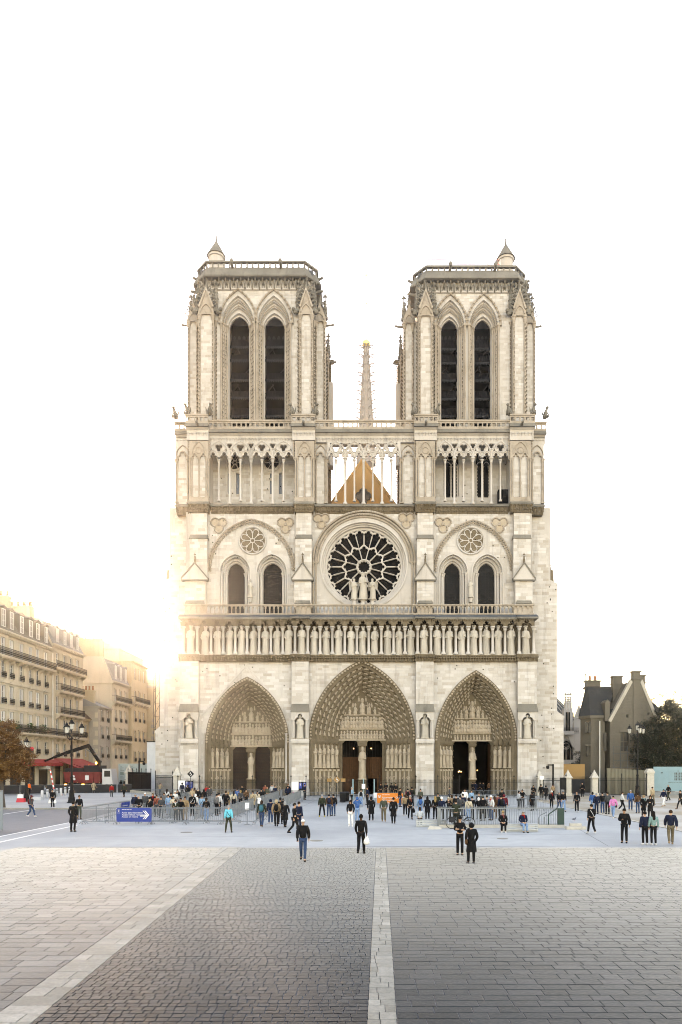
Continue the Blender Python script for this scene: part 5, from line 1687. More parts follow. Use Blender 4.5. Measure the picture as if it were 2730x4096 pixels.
    for q, xx in ((-1,bx0),(1,bx1)): gg.tube([(xx,dT+2,zco1),(xx+q*1.2,dT+1.6,zco1+.3)], [.24,.14], 6); gg.tube([(xx,dT+1,zfr0+.3),(xx+q*1.3,dT+.6,zfr0+.3)], [.24,.14], 6)
    cpart(gg, 'gargoyle', 'weathered_stone', tw)
    # stair turret
    px, yb0, yc, yt = t['tur']; dq = dT+(9.5 if ti == 0 else 6.0)
    tu = MB(); hw_ = 31*dq/FPX
    tu.lathe([(hw_*.93,0),(hw_*.93,Z(yb0,dq)-zco1),(hw_*1.06,Z(yb0,dq)-zco1+.05),(hw_*1.06,Z(yb0,dq)-zco1+.35)], X(px,dq), dq, 16, z0=zco1)
    to = cpart(tu, 'stair_turret', 'limestone', tw)
    cn = MB(); zz0 = Z(yb0,dq)+.35; zz1 = Z(yc,dq)
    prof = []
    for k in range(9):
        f = k/8; r_ = hw_*1.10*(1-f)+.10
        prof += [(r_+.03, f*(zz1-zz0)), (r_-.03, f*(zz1-zz0)+.05)]
    cn.lathe(prof, X(px,dq), dq, 14, z0=zz0)
    cn.put(PINN, T(X(px,dq), dq, zz1-.6, .5, sz=.62))
    cpart(cn, 'turret_cone', 'weathered_stone', to)
    dr_ = MB(); dr_.box(X(px+12,dq)-.3, X(px+12,dq)+.3, dq-hw_*1.0, dq-hw_*.6, zco1+.2, zco1+1.6); cpart(dr_, 'turret_door', 'dark_void', to)

# ---- nave gable, roof and spire behind
dN = 106.5
ng = MB(); ax = X(1452,dN)
zb_ = Z(2060,dN); za = Z(1836,dN); hw = 152*dN/FPX*1.15
ng.prism([(ax-hw*1.25,zb_-3),(ax+hw*1.25,zb_-3),(ax,za)], dN, dN+.6)
nv = cpart(ng, 'nave_gable', 'ochre_stone')
cpg = MB()
for q in (-1,1):
    e0 = Vector((ax+q*hw*1.3,0,zb_-3.2)); 
    cpg.hexa([(ax+q*hw*1.27,dN-.15,zb_-3),(ax,dN-.15,za+.25),(ax,dN+.7,za+.25),(ax+q*hw*1.27,dN+.7,zb_-3),
              (ax+q*hw*1.27-q*.35,dN-.15,zb_-3.1),(ax,dN-.15,za-.35),(ax,dN+.7,za-.35),(ax+q*hw*1.27-q*.35,dN+.7,zb_-3.1)])
cpart(cpg, 'gable_coping', 'ochre_stone', nv)
ro_ = MB(); fx = foil(X(1454,dN), Z(1985,dN), 1.15, 4, 0, 5)
ro_.tube([(x,dN-.05,z) for x,z in fx], .16, 5, True); ro_.prism(fx, dN-.03, dN+.02)
cpart(ro_, 'gable_oculus', 'weathered_stone', nv)
nr = MB(); nr.prism([(ax-hw*1.25,zb_-3),(ax+hw*1.25,zb_-3),(ax,za-.3)], dN+.7, dN+80); cpart(nr, 'nave_roof', 'grey_lead', nv)
nb_ = MB(); nb_.box(ax-8, ax+8, dN-.5, dN+80, 0, zb_-3); nb_.box(ax-21, ax+21, dN+1, dN+85, 0, 21); nb_.box(ax-24, ax+24, dN+40, dN+56, 0, 34); cpart(nb_, 'nave_wall', 'limestone', nv)
dS = 148.0
sp = MB(); sx = X(1466,dS)
zA, zB = Z(1860,dS), Z(1385,dS)
r0 = 31*dS/FPX*1.22; r1 = 8*dS/FPX
sp.lathe([(r0,0),(r1,zB-zA),(r1*.9,(Z(1366,dS)-zA))], sx, dS, 8, z0=zA, rot=PI/8)
for k in range(8):
    a = PI/8+k*PI/4
    sp.tube([(sx+r0*1.04*math.cos(a),dS+r0*1.04*math.sin(a),zA),(sx+r1*1.1*math.cos(a),dS+r1*1.1*math.sin(a),zB)], [.16,.10], 5)
spo = cpart(sp, 'spire', 'spire_lead')
sc_ = MB()
for k in range(13):
    z = zA + (zB-zA)*(.06+k*.077); r_ = r0+(r1-r0)*(z-zA)/(zB-zA)
    for j in range(8):
        a = PI/8+j*PI/4; ca, sa = math.cos(a), math.sin(a)
        sc_.tube([(sx+r_*ca,dS+r_*sa,z),(sx+(r_+.6)*ca,dS+(r_+.6)*sa,z+.45),(sx+(r_+1.25)*ca,dS+(r_+1.25)*sa,z+.15)], [.16,.14,.10], 4)
cpart(sc_, 'spire_crockets', 'spire_lead', spo)
sg = MB(); zz = Z(1366,dS)
sg.lathe([(.35,0),(.8,.4),(.85,1.0),(.7,1.2),(.3,1.4)], sx, dS, 14, z0=zz-1.2)
sm_ = MB(); sm_.lathe([(.22,0),(.12,8.0),(.3,8.1),(.12,8.4),(.06,14)], sx, dS, 6, z0=zz)
sm_.bar((sx-1.5,dS,zz+11.2),(sx+1.5,dS,zz+11.2),.09); sm_.blob((sx,dS,zz+14.2), .3,.3,.3, 6, 4)
plain('pale_lead', (.6,.57,.52), rough=.6, spec=.1); cpart(sg, 'spire_crown', 'gilt', spo); cpart(sm_, 'spire_cross', 'pale_lead', spo)  # mast fading into the bright sky is put into its pale colour

# small square scaffold holes: solid boxes, the shade inside put into their black colour
ph = MB()
for (p0,p1,r0,r1,y,n) in ((640,715,2200,3100,dF,16),(2160,2225,2300,3100,dF,18),(840,1170,1850,1990,dK,9),(1750,2030,1850,1990,dK,9),(800,1160,2660,2800,dW,8),(1740,2065,2660,2760,dW,6),(835,1175,2060,2240,dR,10),(1745,2050,2060,2240,dR,10)):
    for k in range(n):
        x = X(rnd.uniform(p0,p1),y); z = Z(rnd.uniform(r0,r1),y); ph.box(x-.07,x+.07,y-.03,y+.02,z-.07,z+.07)
tag(cpart(ph, 'putlog_holes', 'dark_void'), kind='stuff')
# ---- lay the stones: the largest as pieces of their own, the rest joined
BLOCKS.sort(key=lambda b: -b[0])
per = {}
for k, (ar_, owner, x0, x1, z0, z1, y, p, tn) in enumerate(BLOCKS):
    if k < 300:
        mb = MB(); mb.block(x0, x1, z0, z1, y, p)
        mb.build('stone_block', 'limestone_block', owner)
    else:
        per.setdefault(owner.name, (owner, MB()))[1].block(x0, x1, z0, z1, y, p, tn)
for nm, (owner, mb) in per.items():
    o = mb.build('ashlar', 'limestone_blocks', owner); tag(o, kind='stuff')

# guard rail of the works on the south tower
gr = empty('guard_rail', (X(1845,dT+1), dT+1.4, Z(1070,dT)), 0, 'thin red and white guard rail on top of the bell tower', 'guard rail')
plain('rail_red', (0.55,0.10,0.07), rough=0.5); plain('rail_white', (0.75,0.75,0.75), rough=0.5)
z0g = Z(1100,dT); g1 = MB(); g2 = MB()
def lg(p): return X(p,dT+1)-gr.location.x
for p in (1686,1728,1790,1872,1952,2004):
    g2.bar((lg(p),0,z0g-gr.location.z),(lg(p),0,Z(1028,dT+1)-gr.location.z),.06)
for yy in (1028,1047): g1.bar((lg(1686),0,Z(yy,dT+1)-gr.location.z),(lg(2004),0,Z(yy+3,dT+1)-gr.location.z),.05)
g1.bar((lg(1952),0,Z(1047,dT+1)-gr.location.z),(lg(1990),0,Z(1068,dT+1)-gr.location.z),.05)
g1.build('rail', 'rail_red', gr); g2.build('post', 'rail_white', gr)

# ================================================================== GROUND
def ground_mat(name, c0, c1, rough=0.8, spec=0.3, scale=1.2, fine=40.0, bump=0.15, patch=None, pscale=0.12):
    m, n, b = _new(name)
    N = n.nodes.new; L = n.links
    geo = N('ShaderNodeNewGeometry')
    a = N('ShaderNodeTexNoise'); a.inputs['Scale'].default_value = scale; a.inputs['Detail'].default_value = 7; a.inputs['Roughness'].default_value = .62
    f = N('ShaderNodeTexNoise'); f.inputs['Scale'].default_value = fine; f.inputs['Detail'].default_value = 3
    L.new(geo.outputs['Position'], a.inputs['Vector']); L.new(geo.outputs['Position'], f.inputs['Vector'])
    mx = N('ShaderNodeMixRGB'); mx.inputs[1].default_value = (*c0,1); mx.inputs[2].default_value = (*c1,1)
    ad = N('ShaderNodeMath'); ad.operation = 'MULTIPLY_ADD'; ad.inputs[1].default_value = .45
    mr = N('ShaderNodeMapRange'); mr.inputs[1].default_value = .3; mr.inputs[2].default_value = .7; mr.inputs[3].default_value = 0; mr.inputs[4].default_value = .6
    L.new(a.outputs[0], mr.inputs[0]); L.new(f.outputs[0], ad.inputs[0]); L.new(mr.outputs[0], ad.inputs[2]); L.new(ad.outputs[0], mx.inputs[0])
    col = mx.outputs[0]
    if patch:
        p = N('ShaderNodeTexNoise'); p.inputs['Scale'].default_value = pscale; p.inputs['Detail'].default_value = 6
        L.new(geo.outputs['Position'], p.inputs['Vector'])
        r = N('ShaderNodeMapRange'); r.inputs[1].default_value = .47; r.inputs[2].default_value = .6
        L.new(p.outputs[0], r.inputs[0])
        m2 = N('ShaderNodeMixRGB'); m2.inputs[2].default_value = (*patch,1); L.new(r.outputs[0], m2.inputs[0]); L.new(col, m2.inputs[1]); col = m2.outputs[0]
    L.new(col, b.inputs['Base Color'])
    b.inputs['Roughness'].default_value = rough; b.inputs['Specular IOR Level'].default_value = spec
    bp = N('ShaderNodeBump'); bp.inputs['Strength'].default_value = bump; bp.inputs['Distance'].default_value = .02
    L.new(f.outputs[0], bp.inputs['Height']); L.new(bp.outputs[0], b.inputs['Normal'])
    return m
def paver_mat(name, cols, tint='attr', rough=(.42,.65), spec=.35, bump=.35, fine=14.0, sheen=.08, tnt=(.84,.88,1,1)):
    m, n, b = _new(name)
    N = n.nodes.new; L = n.links
    geo = N('ShaderNodeNewGeometry')
    if tint == 'attr':
        at = N('ShaderNodeAttribute'); at.attribute_name = 'tint'; t = at.outputs['Fac']
    else:
        oi = N('ShaderNodeObjectInfo'); t = oi.outputs['Random']
    rp = N('ShaderNodeValToRGB'); e = rp.color_ramp.elements
    e[0].color = (*cols[0],1); e[1].color = (*cols[-1],1)
    for i, c in enumerate(cols[1:-1]): k = e.new((i+1)/(len(cols)-1)); k.color = (*c,1)
    L.new(t, rp.inputs[0])
    f = N('ShaderNodeTexNoise'); f.inputs['Scale'].default_value = fine; f.inputs['Detail'].default_value = 6; f.inputs['Roughness'].default_value = .65
    a = N('ShaderNodeTexNoise'); a.inputs['Scale'].default_value = .8; a.inputs['Detail'].default_value = 5
    L.new(geo.outputs['Position'], f.inputs['Vector']); L.new(geo.outputs['Position'], a.inputs['Vector'])
    mr = N('ShaderNodeMapRange'); mr.inputs[1].default_value = .3; mr.inputs[2].default_value = .7; mr.inputs[3].default_value = .72; mr.inputs[4].default_value = 1.25
    L.new(f.outputs[0], mr.inputs[0])
    m2 = N('ShaderNodeMapRange'); m2.inputs[1].default_value = .3; m2.inputs[2].default_value = .7; m2.inputs[3].default_value = .8; m2.inputs[4].default_value = 1.15
    L.new(a.outputs[0], m2.inputs[0])
    mu = N('ShaderNodeMath'); mu.operation = 'MULTIPLY'; L.new(mr.outputs[0], mu.inputs[0]); L.new(m2.outputs[0], mu.inputs[1])
    sc = N('ShaderNodeVectorMath'); sc.operation = 'SCALE'; L.new(rp.outputs[0], sc.inputs[0]); L.new(mu.outputs[0], sc.inputs['Scale'])
    L.new(sc.outputs[0], b.inputs['Base Color'])
    rr = N('ShaderNodeMapRange'); rr.inputs[1].default_value = .3; rr.inputs[2].default_value = .7; rr.inputs[3].default_value = rough[0]; rr.inputs[4].default_value = rough[1]
    L.new(f.outputs[0], rr.inputs[0]); L.new(rr.outputs[0], b.inputs['Roughness'])
    b.inputs['Specular IOR Level'].default_value = spec
    b.inputs['Sheen Weight'].default_value = sheen; b.inputs['Sheen Roughness'].default_value = .25; b.inputs['Sheen Tint'].default_value = tnt
    bp = N('ShaderNodeBump'); bp.inputs['Strength'].default_value = bump; bp.inputs['Distance'].default_value = .015
    L.new(f.outputs[0], bp.inputs['Height']); L.new(bp.outputs[0], b.inputs['Normal'])
    return m
ground_mat('pale_asphalt', (.30,.305,.30), (.41,.415,.41), rough=.85, spec=.2, patch=(.29,.295,.295), pscale=.09)
ground_mat('road_asphalt', (.115,.12,.13), (.155,.16,.17), rough=.8, spec=.3)
ground_mat('sandy_earth', (.26,.215,.16), (.34,.285,.22), rough=.95, spec=.1, patch=(.42,.39,.35), pscale=.10)
ground_mat('mortar', (.016,.017,.018), (.035,.036,.037), rough=.95, spec=.1)
M['mortar'].node_tree.nodes['Principled BSDF'].inputs['Sheen Weight'].default_value = .25; M['mortar'].node_tree.nodes['Principled BSDF'].inputs['Sheen Roughness'].default_value = .3
ground_mat('road_paint', (.55,.55,.53), (.70,.70,.68), rough=.7, scale=3.0)
for nm, tt in (('',"attr"),('_single',"object")):
    paver_mat('sett'+nm, [(.004,.005,.007),(.006,.0075,.010),(.009,.011,.014),(.015,.017,.020)], tt, rough=(.45,.65), spec=.05, sheen=.62, tnt=(.80,.86,1,1))
    paver_mat('slab_grey'+nm, [(.007,.009,.011),(.011,.014,.017),(.016,.019,.022),(.025,.027,.030)], tt, rough=(.42,.62), spec=.05, sheen=.56)
    paver_mat('slab_warm'+nm, [(.030,.030,.031),(.044,.044,.045),(.058,.058,.058),(.078,.078,.079)], tt, rough=(.5,.7), spec=.07, sheen=.6)
    paver_mat('strip_stone'+nm, [(.15,.14,.118),(.20,.187,.16),(.245,.23,.20)], tt, rough=(.5,.8), spec=.1, sheen=.3)

srn0 = random.Random(77)
def sheet(name, pts, z, mat, parent=None):
    mb = MB(); mb.add([(x,y,z) for x,y in pts], [tuple(range(len(pts)))])
    o = mb.build(name, mat, parent)
    if parent is None: tag(o, kind='structure')
    return o
sheet('ground', [(-3000,-300),(3000,-300),(3000,5500),(-3000,5500)], 0.0, 'pale_asphalt')
sheet('road', [(-33,-40),(-20.2,-40),(-20.4,50),(-21.5,61.5),(-24,62),(-33,62)], .004, 'road_asphalt')
sheet('sandy_ground', [(19.2,40),(60,40),(60,96),(30,96),(19.6,84)], .005, 'sandy_earth')
lines = [[(-20.2,10),(-20.0,10),(-20.25,50),(-20.45,50)], [(-18.6,20),(-18.35,20),(-18.9,46),(-19.1,46)], [(-28.2,30),(-28.0,30),(-29.3,62),(-29.5,62)]]
for l in lines: sheet('road_line', l, .009, 'road_paint')
kb = MB(); kb.box(-33, -26, 62, 62.3, 0, .13); tag(kb.build('kerb', 'strip_stone_single'), kind='structure')
pv = MB(); pv.box(-41.5, -26, 62.3, 140, 0, .12)
tag(pv.build('pavement', 'pale_asphalt'), kind='structure')
# edge stones of the sandy ground
es = MB()
for i in range(28):
    y = 40+i*1.6; es.box(19.0, 19.3, y+.01, y+1.59, 0, .03+.005*(i%3))
tag(es.build('edge_stones', 'strip_stone_single'), kind='structure')

# worn seams and covers in the asphalt
ground_mat('seam_tar', (.10,.10,.105), (.16,.16,.165), rough=.8)
for (xa,ya,xb,yb,w_) in ((-16.5,33.6,19,34.2,.10),(-16,38.4,-3,38.9,.06),(3,39.6,19,40.1,.06),(-6.6,46,-5.4,80,.05),(1.5,50,2.6,84,.05),(-19,60.5,19,61.2,.06),(12,34,13.5,44,.05)):
    l_ = math.hypot(xb-xa,yb-ya); nx_, ny_ = -(yb-ya)/l_*w_/2, (xb-xa)/l_*w_/2
    n_ = int(l_/1.2)+2; L_ = []; R_ = []
    for i in range(n_):
        f = i/(n_-1); j_ = srn0.uniform(-.05,.05); k_ = srn0.uniform(.5,1.3)
        L_.append((xa+(xb-xa)*f+nx_*k_, ya+(yb-ya)*f+ny_*k_+j_)); R_.append((xa+(xb-xa)*f-nx_*k_, ya+(yb-ya)*f-ny_*k_+j_))
    m_ = MB(); m_.loft([[(x,y,.004) for x,y in L_],[(x,y,.004) for x,y in R_]]); tag(m_.build('asphalt_seam', 'seam_tar'), kind='structure')
for (x,y,r) in ((-2.5,36.5,.35),(7.5,37.5,.3),(-10.5,41,.35),(4,55,.35)):
    m_ = MB(); m_.lathe([(r,0),(r,.006),(r*.86,.006),(r*.85,.004)], x, y, 18, z0=.001); tag(m_.build('manhole_cover', 'mortar'), 'dark round manhole cover in the pale asphalt'+(' near the paving' if y < 38 and x < 0 else ' right of the walking man' if y < 40 else ' by the blue banner' if x < 0 else ' near the middle doors'), 'manhole')

# ---- paving of the foreground
prn = random.Random(11)
def Ls(y): return -5.12 - .030*(y-10.7)         # left strip, right edge
def Lw(y): return Ls(y) - .72                    # left strip, left edge
def Cs(y): return .05 + .0235*(y-10.7)           # middle strip, left edge
def Cw(y): return Cs(y) + .46
FAR = 33.3
def vis(x, y): return -.565*y-.8 < x < .50*y+.8
def paver(x0, x1, y0, y1, g, z, tilt, skew0=0.0, skew1=0.0):
    """one stone: chamfered top, slightly tilted"""
    c = min(.006, (y1-y0)*.04)
    tx, ty = prn.uniform(-tilt,tilt), prn.uniform(-tilt,tilt)
    xm, ym = (x0+x1)/2, (y0+y1)/2
    zf = lambda x, y: z+(x-xm)*tx+(y-ym)*ty
    j = lambda: prn.uniform(-g*.5, g*.5)
    P = [(x0+g+j(),y0+g+j()),(x1-g+j(),y0+g+j()),(x1-g+j(),y1-g+j()),(x0+g+j(),y1-g+j())]
    vs = [(a,b,.002) for a,b in P] + [(a,b,zf(a,b)-c) for a,b in P]
    Q = [(P[0][0]+c,P[0][1]+c),(P[1][0]-c,P[1][1]+c),(P[2][0]-c,P[2][1]-c),(P[3][0]+c,P[3][1]-c)]
    vs += [(a,b,zf(a,b)) for a,b in Q]
    fs = []
    for k in range(4):
        n_ = (k+1) % 4
        fs += [(k,n_,4+n_,4+k),(4+k,4+n_,8+n_,8+k)]
    fs.append((8,9,10,11))
    return vs, fs
def field(name, xl, xr, rowd, wr, mat, piece, g, z, tilt, wob=0.0, y0=9.4):
    stones = []
    y = y0; prev_edges = None
    while y < FAR:
        dy = rowd*prn.uniform(.85,1.15)
        if y+dy > FAR: dy = FAR-y
        if dy < .05: break
        a, b = xl(y+dy/2), xr(y+dy/2)
        x = a
        lim0 = max(a, -.565*(y+dy)-4); lim1 = min(b, .50*(y+dy)+5)
        x = lim0 if lim0 > a else a
        first = True
        while x < lim1-.02:
            wd = prn.uniform(*wr)
            if first: wd *= prn.uniform(.4,1); first = False
            if x+wd > b-.10: wd = b-x
            stones.append((x, x+wd, y, y+dy)); x += wd
        y += dy
    base = MB(); base.add([(xl(y0),y0,.006),(xr(y0),y0,.006),(xr(FAR),FAR,.006),(xl(FAR),FAR,.006)], [(0,1,2,3)])
    bo = base.build(name, 'mortar'); tag(bo, kind='structure')
    near = [s_ for s_ in stones if vis((s_[0]+s_[1])/2, s_[2]) and s_[2] > 10.5]
    near.sort(key=lambda s_: s_[2])
    own = set(near[:300])
    rest = MB()
    for s_ in stones:
        zz = z+prn.uniform(-.002,.002)
        vs_, fs_ = paver(*s_, g, zz, tilt)
        if s_ in own:
            ox, oy = s_[0], s_[2]
            mb = MB(); mb.add([(v[0]-ox,v[1]-oy,v[2]) for v in vs_], fs_)
            o = mb.build(piece, mat+'_single', bo); o.location = (ox, oy, 0)
        else:
            rest.add(vs_, fs_, prn.random())
    tag(rest.build(piece+'_field', mat, bo), kind='stuff')
    return bo
field('paving_setts', Ls, Cs, .165, (.12,.24), 'sett', 'sett', .004, .030, .014)
field('paving_slabs', Cw, lambda y: .50*y+6, .275, (.32,.72), 'slab_grey', 'slab', .003, .030, .004)
field('paving_slabs', lambda y: -16.7, Lw, .37, (.42,.85), 'slab_warm', 'slab', .003, .030, .003)
field('paving_strip', Lw, Ls, .42, (.72,.74), 'strip_stone', 'strip_slab', .005, .032, .004)
field('paving_strip', Cs, Cw, .30, (.22,.48), 'strip_stone', 'strip_slab', .005, .032, .004)

# ================================================================== STREET ON THE LEFT
srn = random.Random(5)
stone('cream_plaster', (.40,.34,.25), (.49,.43,.33), (.56,.505,.41), stain=.25, fine=4.0, bump=.3)
stone('ochre_plaster', (.38,.30,.19), (.45,.37,.25), (.50,.42,.30), stain=.25, fine=4.0, bump=.3)
stone('grey_plaster', (.28,.25,.21), (.35,.32,.27), (.40,.37,.32), stain=.3, fine=4.0, bump=.3)
stone('slate', (.014,.015,.017), (.024,.026,.029), (.04,.042,.045), stain=.2, bump=.5)  # roof colour darkened for the tree shade over the right house
stone('old_slate', (.15,.13,.105), (.20,.175,.145), (.25,.22,.185), stain=.3, bump=.5)
stone('zinc_roof', (.22,.22,.21), (.28,.275,.26), (.34,.33,.31), stain=.25)
stone('brown_tile', (.09,.065,.045), (.13,.09,.06), (.17,.12,.08), stain=.2)
stone('house_stone', (.065,.056,.044), (.10,.088,.07), (.145,.128,.102), stain=.45, stain_col=(.05,.05,.05), fine=5.0)  # tree shade over the right house is put into this dark wall colour
plain('shutter_white', (.55,.55,.52), rough=.6, rand=.15)
plain('window_pane', (.012,.013,.015), rough=.3, spec=.2)
plain('awning_red', (.27,.016,.012), rough=.75, noise=.2, scale=2)
plain('awning_dark_red', (.16,.012,.012), rough=.75, noise=.2, scale=2)
plain('awning_blue', (.05,.10,.22), rough=.7)
plain('shop_dark', (.018,.014,.012), rough=.6, noise=.4, scale=3)
plain('terracotta', (.30,.13,.06), rough=.8)
plain('pipe_white', (.55,.53,.48), rough=.6)
emit('festoon', (1.0,.60,.22), 2.2)

def window_mesh(w, h, shut):
    fr = MB()
    t = .07
    fr.box(-w/2,-w/2+t,.10,.17,0,h); fr.box(w/2-t,w/2,.10,.17,0,h); fr.box(-w/2+t,w/2-t,.10,.17,h-t,h); fr.box(-w/2+t,w/2-t,.10,.17,0,t)
    fr.box(-.04,.04,.095,.165,t,h-t)
    for k in (1,2): fr.box(-w/2+t,w/2-t,.115,.16,h*k/3-.02,h*k/3+.02)
    if shut:
        for q in (-1,1):
            x0, x1 = sorted((q*w/2, q*(w/2-w*.36)))
            fr.box(x0,x1,.04,.08,.02,h-.02)
            for k in range(9): fr.box(x0+.03,x1-.03,.015,.04,.08+k*(h-.2)/9,.08+k*(h-.2)/9+.05)
    pn = MB(); pn.box(-w/2+.03,w/2-.03,.18,.2,.02,h-.02)
    a = fr.mesh('window'); a.materials.append(M['shutter_white']); b = pn.mesh('pane'); b.materials.append(M['window_pane'])
    return a, b
WM = {}
def win(parent, x, z, w, h, shut=False, mat=None):
    k = (round(w,2), round(h,2), shut)
    if k not in WM: WM[k] = window_mesh(w, h, shut)
    o = obj('window', WM[k][0], None, parent); o.location = (x, 0, z)
    obj('pane', WM[k][1], None, o)
    return o
def railing(mb, x0, x1, y, z, h=.95, step=.13):
    mb.box(x0,x1,y-.02,y+.02,z+h-.05,z+h); mb.box(x0,x1,y-.015,y+.015,z+.08,z+.12); mb.box(x0,x1,y-.015,y+.015,z+h-.25,z+h-.22)
    n = max(2, int((x1-x0)/step))
    for i in range(n+1):
        x = x0+(x1-x0)*i/n
        mb.box(x-.012,x+.012,y-.012,y+.012,z+.1,z+h-.05)
        if i < n:
            xm = x+(x1-x0)/n/2
            mb.tube([(xm+.05*math.cos(a), y, z+.42+.17*math.sin(a)) for a in (0,1.57,3.14,4.71)], .014, 3, True)
def balcony(parent, x0, x1, z, dep=.75, brackets=True, iron='iron'):
    sl = MB(); sl.box(x0,x1,-dep,.05,z-.18,z); sl.box(x0+.05,x1-.05,-dep*.8,.05,z-.30,z-.18)
    if brackets:
        n = max(2, int((x1-x0)/1.5))
        for i in range(n+1):
            x = x0+.2+(x1-x0-.4)*i/n
            sl.prism_x([(.05,z-.30),(-dep*.75,z-.30),(-dep*.6,z-.45),(.05,z-.85)], x-.11, x+.11)
    b = sl.build('balcony', 'cream_plaster', parent)
    r_ = MB(); railing(r_, x0+.03, x1-.03, -dep+.06, z)
    r_.bar((x0+.03,-dep+.06,z+.92),(x0+.03,.02,z+.92),.04); r_.bar((x1-.03,-dep+.06,z+.92),(x1-.03,.02,z+.92),.04)
    r_.build('railing', iron, b)
    return b
def building(name, label, org, rz, L, D, H, wall, floors, bays, roof=None, group=None):
    """floors: (sill z, window height, width, style) ; bays: window centres"""
    e = empty(name, org, rz, label, 'building', group)
    hs = []
    for (z, h, w_, st) in floors:
        for x in bays: hs.append(rect(x-w_/2, x+w_/2, z, z+h))
    mb = MB(); mb.plate(rect(0,L,0,H), hs, 0, .3)
    mb.box(0,L,.3,D,0,H)
    mb.build('wall', wall, e)
    tr = MB()
    for (z, h, w_, st) in floors:
        for x in bays:
            win(e, x, z, w_, h, st.get('shut', False))
            tr.box(x-w_/2-.14,x-w_/2,-.05,.02,z,z+h); tr.box(x+w_/2,x+w_/2+.14,-.05,.02,z,z+h); tr.box(x-w_/2-.16,x+w_/2+.16,-.09,.02,z+h,z+h+.2)
            if st.get('ped'): tr.prism([(x-w_/2-.2,z+h+.26),(x+w_/2+.2,z+h+.26),(x+w_/2*.6,z+h+.52),(x,z+h+.62),(x-w_/2*.6,z+h+.52)], -.2, .02)
            if st.get('rail'):
                r_ = MB(); railing(r_, x-w_/2-.06, x+w_/2+.06, -.16, z, .75)
                r_.build('window_railing', 'iron', e)
        if st.get('balc'):
            for (a,b) in st['balc']: balcony(e, a, b, z-.02)
        if st.get('band'): tr.box(0,L,-.10,.02,z-.55,z-.38)
    tr.build('window_trim', wall, e)
    co = MB(); co.box(-.05,L+.05,-.22,.05,H-.35,H-.12); co.box(-.1,L+.1,-.42,D,H-.12,H+.08)
    for i in range(int(L/.5)): co.box(.1+i*.5,.3+i*.5,-.34,.02,H-.30,H-.12)
    co.build('cornice', wall, e)
    return e
def mansard(e, L, D, H, h, mat, dorm, dw=.95, in_=1.3, y_in=1.5, gable0=True):
    r_ = MB()
    r_.hexa([(0,-.2,H+.08),(L,-.2,H+.08),(L,D,H+.08),(0,D,H+.08),(0,y_in,H+h),(L,y_in,H+h),(L,D-y_in,H+h),(0,D-y_in,H+h)])
    ro = r_.build('roof', mat, e)
    # rows of slates
    sl = MB()
    n = int(h/.32)
    for k in range(n):
        f = k/n; f2 = (k+1)/n
        y0, y1 = -.2+(y_in+.2)*f, -.2+(y_in+.2)*f2
        z0, z1 = H+.08+(h-.08)*f, H+.08+(h-.08)*f2
        sl.hexa([(0,y0-.06,z0),(L,y0-.06,z0),(L,y0,z0),(0,y0,z0),(0,y1-.02,z1),(L,y1-.02,z1),(L,y1,z1),(0,y1,z1)])
    sl.build('slate_courses', mat, ro)
    cp = MB(); cp.box(-.05,L+.05,y_in-.15,D-y_in+.15,H+h,H+h+.12); cp.build('roof_cap', 'zinc_roof', ro)
    pw_ = MB(); pw_.prism_x([(-.3,H-.4),(y_in-.1,H+h+.35),(D-y_in,H+h+.35),(D,H-.4)], -.16, .12); pw_.build('party_wall', 'cream_plaster', e)
    for x in dorm:
        d_ = MB(); d_.box(x-dw/2-.12,x+dw/2+.12,-.05,y_in,H+.35,H+h*.80)
        d_.prism([(x-dw/2-.22,H+h*.80),(x+dw/2+.22,H+h*.80),(x,H+h*.80+.32)], -.16, y_in)
        do = d_.build('dormer', mat, e)
        o = win(e, x, H+.5, dw*.85, h*.80-.65, False); o.location.y = -.22
def chimney(e, x, y, z, w, d, h, pots=5, mat='ochre_plaster'):
    c = MB(); c.box(x-w/2,x+w/2,y-d/2,y+d/2,z,z+h); c.box(x-w/2-.08,x+w/2+.08,y-d/2-.08,y+d/2+.08,z+h-.25,z+h-.05)
    co = c.build('chimney', mat, e)
    p = MB()
    for i in range(pots):
        yy = y-d/2+.25+(d-.5)*i/max(1,pots-1) if d > w else y
        xx = x if d > w else x-w/2+.25+(w-.5)*i/max(1,pots-1)
        p.lathe([(.16,0),(.12,.5),(.15,.55),(.15,.65)], xx, yy, 7, z0=z+h-.02)
    p.build('chimney_pots', 'terracotta', co)
XF = -42.0
def YP(px, xf=XF): return xf*FPX/(px-VPX)
# -- corner house, five bays
y0 = 66.0; L1 = YP(206)-y0
bays1 = [YP(p)-y0 for p in (12,45,85,121,150,183)] + [3.0, 6.6, 10.2]
bays1 = [b for b in bays1 if 1 < b < L1-.8]
full = [(0.05, L1-.05)]
b1 = building('apartment_house', 'cream stone apartment house with long iron balconies above a red awning', (XF,y0,0), R(90), L1, 12, 19.6, 'cream_plaster',
    [(5.3,1.7,.95,dict(rail=True)), (7.95,2.35,1.05,dict(balc=full,shut=True)), (11.1,2.2,1.05,dict(rail=True,ped=True,shut=True,band=True)), (14.15,2.0,1.0,dict(rail=True,ped=True,band=True)), (16.65,2.2,1.0,dict(balc=full,shut=True))], bays1)
mansard(b1, L1, 12, 19.6, 3.4, 'old_slate', [b for b in bays1][:6], 1.0)
for x in (L1-.4, L1-6.2, L1-11): chimney(b1, x, 5.5, 21, .9, 6, 4.2, 8)
dp = MB(); dp.tube([(L1-.15,-.25,.5),(L1-.15,-.25,19)], .08, 6); dp.build('drainpipe', 'pipe_white', b1)
gf = MB()
for i in range(8):
    x = 1.0+i*(L1-2)/7.0
    gf.box(x-.3,x+.3,-.30,0,0,4.2)
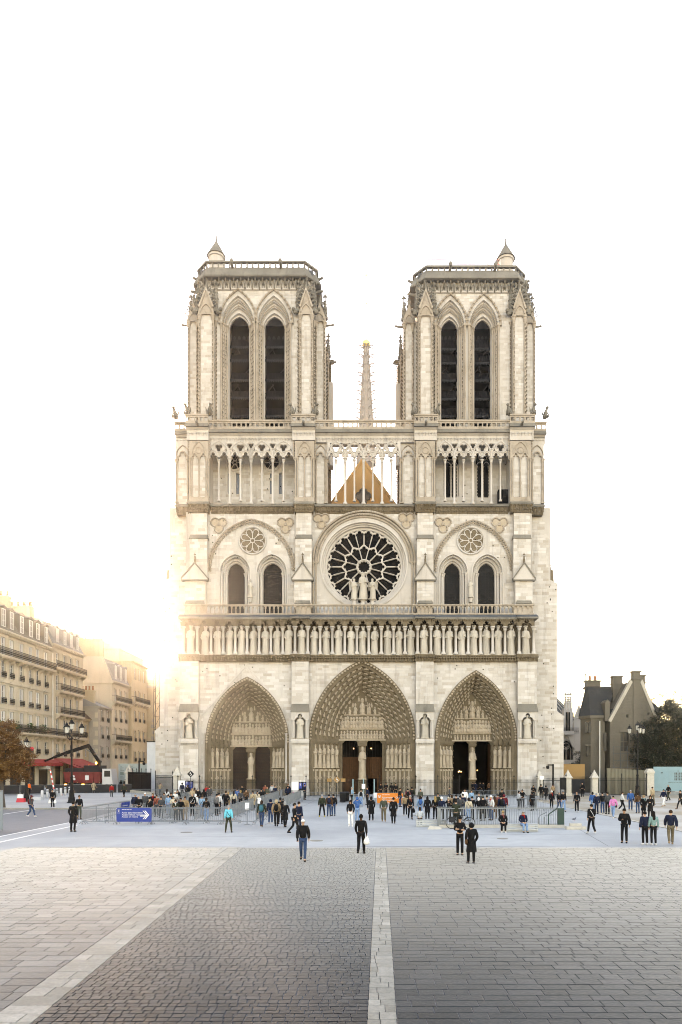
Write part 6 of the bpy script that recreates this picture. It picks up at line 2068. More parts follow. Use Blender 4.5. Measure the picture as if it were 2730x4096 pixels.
gf.box(0,L1,-.35,0,4.2,4.9); gf.build('shop_pier', 'cream_plaster', b1)
sg = MB(); sg.box(.3,L1-.3,-.06,-.01,.2,4.2); sg.build('shop_front', 'shop_dark', b1)
def awning(e, x0, x1, z1, z0, out, mat, name='awning'):
    a = MB()
    n = max(3, int((x1-x0)/.9))
    for i in range(n):
        xa = x0+(x1-x0)*i/n; xb = x0+(x1-x0)*(i+1)/n
        a.hexa([(xa+.01,-out,z0-.03),(xb-.01,-out,z0-.03),(xb-.01,0,z1-.03),(xa+.01,0,z1-.03),(xa+.01,-out,z0),(xb-.01,-out,z0),(xb-.01,0,z1),(xa+.01,0,z1)])
        a.prism([(xa,z0),(xb,z0),(xb,z0-.35),((xa+xb)/2,z0-.45),(xa,z0-.35)], -out-.02, -out)
    o = a.build(name, mat, e)
    f = MB()
    for x in (x0+.05,(x0+x1)/2,x1-.05): f.bar((x,0,z0-.3),(x,-out,z0-.05),.04)
    f.build('awning_frame', 'iron', o)
    return o
awning(b1, YP(30)-y0, YP(215)-y0, 4.9, 4.25, 1.3, 'awning_red')
# potted greenery on the long balcony
stone('leaf_green', (.025,.045,.015), (.045,.075,.025), (.07,.10,.04), stain=0, bump=.2)
def leaf_cloud(mb, c, rx, ry, rz, n, size, rng, hollow=.35):
    for i in range(n):
        while True:
            p = Vector((rng.uniform(-1,1),rng.uniform(-1,1),rng.uniform(-1,1)))
            if hollow < p.length < 1: break
        q = Vector((c[0]+p.x*rx, c[1]+p.y*ry, c[2]+p.z*rz))
        u = Vector((rng.uniform(-1,1),rng.uniform(-1,1),rng.uniform(-1,1))).normalized(); v = u.orthogonal().normalized()
        s_ = size*rng.uniform(.6,1.3)
        mb.add([tuple(q-u*s_), tuple(q-v*s_*.45), tuple(q+u*s_), tuple(q+v*s_*.45)], [(0,1,2,3)])
gp = MB()
for f in (.45,.62,.75,.88): leaf_cloud(gp, (L1*f,-.45,8.5), 1.4,.4,.75, 160, .16, srn, 0)
gp.build('balcony_plants', 'leaf_green', b1)
# -- second house, four bays
y1 = YP(206)+.05; L2 = YP(331)-y1
bays2 = [YP(p)-y1 for p in (228,258,283,309)]
full2 = [(.05,L2-.05)]
b2 = building('apartment_house', 'narrower cream apartment house with four dormers beside the corner house', (XF,y1,0), R(90), L2, 12, 20.3, 'cream_plaster',
    [(5.0,1.9,.95,dict(rail=True)), (7.9,2.4,1.05,dict(balc=full2)), (11.0,2.4,1.05,dict(balc=[(1.2,L2-.9)])), (14.2,2.1,1.0,dict(balc=[(1.2,L2-.9)])), (17.2,2.1,.95,dict(balc=full2))], bays2)
mansard(b2, L2, 12, 20.3, 3.1, 'zinc_roof', bays2, .9)
chimney(b2, .5, 5.5, 22, .9, 5.5, 3.4, 7); chimney(b2, L2-.5, 6, 21.5, .9, 5, 3.0, 6)
gf = MB()
for i in range(5): gf.box(.3+i*(L2-.6)/4-.25,.3+i*(L2-.6)/4+.25,-.25,0,0,4.0)
gf.build('shop_pier', 'ochre_plaster', b2)
sg = MB(); sg.box(.3,L2-.3,-.06,-.01,.2,4.2); sg.build('shop_front', 'shop_dark', b2)
awning(b2, .4, L2-.3, 4.9, 3.5, 3.6, 'awning_red', 'terrace_awning'); 
# -- terrace of the restaurant: dark red side cloths and lit festoon
te = empty('cafe_terrace', (XF+1.6, YP(230), 0), R(90), 'dark red cafe terrace tent with a string of lit bulbs', 'terrace')
tb = MB(); tb.box(0,7.5,-3.2,-3.0,2.5,3.3); tb.box(0,.1,-3.1,0,2.3,3.3); tb.prism_x([(-3.1,3.3),(0,3.3),(0,4.3)],0,.08); tb.build('tent_cloth', 'awning_dark_red', te)
for i in range(5):
    p = MB(); p.box(.1+i*1.8,.2+i*1.8,-3.1,-3.0,0,2.5); p.build('post', 'iron', te)
tt = MB(); tt.box(.2,7.3,-.3,-.1,0,2.4); tt.build('back_screen', 'shop_dark', te)
for i in range(16):
    f = MB(); f.blob((.3+i*.46,-3.12,2.38-.10*math.sin(i*PI/5)**2), .05,.05,.06, 5, 3); f.build('bulb', 'festoon', te)
# -- small ochre house with brown roof
y3 = YP(331)+.05
b3 = building('small_house', 'low ochre house with a steep brown tiled roof', (XF-.6,y3,0), R(90), 3.7, 9, 11.0, 'ochre_plaster', [(5.2,1.7,.85,{}), (8.2,1.9,.85,dict(rail=True))], [1.0,2.6])
rf = MB(); rf.hexa([(-.1,-.5,11.0),(3.8,-.5,11.0),(3.8,9,11.0),(-.1,9,11.0),(-.1,4.2,15.4),(3.8,4.2,15.4),(3.8,4.6,15.4),(-.1,4.6,15.4)]); rf.build('roof', 'brown_tile', b3)
d_ = MB(); d_.box(1.0,2.0,.3,2.5,11.6,13.3); d_.build('dormer', 'ochre_plaster', b3)
# -- house with a plain side wall and chimney pots
y4 = y3+3.75; L4 = YP(442,-41.1)-y4
b4 = building('side_gable_house', 'narrow house with quoined plain side wall and a row of chimney pots', (-41.1,y4,0), R(90), L4, 8, 13.0, 'grey_plaster', [(5.0,1.8,.9,dict(rail=True)), (8.0,2.0,.9,dict(rail=True)), (10.7,1.9,.9,dict(rail=True))], [YP(408,-41.1)-y4, YP(430,-41.1)-y4])
rf = MB(); rf.hexa([(-.1,-.3,13.05),(L4,-.3,13.05),(L4,8,13.05),(-.1,8,13.05),(-.1,3,14.6),(L4,3,14.6),(L4,5,14.6),(-.1,5,14.6)]); rf.build('roof', 'zinc_roof', b4)
chimney(b4, .5, 2.4, 13.2, .8, 3.2, 2.4, 6)
qo = MB()
for k in range(8): qo.box(-.05,.02,.05,.05+(.5 if k % 2 else .8),1.5+k*1.4,2.3+k*1.4)
qo.build('quoin', 'cream_plaster', b4)
# -- tall narrow house with dormers
y5 = y4+L4+.05; L5 = 8.0
b5 = building('tall_house', 'tall narrow house with dormers and iron balconies in the sun haze', (-40.9,y5,0), R(90), L5, 10, 17.6, 'cream_plaster',
    [(4.9,1.8,.9,dict(rail=True)), (8.0,2.0,.9,dict(balc=[(.1,L5-.1)])), (11.0,2.0,.9,dict(rail=True)), (14.4,2.0,.9,dict(balc=[(.1,L5-.1)]))], [1.6,4.0,6.4])
mansard(b5, L5, 10, 17.6, 3.6, 'zinc_roof', [1.6,4.0,6.4], .9)
chimney(b5, .4, 5, 19, .8, 7, 5.5, 6)
# -- house behind, with stone balcony
y6 = y5+L5+.05
b6 = building('balcony_house', 'sunlit house with a stone balcony at its top floor', (-40.4,y6,0), R(90), 8.5, 10, 22.0, 'ochre_plaster',
    [(4.5,1.8,.9,dict(rail=True)),(8.0,2.0,.9,dict(rail=True)),(11.5,2.0,.9,dict(rail=True)),(15.0,2.0,.9,dict(balc=[(.1,8.4)])),(19.0,2.0,.9,{})], [1.8,4.2,6.6])
# -- plain beige wall across the street end
y7 = 129.5
b7 = empty('plain_walled_house', (-43.2,y7,0), 0, 'large plain beige side wall closing the street behind the awnings', 'building')
wb = MB(); wb.box(0,3.9,0,12,0,18.4); wb.build('wall', 'ochre_plaster', b7)
wb = MB(); wb.box(-.1,4.0,-.1,12,18.4,18.8); wb.build('coping', 'grey_plaster', b7)
rr = MB(); railing(rr, 0, 3.9, .1, 18.8); rr.build('railing', 'iron', b7)
qo = MB()
for k in range(11): qo.box(3.9-(.5 if k % 2 else .35),3.93,-.04,.3,1+k*1.1,1.6+k*1.1)
qo.build('quoin', 'grey_plaster', b7)
for k in range(4):
    o = win(b7, 3.95, 4.5+k*3.4, .9, 2.0); o.rotation_euler = (0,0,R(90)); o.location = (3.92, 1.6, 4.5+k*3.4)
# -- tall blank gable wall and roofs behind the row
def blank(name, label, x0, x1, y0, y1, h, mat, roofh=0):
    e = empty(name, (x0,y0,0), 0, label, 'building')
    m = MB(); m.box(0,x1-x0,0,y1-y0,0,h); m.build('wall', mat, e)
    r_ = MB(); r_.frustum(-.2,x1-x0+.2,-.2,y1-y0+.2,h, .8,x1-x0-.8,.8,y1-y0-.8,h+max(roofh,.4)); r_.build('roof', 'zinc_roof', e)
    c = MB(); c.box(1,2,.5,4,h,h+roofh+2); c.build('chimney', mat, e)
    return e
blank('blank_gable_house', 'tall blank rubble gable wall rising behind the narrow houses', -54.5, -44.5, 126, 140, 25.0, 'cream_plaster', 1.5)
blank('far_house', 'hazy far house against the low sun behind the plain wall', -52, -46.4, 165, 176, 26.0, 'ochre_plaster', 1.0)
blank('far_house', 'far hazy house between the sun and the cathedral wall', -43.5, -38.2, 150, 160, 21.5, 'ochre_plaster', 1.0)
# -- scaffold tower by the cathedral wall, white site box, hoarding with notices
sc = empty('scaffold_tower', (X(627,108), 108, 0), 0, 'slender scaffold tower beside the cathedral wall', 'scaffold')
for i in (0,1):
    for j in (0,1):
        p = MB(); p.tube([(i*.9-.45,j*.9,0),(i*.9-.45,j*.9,20)], .05, 5); p.build('upright', 'iron', sc)
for k in range(10):
    p = MB(); z = 1.5+k*2
    for a,b in (((-.45,0),(.45,0)),((.45,0),(.45,.9)),((-.45,0),(-.45,.9))): p.bar((a[0],a[1],z),(b[0],b[1],z),.05)
    p.bar((-.45,0,z),(.45,0,z+1.9),.04); p.build('brace', 'iron', sc)
plain('site_white', (.55,.58,.60), rough=.5, noise=.1, scale=1)
sb = empty('site_cabin', (X(612,104), 104, 0), 0, 'pale grey site cabin panel below the scaffold', 'cabin')
m = MB(); m.box(-.9,.9,0,2.4,0,7.4); m.build('cabin_wall', 'site_white', sb)
m = MB(); m.box(-.95,.95,-.05,2.45,7.4,7.55); m.build('cabin_roof', 'iron', sb)

# ================================================================== HOUSE AND CHAPELS ON THE RIGHT
dH = 98.0
hs_ = empty('presbytery', (X(2500,dH), dH, 0), 0, 'grey stone gabled house with slate roofs and tall chimneys', 'house')
def hx(p, d=dH): return X(p,d)-hs_.location.x
def hy(d): return d-dH
m = MB()
# gabled front wing
gx0, gx1, gc = hx(2442), hx(2630), hx(2547)
zE = Z(2880,dH); zA = Z(2722,dH)
opn = [rect(hx(2484),hx(2517),Z(3005,dH),Z(2930,dH)), rect(hx(2507),hx(2515),Z(2885,dH),Z(2850,dH)), rect(hx(2592),hx(2600),Z(2880,dH),Z(2850,dH))]
m.plate([(gx0,0),(gx1,0),(gx1,zE),(gc+.9,zA),(gc-.9,zA),(gx0,zE)], opn, 0, .5)
m.prism([(gx0+.02,0),(gx1-.02,0),(gx1-.02,zE-.1),(gc+.8,zA-.2),(gc-.8,zA-.2),(gx0+.02,zE-.1)], .5, 9)
m.build('gable_wall', 'house_stone', hs_)
g = MB()
for o_ in opn:
    g.box(o_[0][0],o_[1][0],.42,.46,o_[0][1],o_[2][1])
g.build('window', 'window_pane', hs_)
f = MB(); a0, a1, z0_, z1_ = hx(2484), hx(2517), Z(3005,dH), Z(2930,dH)
f.box((a0+a1)/2-.04,(a0+a1)/2+.04,.32,.4,z0_,z1_); f.box(a0,a1,.33,.4,(z0_+z1_)/2-.04,(z0_+z1_)/2+.04); f.box(a0-.2,a1+.2,-.12,.05,z1_,z1_+.35); f.build('window_frame', 'house_stone', hs_)
cp = MB()
for q, xe in ((-1,gx0),(1,gx1)):
    xt = gc+q*.85
    cp.hexa([(xe+q*.25,-.12,zE-.1),(xt,-.12,zA+.1),(xt,.6,zA+.1),(xe+q*.25,.6,zE-.1),(xe-q*.1,-.12,zE-.35),(xt-q*.3,-.12,zA-.25),(xt-q*.3,.6,zA-.25),(xe-q*.1,.6,zE-.35)])
cp.build('gable_coping', 'grey_plaster', hs_)
rf = MB()
for q, xe in ((-1,gx0),(1,gx1)):
    rf.hexa([(xe+q*.2,.5,zE-.2),(gc,.5,zA-.1),(gc,9,zA-.1),(xe+q*.2,9,zE-.2),(xe+q*.2,.5,zE),(gc,.5,zA+.1),(gc,9,zA+.1),(xe+q*.2,9,zE)])
rf.build('gable_roof', 'slate', hs_)
def stack(x, y, z0, z1, w, d, mat='house_stone', pots=0):
    c = MB(); c.box(x-w/2,x+w/2,y-d/2,y+d/2,z0,z1); c.box(x-w/2-.12,x+w/2+.12,y-d/2-.12,y+d/2+.12,z1-1.25,z1-1.08); c.box(x-w/2-.14,x+w/2+.14,y-d/2-.14,y+d/2+.14,z1-.2,z1)
    o = c.build('chimney', mat, hs_)
    if pots:
        p = MB()
        for i in range(pots): p.lathe([(.22,0),(.18,.7),(.2,.75)], x+(i-.5)*.8, y, 7, z0=z1); 
        p.build('chimney_pots', 'terracotta', o)
stack(hx(2548), .3, Z(3000,dH), Z(2684,dH), 1.0, .9)
stack(hx(2504), 3.5, 8, Z(2692,dH), 1.35, 1.0); stack(hx(2598), 3.0, 8, Z(2690,dH), 1.0, 1.0); stack(hx(2622), 6.0, 10, Z(2705,dH), 1.2, 1.2)
stack(hx(2418), 5.0, 10, Z(2706,dH), 2.1, 1.0, 'house_stone', 2)
hr = MB(); zz = .3
while zz < zA-.4:
    f_ = 0 if zz < zE else (zz-zE)/(zA-zE)
    xa, xb = gx0+(gc-.9-gx0)*f_+.1, gx1+(gc+.9-gx1)*f_-.1; x = xa
    while x < xb-.2:
        w_ = min(srn.uniform(.5,1.1), xb-x)
        if not any(inside(o_, x+q*w_, zz+.2) for o_ in opn for q in (0,.5,1)): hr.block(x, x+w_, zz, zz+.4, 0, srn.uniform(.01,.03), srn.random())
        x += w_
    zz += .4
tag(hr.build('stone_courses', 'house_stone', hs_), kind='stuff')
sc0 = MB(); sc0.box(gx0-.06,gx1+.06,-.10,.02,Z(3032,dH)-.12,Z(3032,dH)+.12); sc0.box(a0-.1,a1+.1,-.14,.1,z0_-.18,z0_); sc0.build('string_course', 'house_stone', hs_)
# polygonal wing on the left of the gable
pw = MB(); wx0, wx1 = hx(2340), hx(2446)
zW = Z(2872,dH)
pw.prism_z([(wx0+.1,2.2),(wx0+1.2,1.0),(wx1-.6,.8),(wx1-.6,9),(wx0+3.0,9)], 0, zW)
pw.build('wing_wall', 'house_stone', hs_)
wn_ = MB()
for p in (2354,2367): wn_.prism(lancet(hx(p), Z(2930,dH), Z(2892,dH), .17, .2, 4), .7, .95)
wn_.box(hx(2356),hx(2366),.72,.98,Z(3024,dH),Z(2985,dH)); wn_.box(hx(2424),hx(2434),.6,.95,Z(3005,dH),Z(2930,dH))
wn_.build('wing_window', 'window_pane', hs_)
we = MB(); we.prism_z([(wx0-.2,2.1),(wx0+1.0,.7),(wx1-.5,.5),(wx1-.5,9),(wx0+2.8,9)], zW, zW+.4); we.box(hx(2350),hx(2374),.70,1.0,Z(2983,dH),Z(2978,dH)); we.build('wing_cornice', 'house_stone', hs_)
wr = MB(); zR = Z(2738,dH)
tx0, tx1 = hx(2381), hx(2500)
wr.loft([[(wx0-.2,2.1,zW+.4),(wx0+1.0,.7,zW+.4),(wx1-.4,.5,zW+.4),(wx1-.4,9,zW+.4),(wx0+2.8,9,zW+.4)],[(tx0,4.2,zR),(tx0+.3,3.9,zR),(tx1,3.9,zR),(tx1,5.5,zR),(tx0+.4,5.5,zR)]], True)
wr.box(tx0,tx1,3.9,5.5,zR-.05,zR+.15); wr.build('wing_roof', 'slate', hs_)
dm = MB(); dm.box(hx(2424),hx(2444),.2,3,Z(2885,dH),Z(2812,dH)); dm.prism([(hx(2422),Z(2812,dH)),(hx(2446),Z(2812,dH)),(hx(2434),Z(2798,dH))],.1,3); dm.build('dormer', 'house_stone', hs_)
rr2 = MB(); zR2 = Z(2735,dH)
rr2.loft([[(hx(2560),4,zE-.5),(hx(2700),4,Z(2835,dH)),(hx(2700),14,Z(2835,dH)),(hx(2560),14,zE-.5)],[(hx(2585),7.5,zR2),(hx(2640),7.5,zR2),(hx(2640),10,zR2),(hx(2585),10,zR2)]], True); rr2.build('rear_roof', 'slate', hs_)
rw2 = MB(); rw2.box(hx(2560),hx(2695),4.5,13.5,0,Z(2835,dH)); rw2.build('rear_wall', 'house_stone', hs_)
fn = MB(); fn.tube([(hx(2383),4.2,zR),(hx(2383),4.2,zR+2.2)], .09, 6); fn.tube([(hx(2383),4.2,zR+2),(hx(2383),4.2,zR+3.4)], .03, 5); fn.blob((hx(2383),4.2,zR+1.9), .22,.22,.1, 6, 3); fn.blob((hx(2383),4.2,zR+.6), .2,.2,.14, 6, 3); fn.build('roof_finial', 'grey_lead', hs_)
dp = MB(); dp.tube([(hx(2406),.55,0),(hx(2406),.55,zW-.4)], .08, 6); dp.build('drainpipe', 'pipe_white', hs_)
# scaffold platform against the gable window
sp_ = empty('scaffold_platform', (X(2510,dH-1.2), dH-1.4, 0), 0, 'light scaffold platform under the house window', 'scaffold')
for i in range(5):
    p = MB(); p.tube([(-2+i*1.0,0,0),(-2+i*1.0,0,6.6)], .035, 5); p.build('upright', 'grey_lead', sp_)
for z in (3.6,4.6,5.6,6.5):
    p = MB(); p.bar((-2,0,z),(2,0,z),.05); p.build('rail', 'grey_lead', sp_)
p = MB(); p.box(-2,2,0,.7,3.5,3.56); p.build('deck', 'brown_tile', sp_)
p = MB()
for i in range(4): p.bar((-2+i,0,3.6),(-1+i,0,6.4 if i % 2 else 5.0),.03)
p.build('brace', 'grey_lead', sp_)

# chapels and transept glimpsed beside the south tower
ch_ = empty('side_chapel', (X(2290,118), 118, 0), 0, 'Gothic side chapels with gables and lead roof behind the cathedral tower', 'chapel')
def cx_(p, d=118): return X(p,d)-ch_.location.x
m = MB()
wz = Z(2960,118)
hol = [lancet(cx_(2268), Z(3040,118), Z(3000,118), 1.15, 1.6, 8)]
m.plate(rect(cx_(2225),cx_(2330),0,Z(2935,118)), hol, 0, .8); m.box(cx_(2225),cx_(2330),.8,6,0,Z(2935,118)); 
m.build('chapel_wall', 'limestone', ch_)
g = MB(); g.prism([(x,z) for x,z in lancet(cx_(2268), Z(3042,118), Z(3000,118), 1.2, 1.65, 8)], .4, .45); g.build('chapel_glass', 'dark_glass', ch_)
t_ = MB()
t_.tube([(x,.3,z) for x,z in circle(cx_(2268), Z(2985,118), .55, 14)], .07, 5, True)
for q in (-1,0,1): t_.tube([(cx_(2268)+q*.8,.3,Z(3040,118)),(cx_(2268)+q*.8,.3,Z(2998,118))], .06, 5)
for q in (-.4,.4): t_.tube([(x,.3,z) for x,z in arch_pts(cx_(2268)+q, Z(3000,118), .4, .6, 5)], .06, 5)
t_.sweep(arch_pts(cx_(2268), Z(3000,118), 1.2, 1.7, 8), [(0,0),(.1,-.15),(.3,-.15),(.3,0)])
for c0, zz, ww, hh in ((2265,2990,36,72),(2317,2876,22,58)):
    a, b = cx_(c0-ww), cx_(c0+ww)
    t_.prism([(a,Z(zz,118)),(cx_(c0),Z(zz-hh,118)),(b,Z(zz,118)),(b-.45,Z(zz,118)),(cx_(c0),Z(zz-hh+14,118)),(a+.45,Z(zz,118))], -.25, .1)
t_.prism([(cx_(2300),Z(2935,118)),(cx_(2338),Z(2935,118)),(cx_(2338),Z(2890,118)),(cx_(2317),Z(2830,118)),(cx_(2297),Z(2890,118))], .1, .6)
t_.tube([(x,.02,z) for x,z in circle(cx_(2314), Z(2862,118), .45, 12)], .09, 5, True)
t_.box(cx_(2253),cx_(2288),-.6,.6,Z(2935,118),Z(2835,118)); t_.box(cx_(2249),cx_(2292),-.8,.8,Z(2940,118),Z(2925,118))
for p in (2262,2272,2281): t_.put(PINN, T(cx_(p), -.3, Z(2842,118), .9, sz=1.3))
t_.build('buttress_gables', 'limestone', ch_)
sl = MB()
for p in (2263,2269,2275): sl.box(cx_(p)-.09,cx_(p)+.09,-.66,-.58,Z(2925,118),Z(2850,118))
sl.build('lancet', 'dark_void', ch_)
rl = MB(); railing(rl, cx_(2252), cx_(2312), -.7, Z(2936,118), 1.0); rl.build('railing', 'iron', ch_)
tr = MB(); tr.hexa([(cx_(2215),8,Z(2840,118)),(cx_(2350),8,Z(2840,118)),(cx_(2350),20,Z(2840,118)),(cx_(2215),20,Z(2840,118)),(cx_(2215),13,Z(2735,118)),(cx_(2283),13,Z(2735,118)),(cx_(2283),15,Z(2735,118)),(cx_(2215),15,Z(2735,118))])
tr.box(cx_(2215),cx_(2340),6,20,0,Z(2840,118)); tr.build('lead_roof', 'grey_lead', ch_)
rb = MB()
for i in range(8): 
    f = i/7; rb.bar((cx_(2240)+f*(cx_(2350)-cx_(2240)),7.9,Z(2838,118)),(cx_(2240)+f*(cx_(2283)-cx_(2240)),12.9,Z(2733,118)),.10)
rb.build('roof_rolls', 'zinc_roof', ch_)

# ================================================================== TREES
stone('bark', (.035,.028,.022), (.06,.048,.038), (.09,.075,.06), stain=.2, bump=.8)
def leaf_mat(name, cols):
    m, n, b = _new(name)
    N = n.nodes.new; L = n.links
    at = N('ShaderNodeAttribute'); at.attribute_name = 'tint'
    rp = N('ShaderNodeValToRGB'); e = rp.color_ramp.elements
    e[0].color = (*cols[0],1); e[1].color = (*cols[2],1); k = e.new(.5); k.color = (*cols[1],1)
    L.new(at.outputs['Fac'], rp.inputs[0]); L.new(rp.outputs[0], b.inputs['Base Color'])
    b.inputs['Roughness'].default_value = .6; b.inputs['Specular IOR Level'].default_value = .2
    return m
leaf_mat('autumn_leaf', [(.05,.022,.008),(.11,.05,.016),(.19,.10,.03)])
leaf_mat('evergreen_leaf', [(.003,.005,.003),(.007,.011,.006),(.014,.020,.010)])
leaf_mat('yellow_leaf', [(.10,.07,.02),(.16,.11,.03),(.22,.16,.05)])
def tree(name, label, base, trunk_h, trunk_r, clumps, leaf, n_leaf, size, seed):
    rg = random.Random(seed)
    e = empty(name, base, 0, label, 'tree')
    tb = MB(); top = Vector((rg.uniform(-.2,.2), rg.uniform(-.2,.2), trunk_h))
    tb.tube([(0,0,-.05),(0.03,0,.4),tuple(top*.5),tuple(top)], [trunk_r*1.5,trunk_r*1.05,trunk_r*.9,trunk_r*.7], 9)
    for (cx,cy,cz,rx,ry,rz) in clumps:
        c = Vector((cx,cy,cz)); mid = (top+c)/2+Vector((rg.uniform(-.3,.3),rg.uniform(-.3,.3),.2))
        tb.tube([tuple(top*rg.uniform(.6,1)),tuple(mid),tuple(c)], [trunk_r*.5,trunk_r*.3,trunk_r*.1], 6)
        for k in range(5):
            d = Vector((rg.uniform(-rx,rx),rg.uniform(-ry,ry),rg.uniform(-rz,rz)))*.9
            tb.tube([tuple(c),tuple(c+d*.5+Vector((0,0,.1))),tuple(c+d)], [trunk_r*.14,trunk_r*.08,.01], 4)
    tb.build('trunk', 'bark', e, True)
    cr = MB(); cr.t = []
    tot = sum(c[3]*c[4]*c[5] for c in clumps)
    for (cx,cy,cz,rx,ry,rz) in clumps:
        n = int(n_leaf*(rx*ry*rz)/tot)
        # leaves hang on twigs: sub-clumps with gaps between
        subs = []
        for k in range(max(8, n//45)):
            while True:
                p = Vector((rg.uniform(-1,1),rg.uniform(-1,1),rg.uniform(-1,1)))
                if .25 < p.length < 1.05: break
            subs.append((cx+p.x*rx, cy+p.y*ry, cz+p.z*rz, rg.random()))
        for (sx,sy,sz,tn) in subs:
            for k in range(n//len(subs)):
                p = Vector((rg.gauss(0,1),rg.gauss(0,1),rg.gauss(0,.8)))*size*1.9
                q = Vector((sx,sy,sz))+p
                u = Vector((rg.uniform(-1,1),rg.uniform(-1,1),rg.uniform(-.8,.6))).normalized(); v = u.orthogonal().normalized()
                s_ = size*rg.uniform(.6,1.3)
                cr.add([tuple(q-u*s_), tuple(q-v*s_*.5), tuple(q+u*s_), tuple(q+v*s_*.5)], [(0,1,2,3)], min(1,max(0,tn*.7+rg.random()*.3)))
    cr.build('crown', leaf, e)
    return e
# autumn street tree at the picture's edge, beside the corner house
dA = 63.0
bx_ = X(12,dA)
tree('street_tree', 'brown-leaved autumn tree in front of the corner house', (bx_,dA,.0), 2.6, .17,
     [(-.3,0,3.6,1.7,1.5,1.0),(.7,.2,4.6,1.9,1.6,1.2),(-.2,-.2,6.0,1.7,1.5,1.1),(1.2,.1,3.2,1.1,1.2,.7),(.4,0,7.2,1.1,1.1,.8),(-1.3,0,5,1.3,1.2,1.6)], 'autumn_leaf', 24000, .09, 3)
dE = 97.0
tree('evergreen_tree', 'large dark evergreen tree covering the right side of the grey house', (X(2690,dE),dE,0), 4.0, .35,
     [(-3.2,0,5.3,2.3,2,2.2),(-2.2,.3,8.5,2.3,2,2.0),(.2,0,10.4,2.7,2.2,2.2),(.5,.2,6.5,3.6,2.5,3.2),(-4.2,0,7.0,1.4,1.2,1.2),(2.8,0,8.9,2.9,2.2,3.2),(-1.2,-.3,4.0,2.9,2,1.8),(2.6,0,4.2,2.9,2,2.3),(-.6,0,11.9,1.5,1.2,1.2),(-3.4,0,3.2,2.0,1.6,1.4)], 'evergreen_leaf', 60000, .15, 8)
tree('thin_tree', 'sparse backlit yellow tree behind the house chimneys', (X(2690,118),118,0), 7.0, .25,
     [(-1.5,0,14.0,2.6,2,2.2),(1.0,0,15.0,2.6,2,2.0),(-3.4,0,16.0,2.0,1.6,1.5),(.2,0,12.2,3,2,1.6)], 'yellow_leaf', 2600, .13, 9)
tree('bushy_tree', 'dark shrub between the chapel and the grey house', (X(2312,108),108,0), 1.2, .12,
     [(0,0,3.0,1.5,1.2,1.6),(.4,0,5.0,1.1,1.0,1.4),(-.6,0,2.0,1.0,1,1.0)], 'evergreen_leaf', 4500, .10, 12)

# the row on the left stands a little farther out than first laid: scale it about the eye point
KS = 1.19
for e in list(bpy.data.objects):
    if e.parent is None and e.get('category') in ('building','terrace') and e.location.x < -30:
        e.location = (e.location.x*KS, e.location.y*KS, CAM_H-CAM_H*KS); e.scale = (KS,)*3

# ================================================================== FENCES, BARRIERS, STREET FURNITURE
plain('galvanised', (.15,.165,.175), rough=.5, spec=.3, metal=.2, noise=.15, scale=3)
plain('black_iron', (.005,.005,.006), rough=.55, spec=.15)
plain('lamp_glass', (.45,.44,.40), rough=.2, spec=.5)
plain('bollard_grey', (.42,.43,.45), rough=.55, noise=.1, scale=3)
plain('sign_blue', (.006,.030,.19), rough=.5, spec=.35, noise=.06, scale=2)
plain('sign_orange', (.62,.16,.012), rough=.5, spec=.35)
plain('sign_white', (.62,.62,.62), rough=.6)
plain('screen_blue', (.01,.03,.16), rough=.3)
plain('hoard_blue', (.15,.25,.28), rough=.7, noise=.06, scale=1.5)
plain('hoard_pale', (.30,.36,.35), rough=.7, noise=.08, scale=1.5)
plain('hoard_ink', (.05,.06,.06), rough=.7)
plain('corrugated', (.15,.135,.095), rough=.6, noise=.12, scale=1)
plain('pier_stone', (.40,.37,.32), rough=.9, noise=.15, scale=4, bump=.3)
plain('cardboard', (.26,.15,.06), rough=.9)
plain('mesh_black', (.016,.016,.018), rough=.8, noise=.2, scale=2)
plain('truck_red', (.16,.018,.018), rough=.45, spec=.4, noise=.2, scale=2)
plain('truck_white', (.5,.5,.5), rough=.4)
plain('rubber', (.012,.012,.012), rough=.85)
plain('sack_white', (.42,.42,.44), rough=.85, noise=.15, scale=4, rand=.1)
plain('red_plastic', (.45,.02,.03), rough=.5)
plain('hi_vis', (.85,.13,.02), rough=.7)
plain('bench_metal', (.33,.35,.36), rough=.5, metal=.3, noise=.12, scale=3)
plain('dark_green', (.012,.035,.028), rough=.5)
plain('pigeon_grey', (.10,.11,.13), rough=.8)
emit('warn_light', (1.0,.45,.08), 3.0)

def text(body, size, parent, loc, mat, rot=(R(90),0,0)):
    o = obj('lettering', TXT[(body,size)], mat, parent); o.location = loc; o.rotation_euler = rot
    return o

ORD = 'first second third fourth fifth sixth seventh eighth ninth tenth eleventh twelfth thirteenth fourteenth fifteenth'.split()
# ---- crowd barriers
def barrier_proto():
    e = empty('crowd_barrier')
    f = MB(); L = 1.15; h = 1.08; z0 = .20; r = .022
    c = .10
    pts = [(-L+c,0,h),(L-c,0,h),(L-.03,0,h-.03),(L,0,h-c),(L,0,z0),(-L,0,z0),(-L,0,h-c),(-L+.03,0,h-.03)]
    f.tube(pts, r, 6, True)
    for x in (-L,L): f.tube([(x,0,z0),(x,0,.02)], r, 6)
    f.build('frame', 'galvanised', e)
    b = MB()
    for i in range(1,17):
        x = -L+2*L*i/17; b.tube([(x,0,z0),(x,0,h)], .010, 4)
    tag(b.build('bars', 'galvanised', e), kind='stuff')
    for x in (-L+.12, L-.12):
        ft = MB(); ft.tube([(x,-.30,.01),(x,-.26,.07),(x,0,.20),(x,.26,.07),(x,.30,.01)], .018, 5); ft.build('foot', 'galvanised', e)
    return e
BP = barrier_proto(); bp_used = [False]
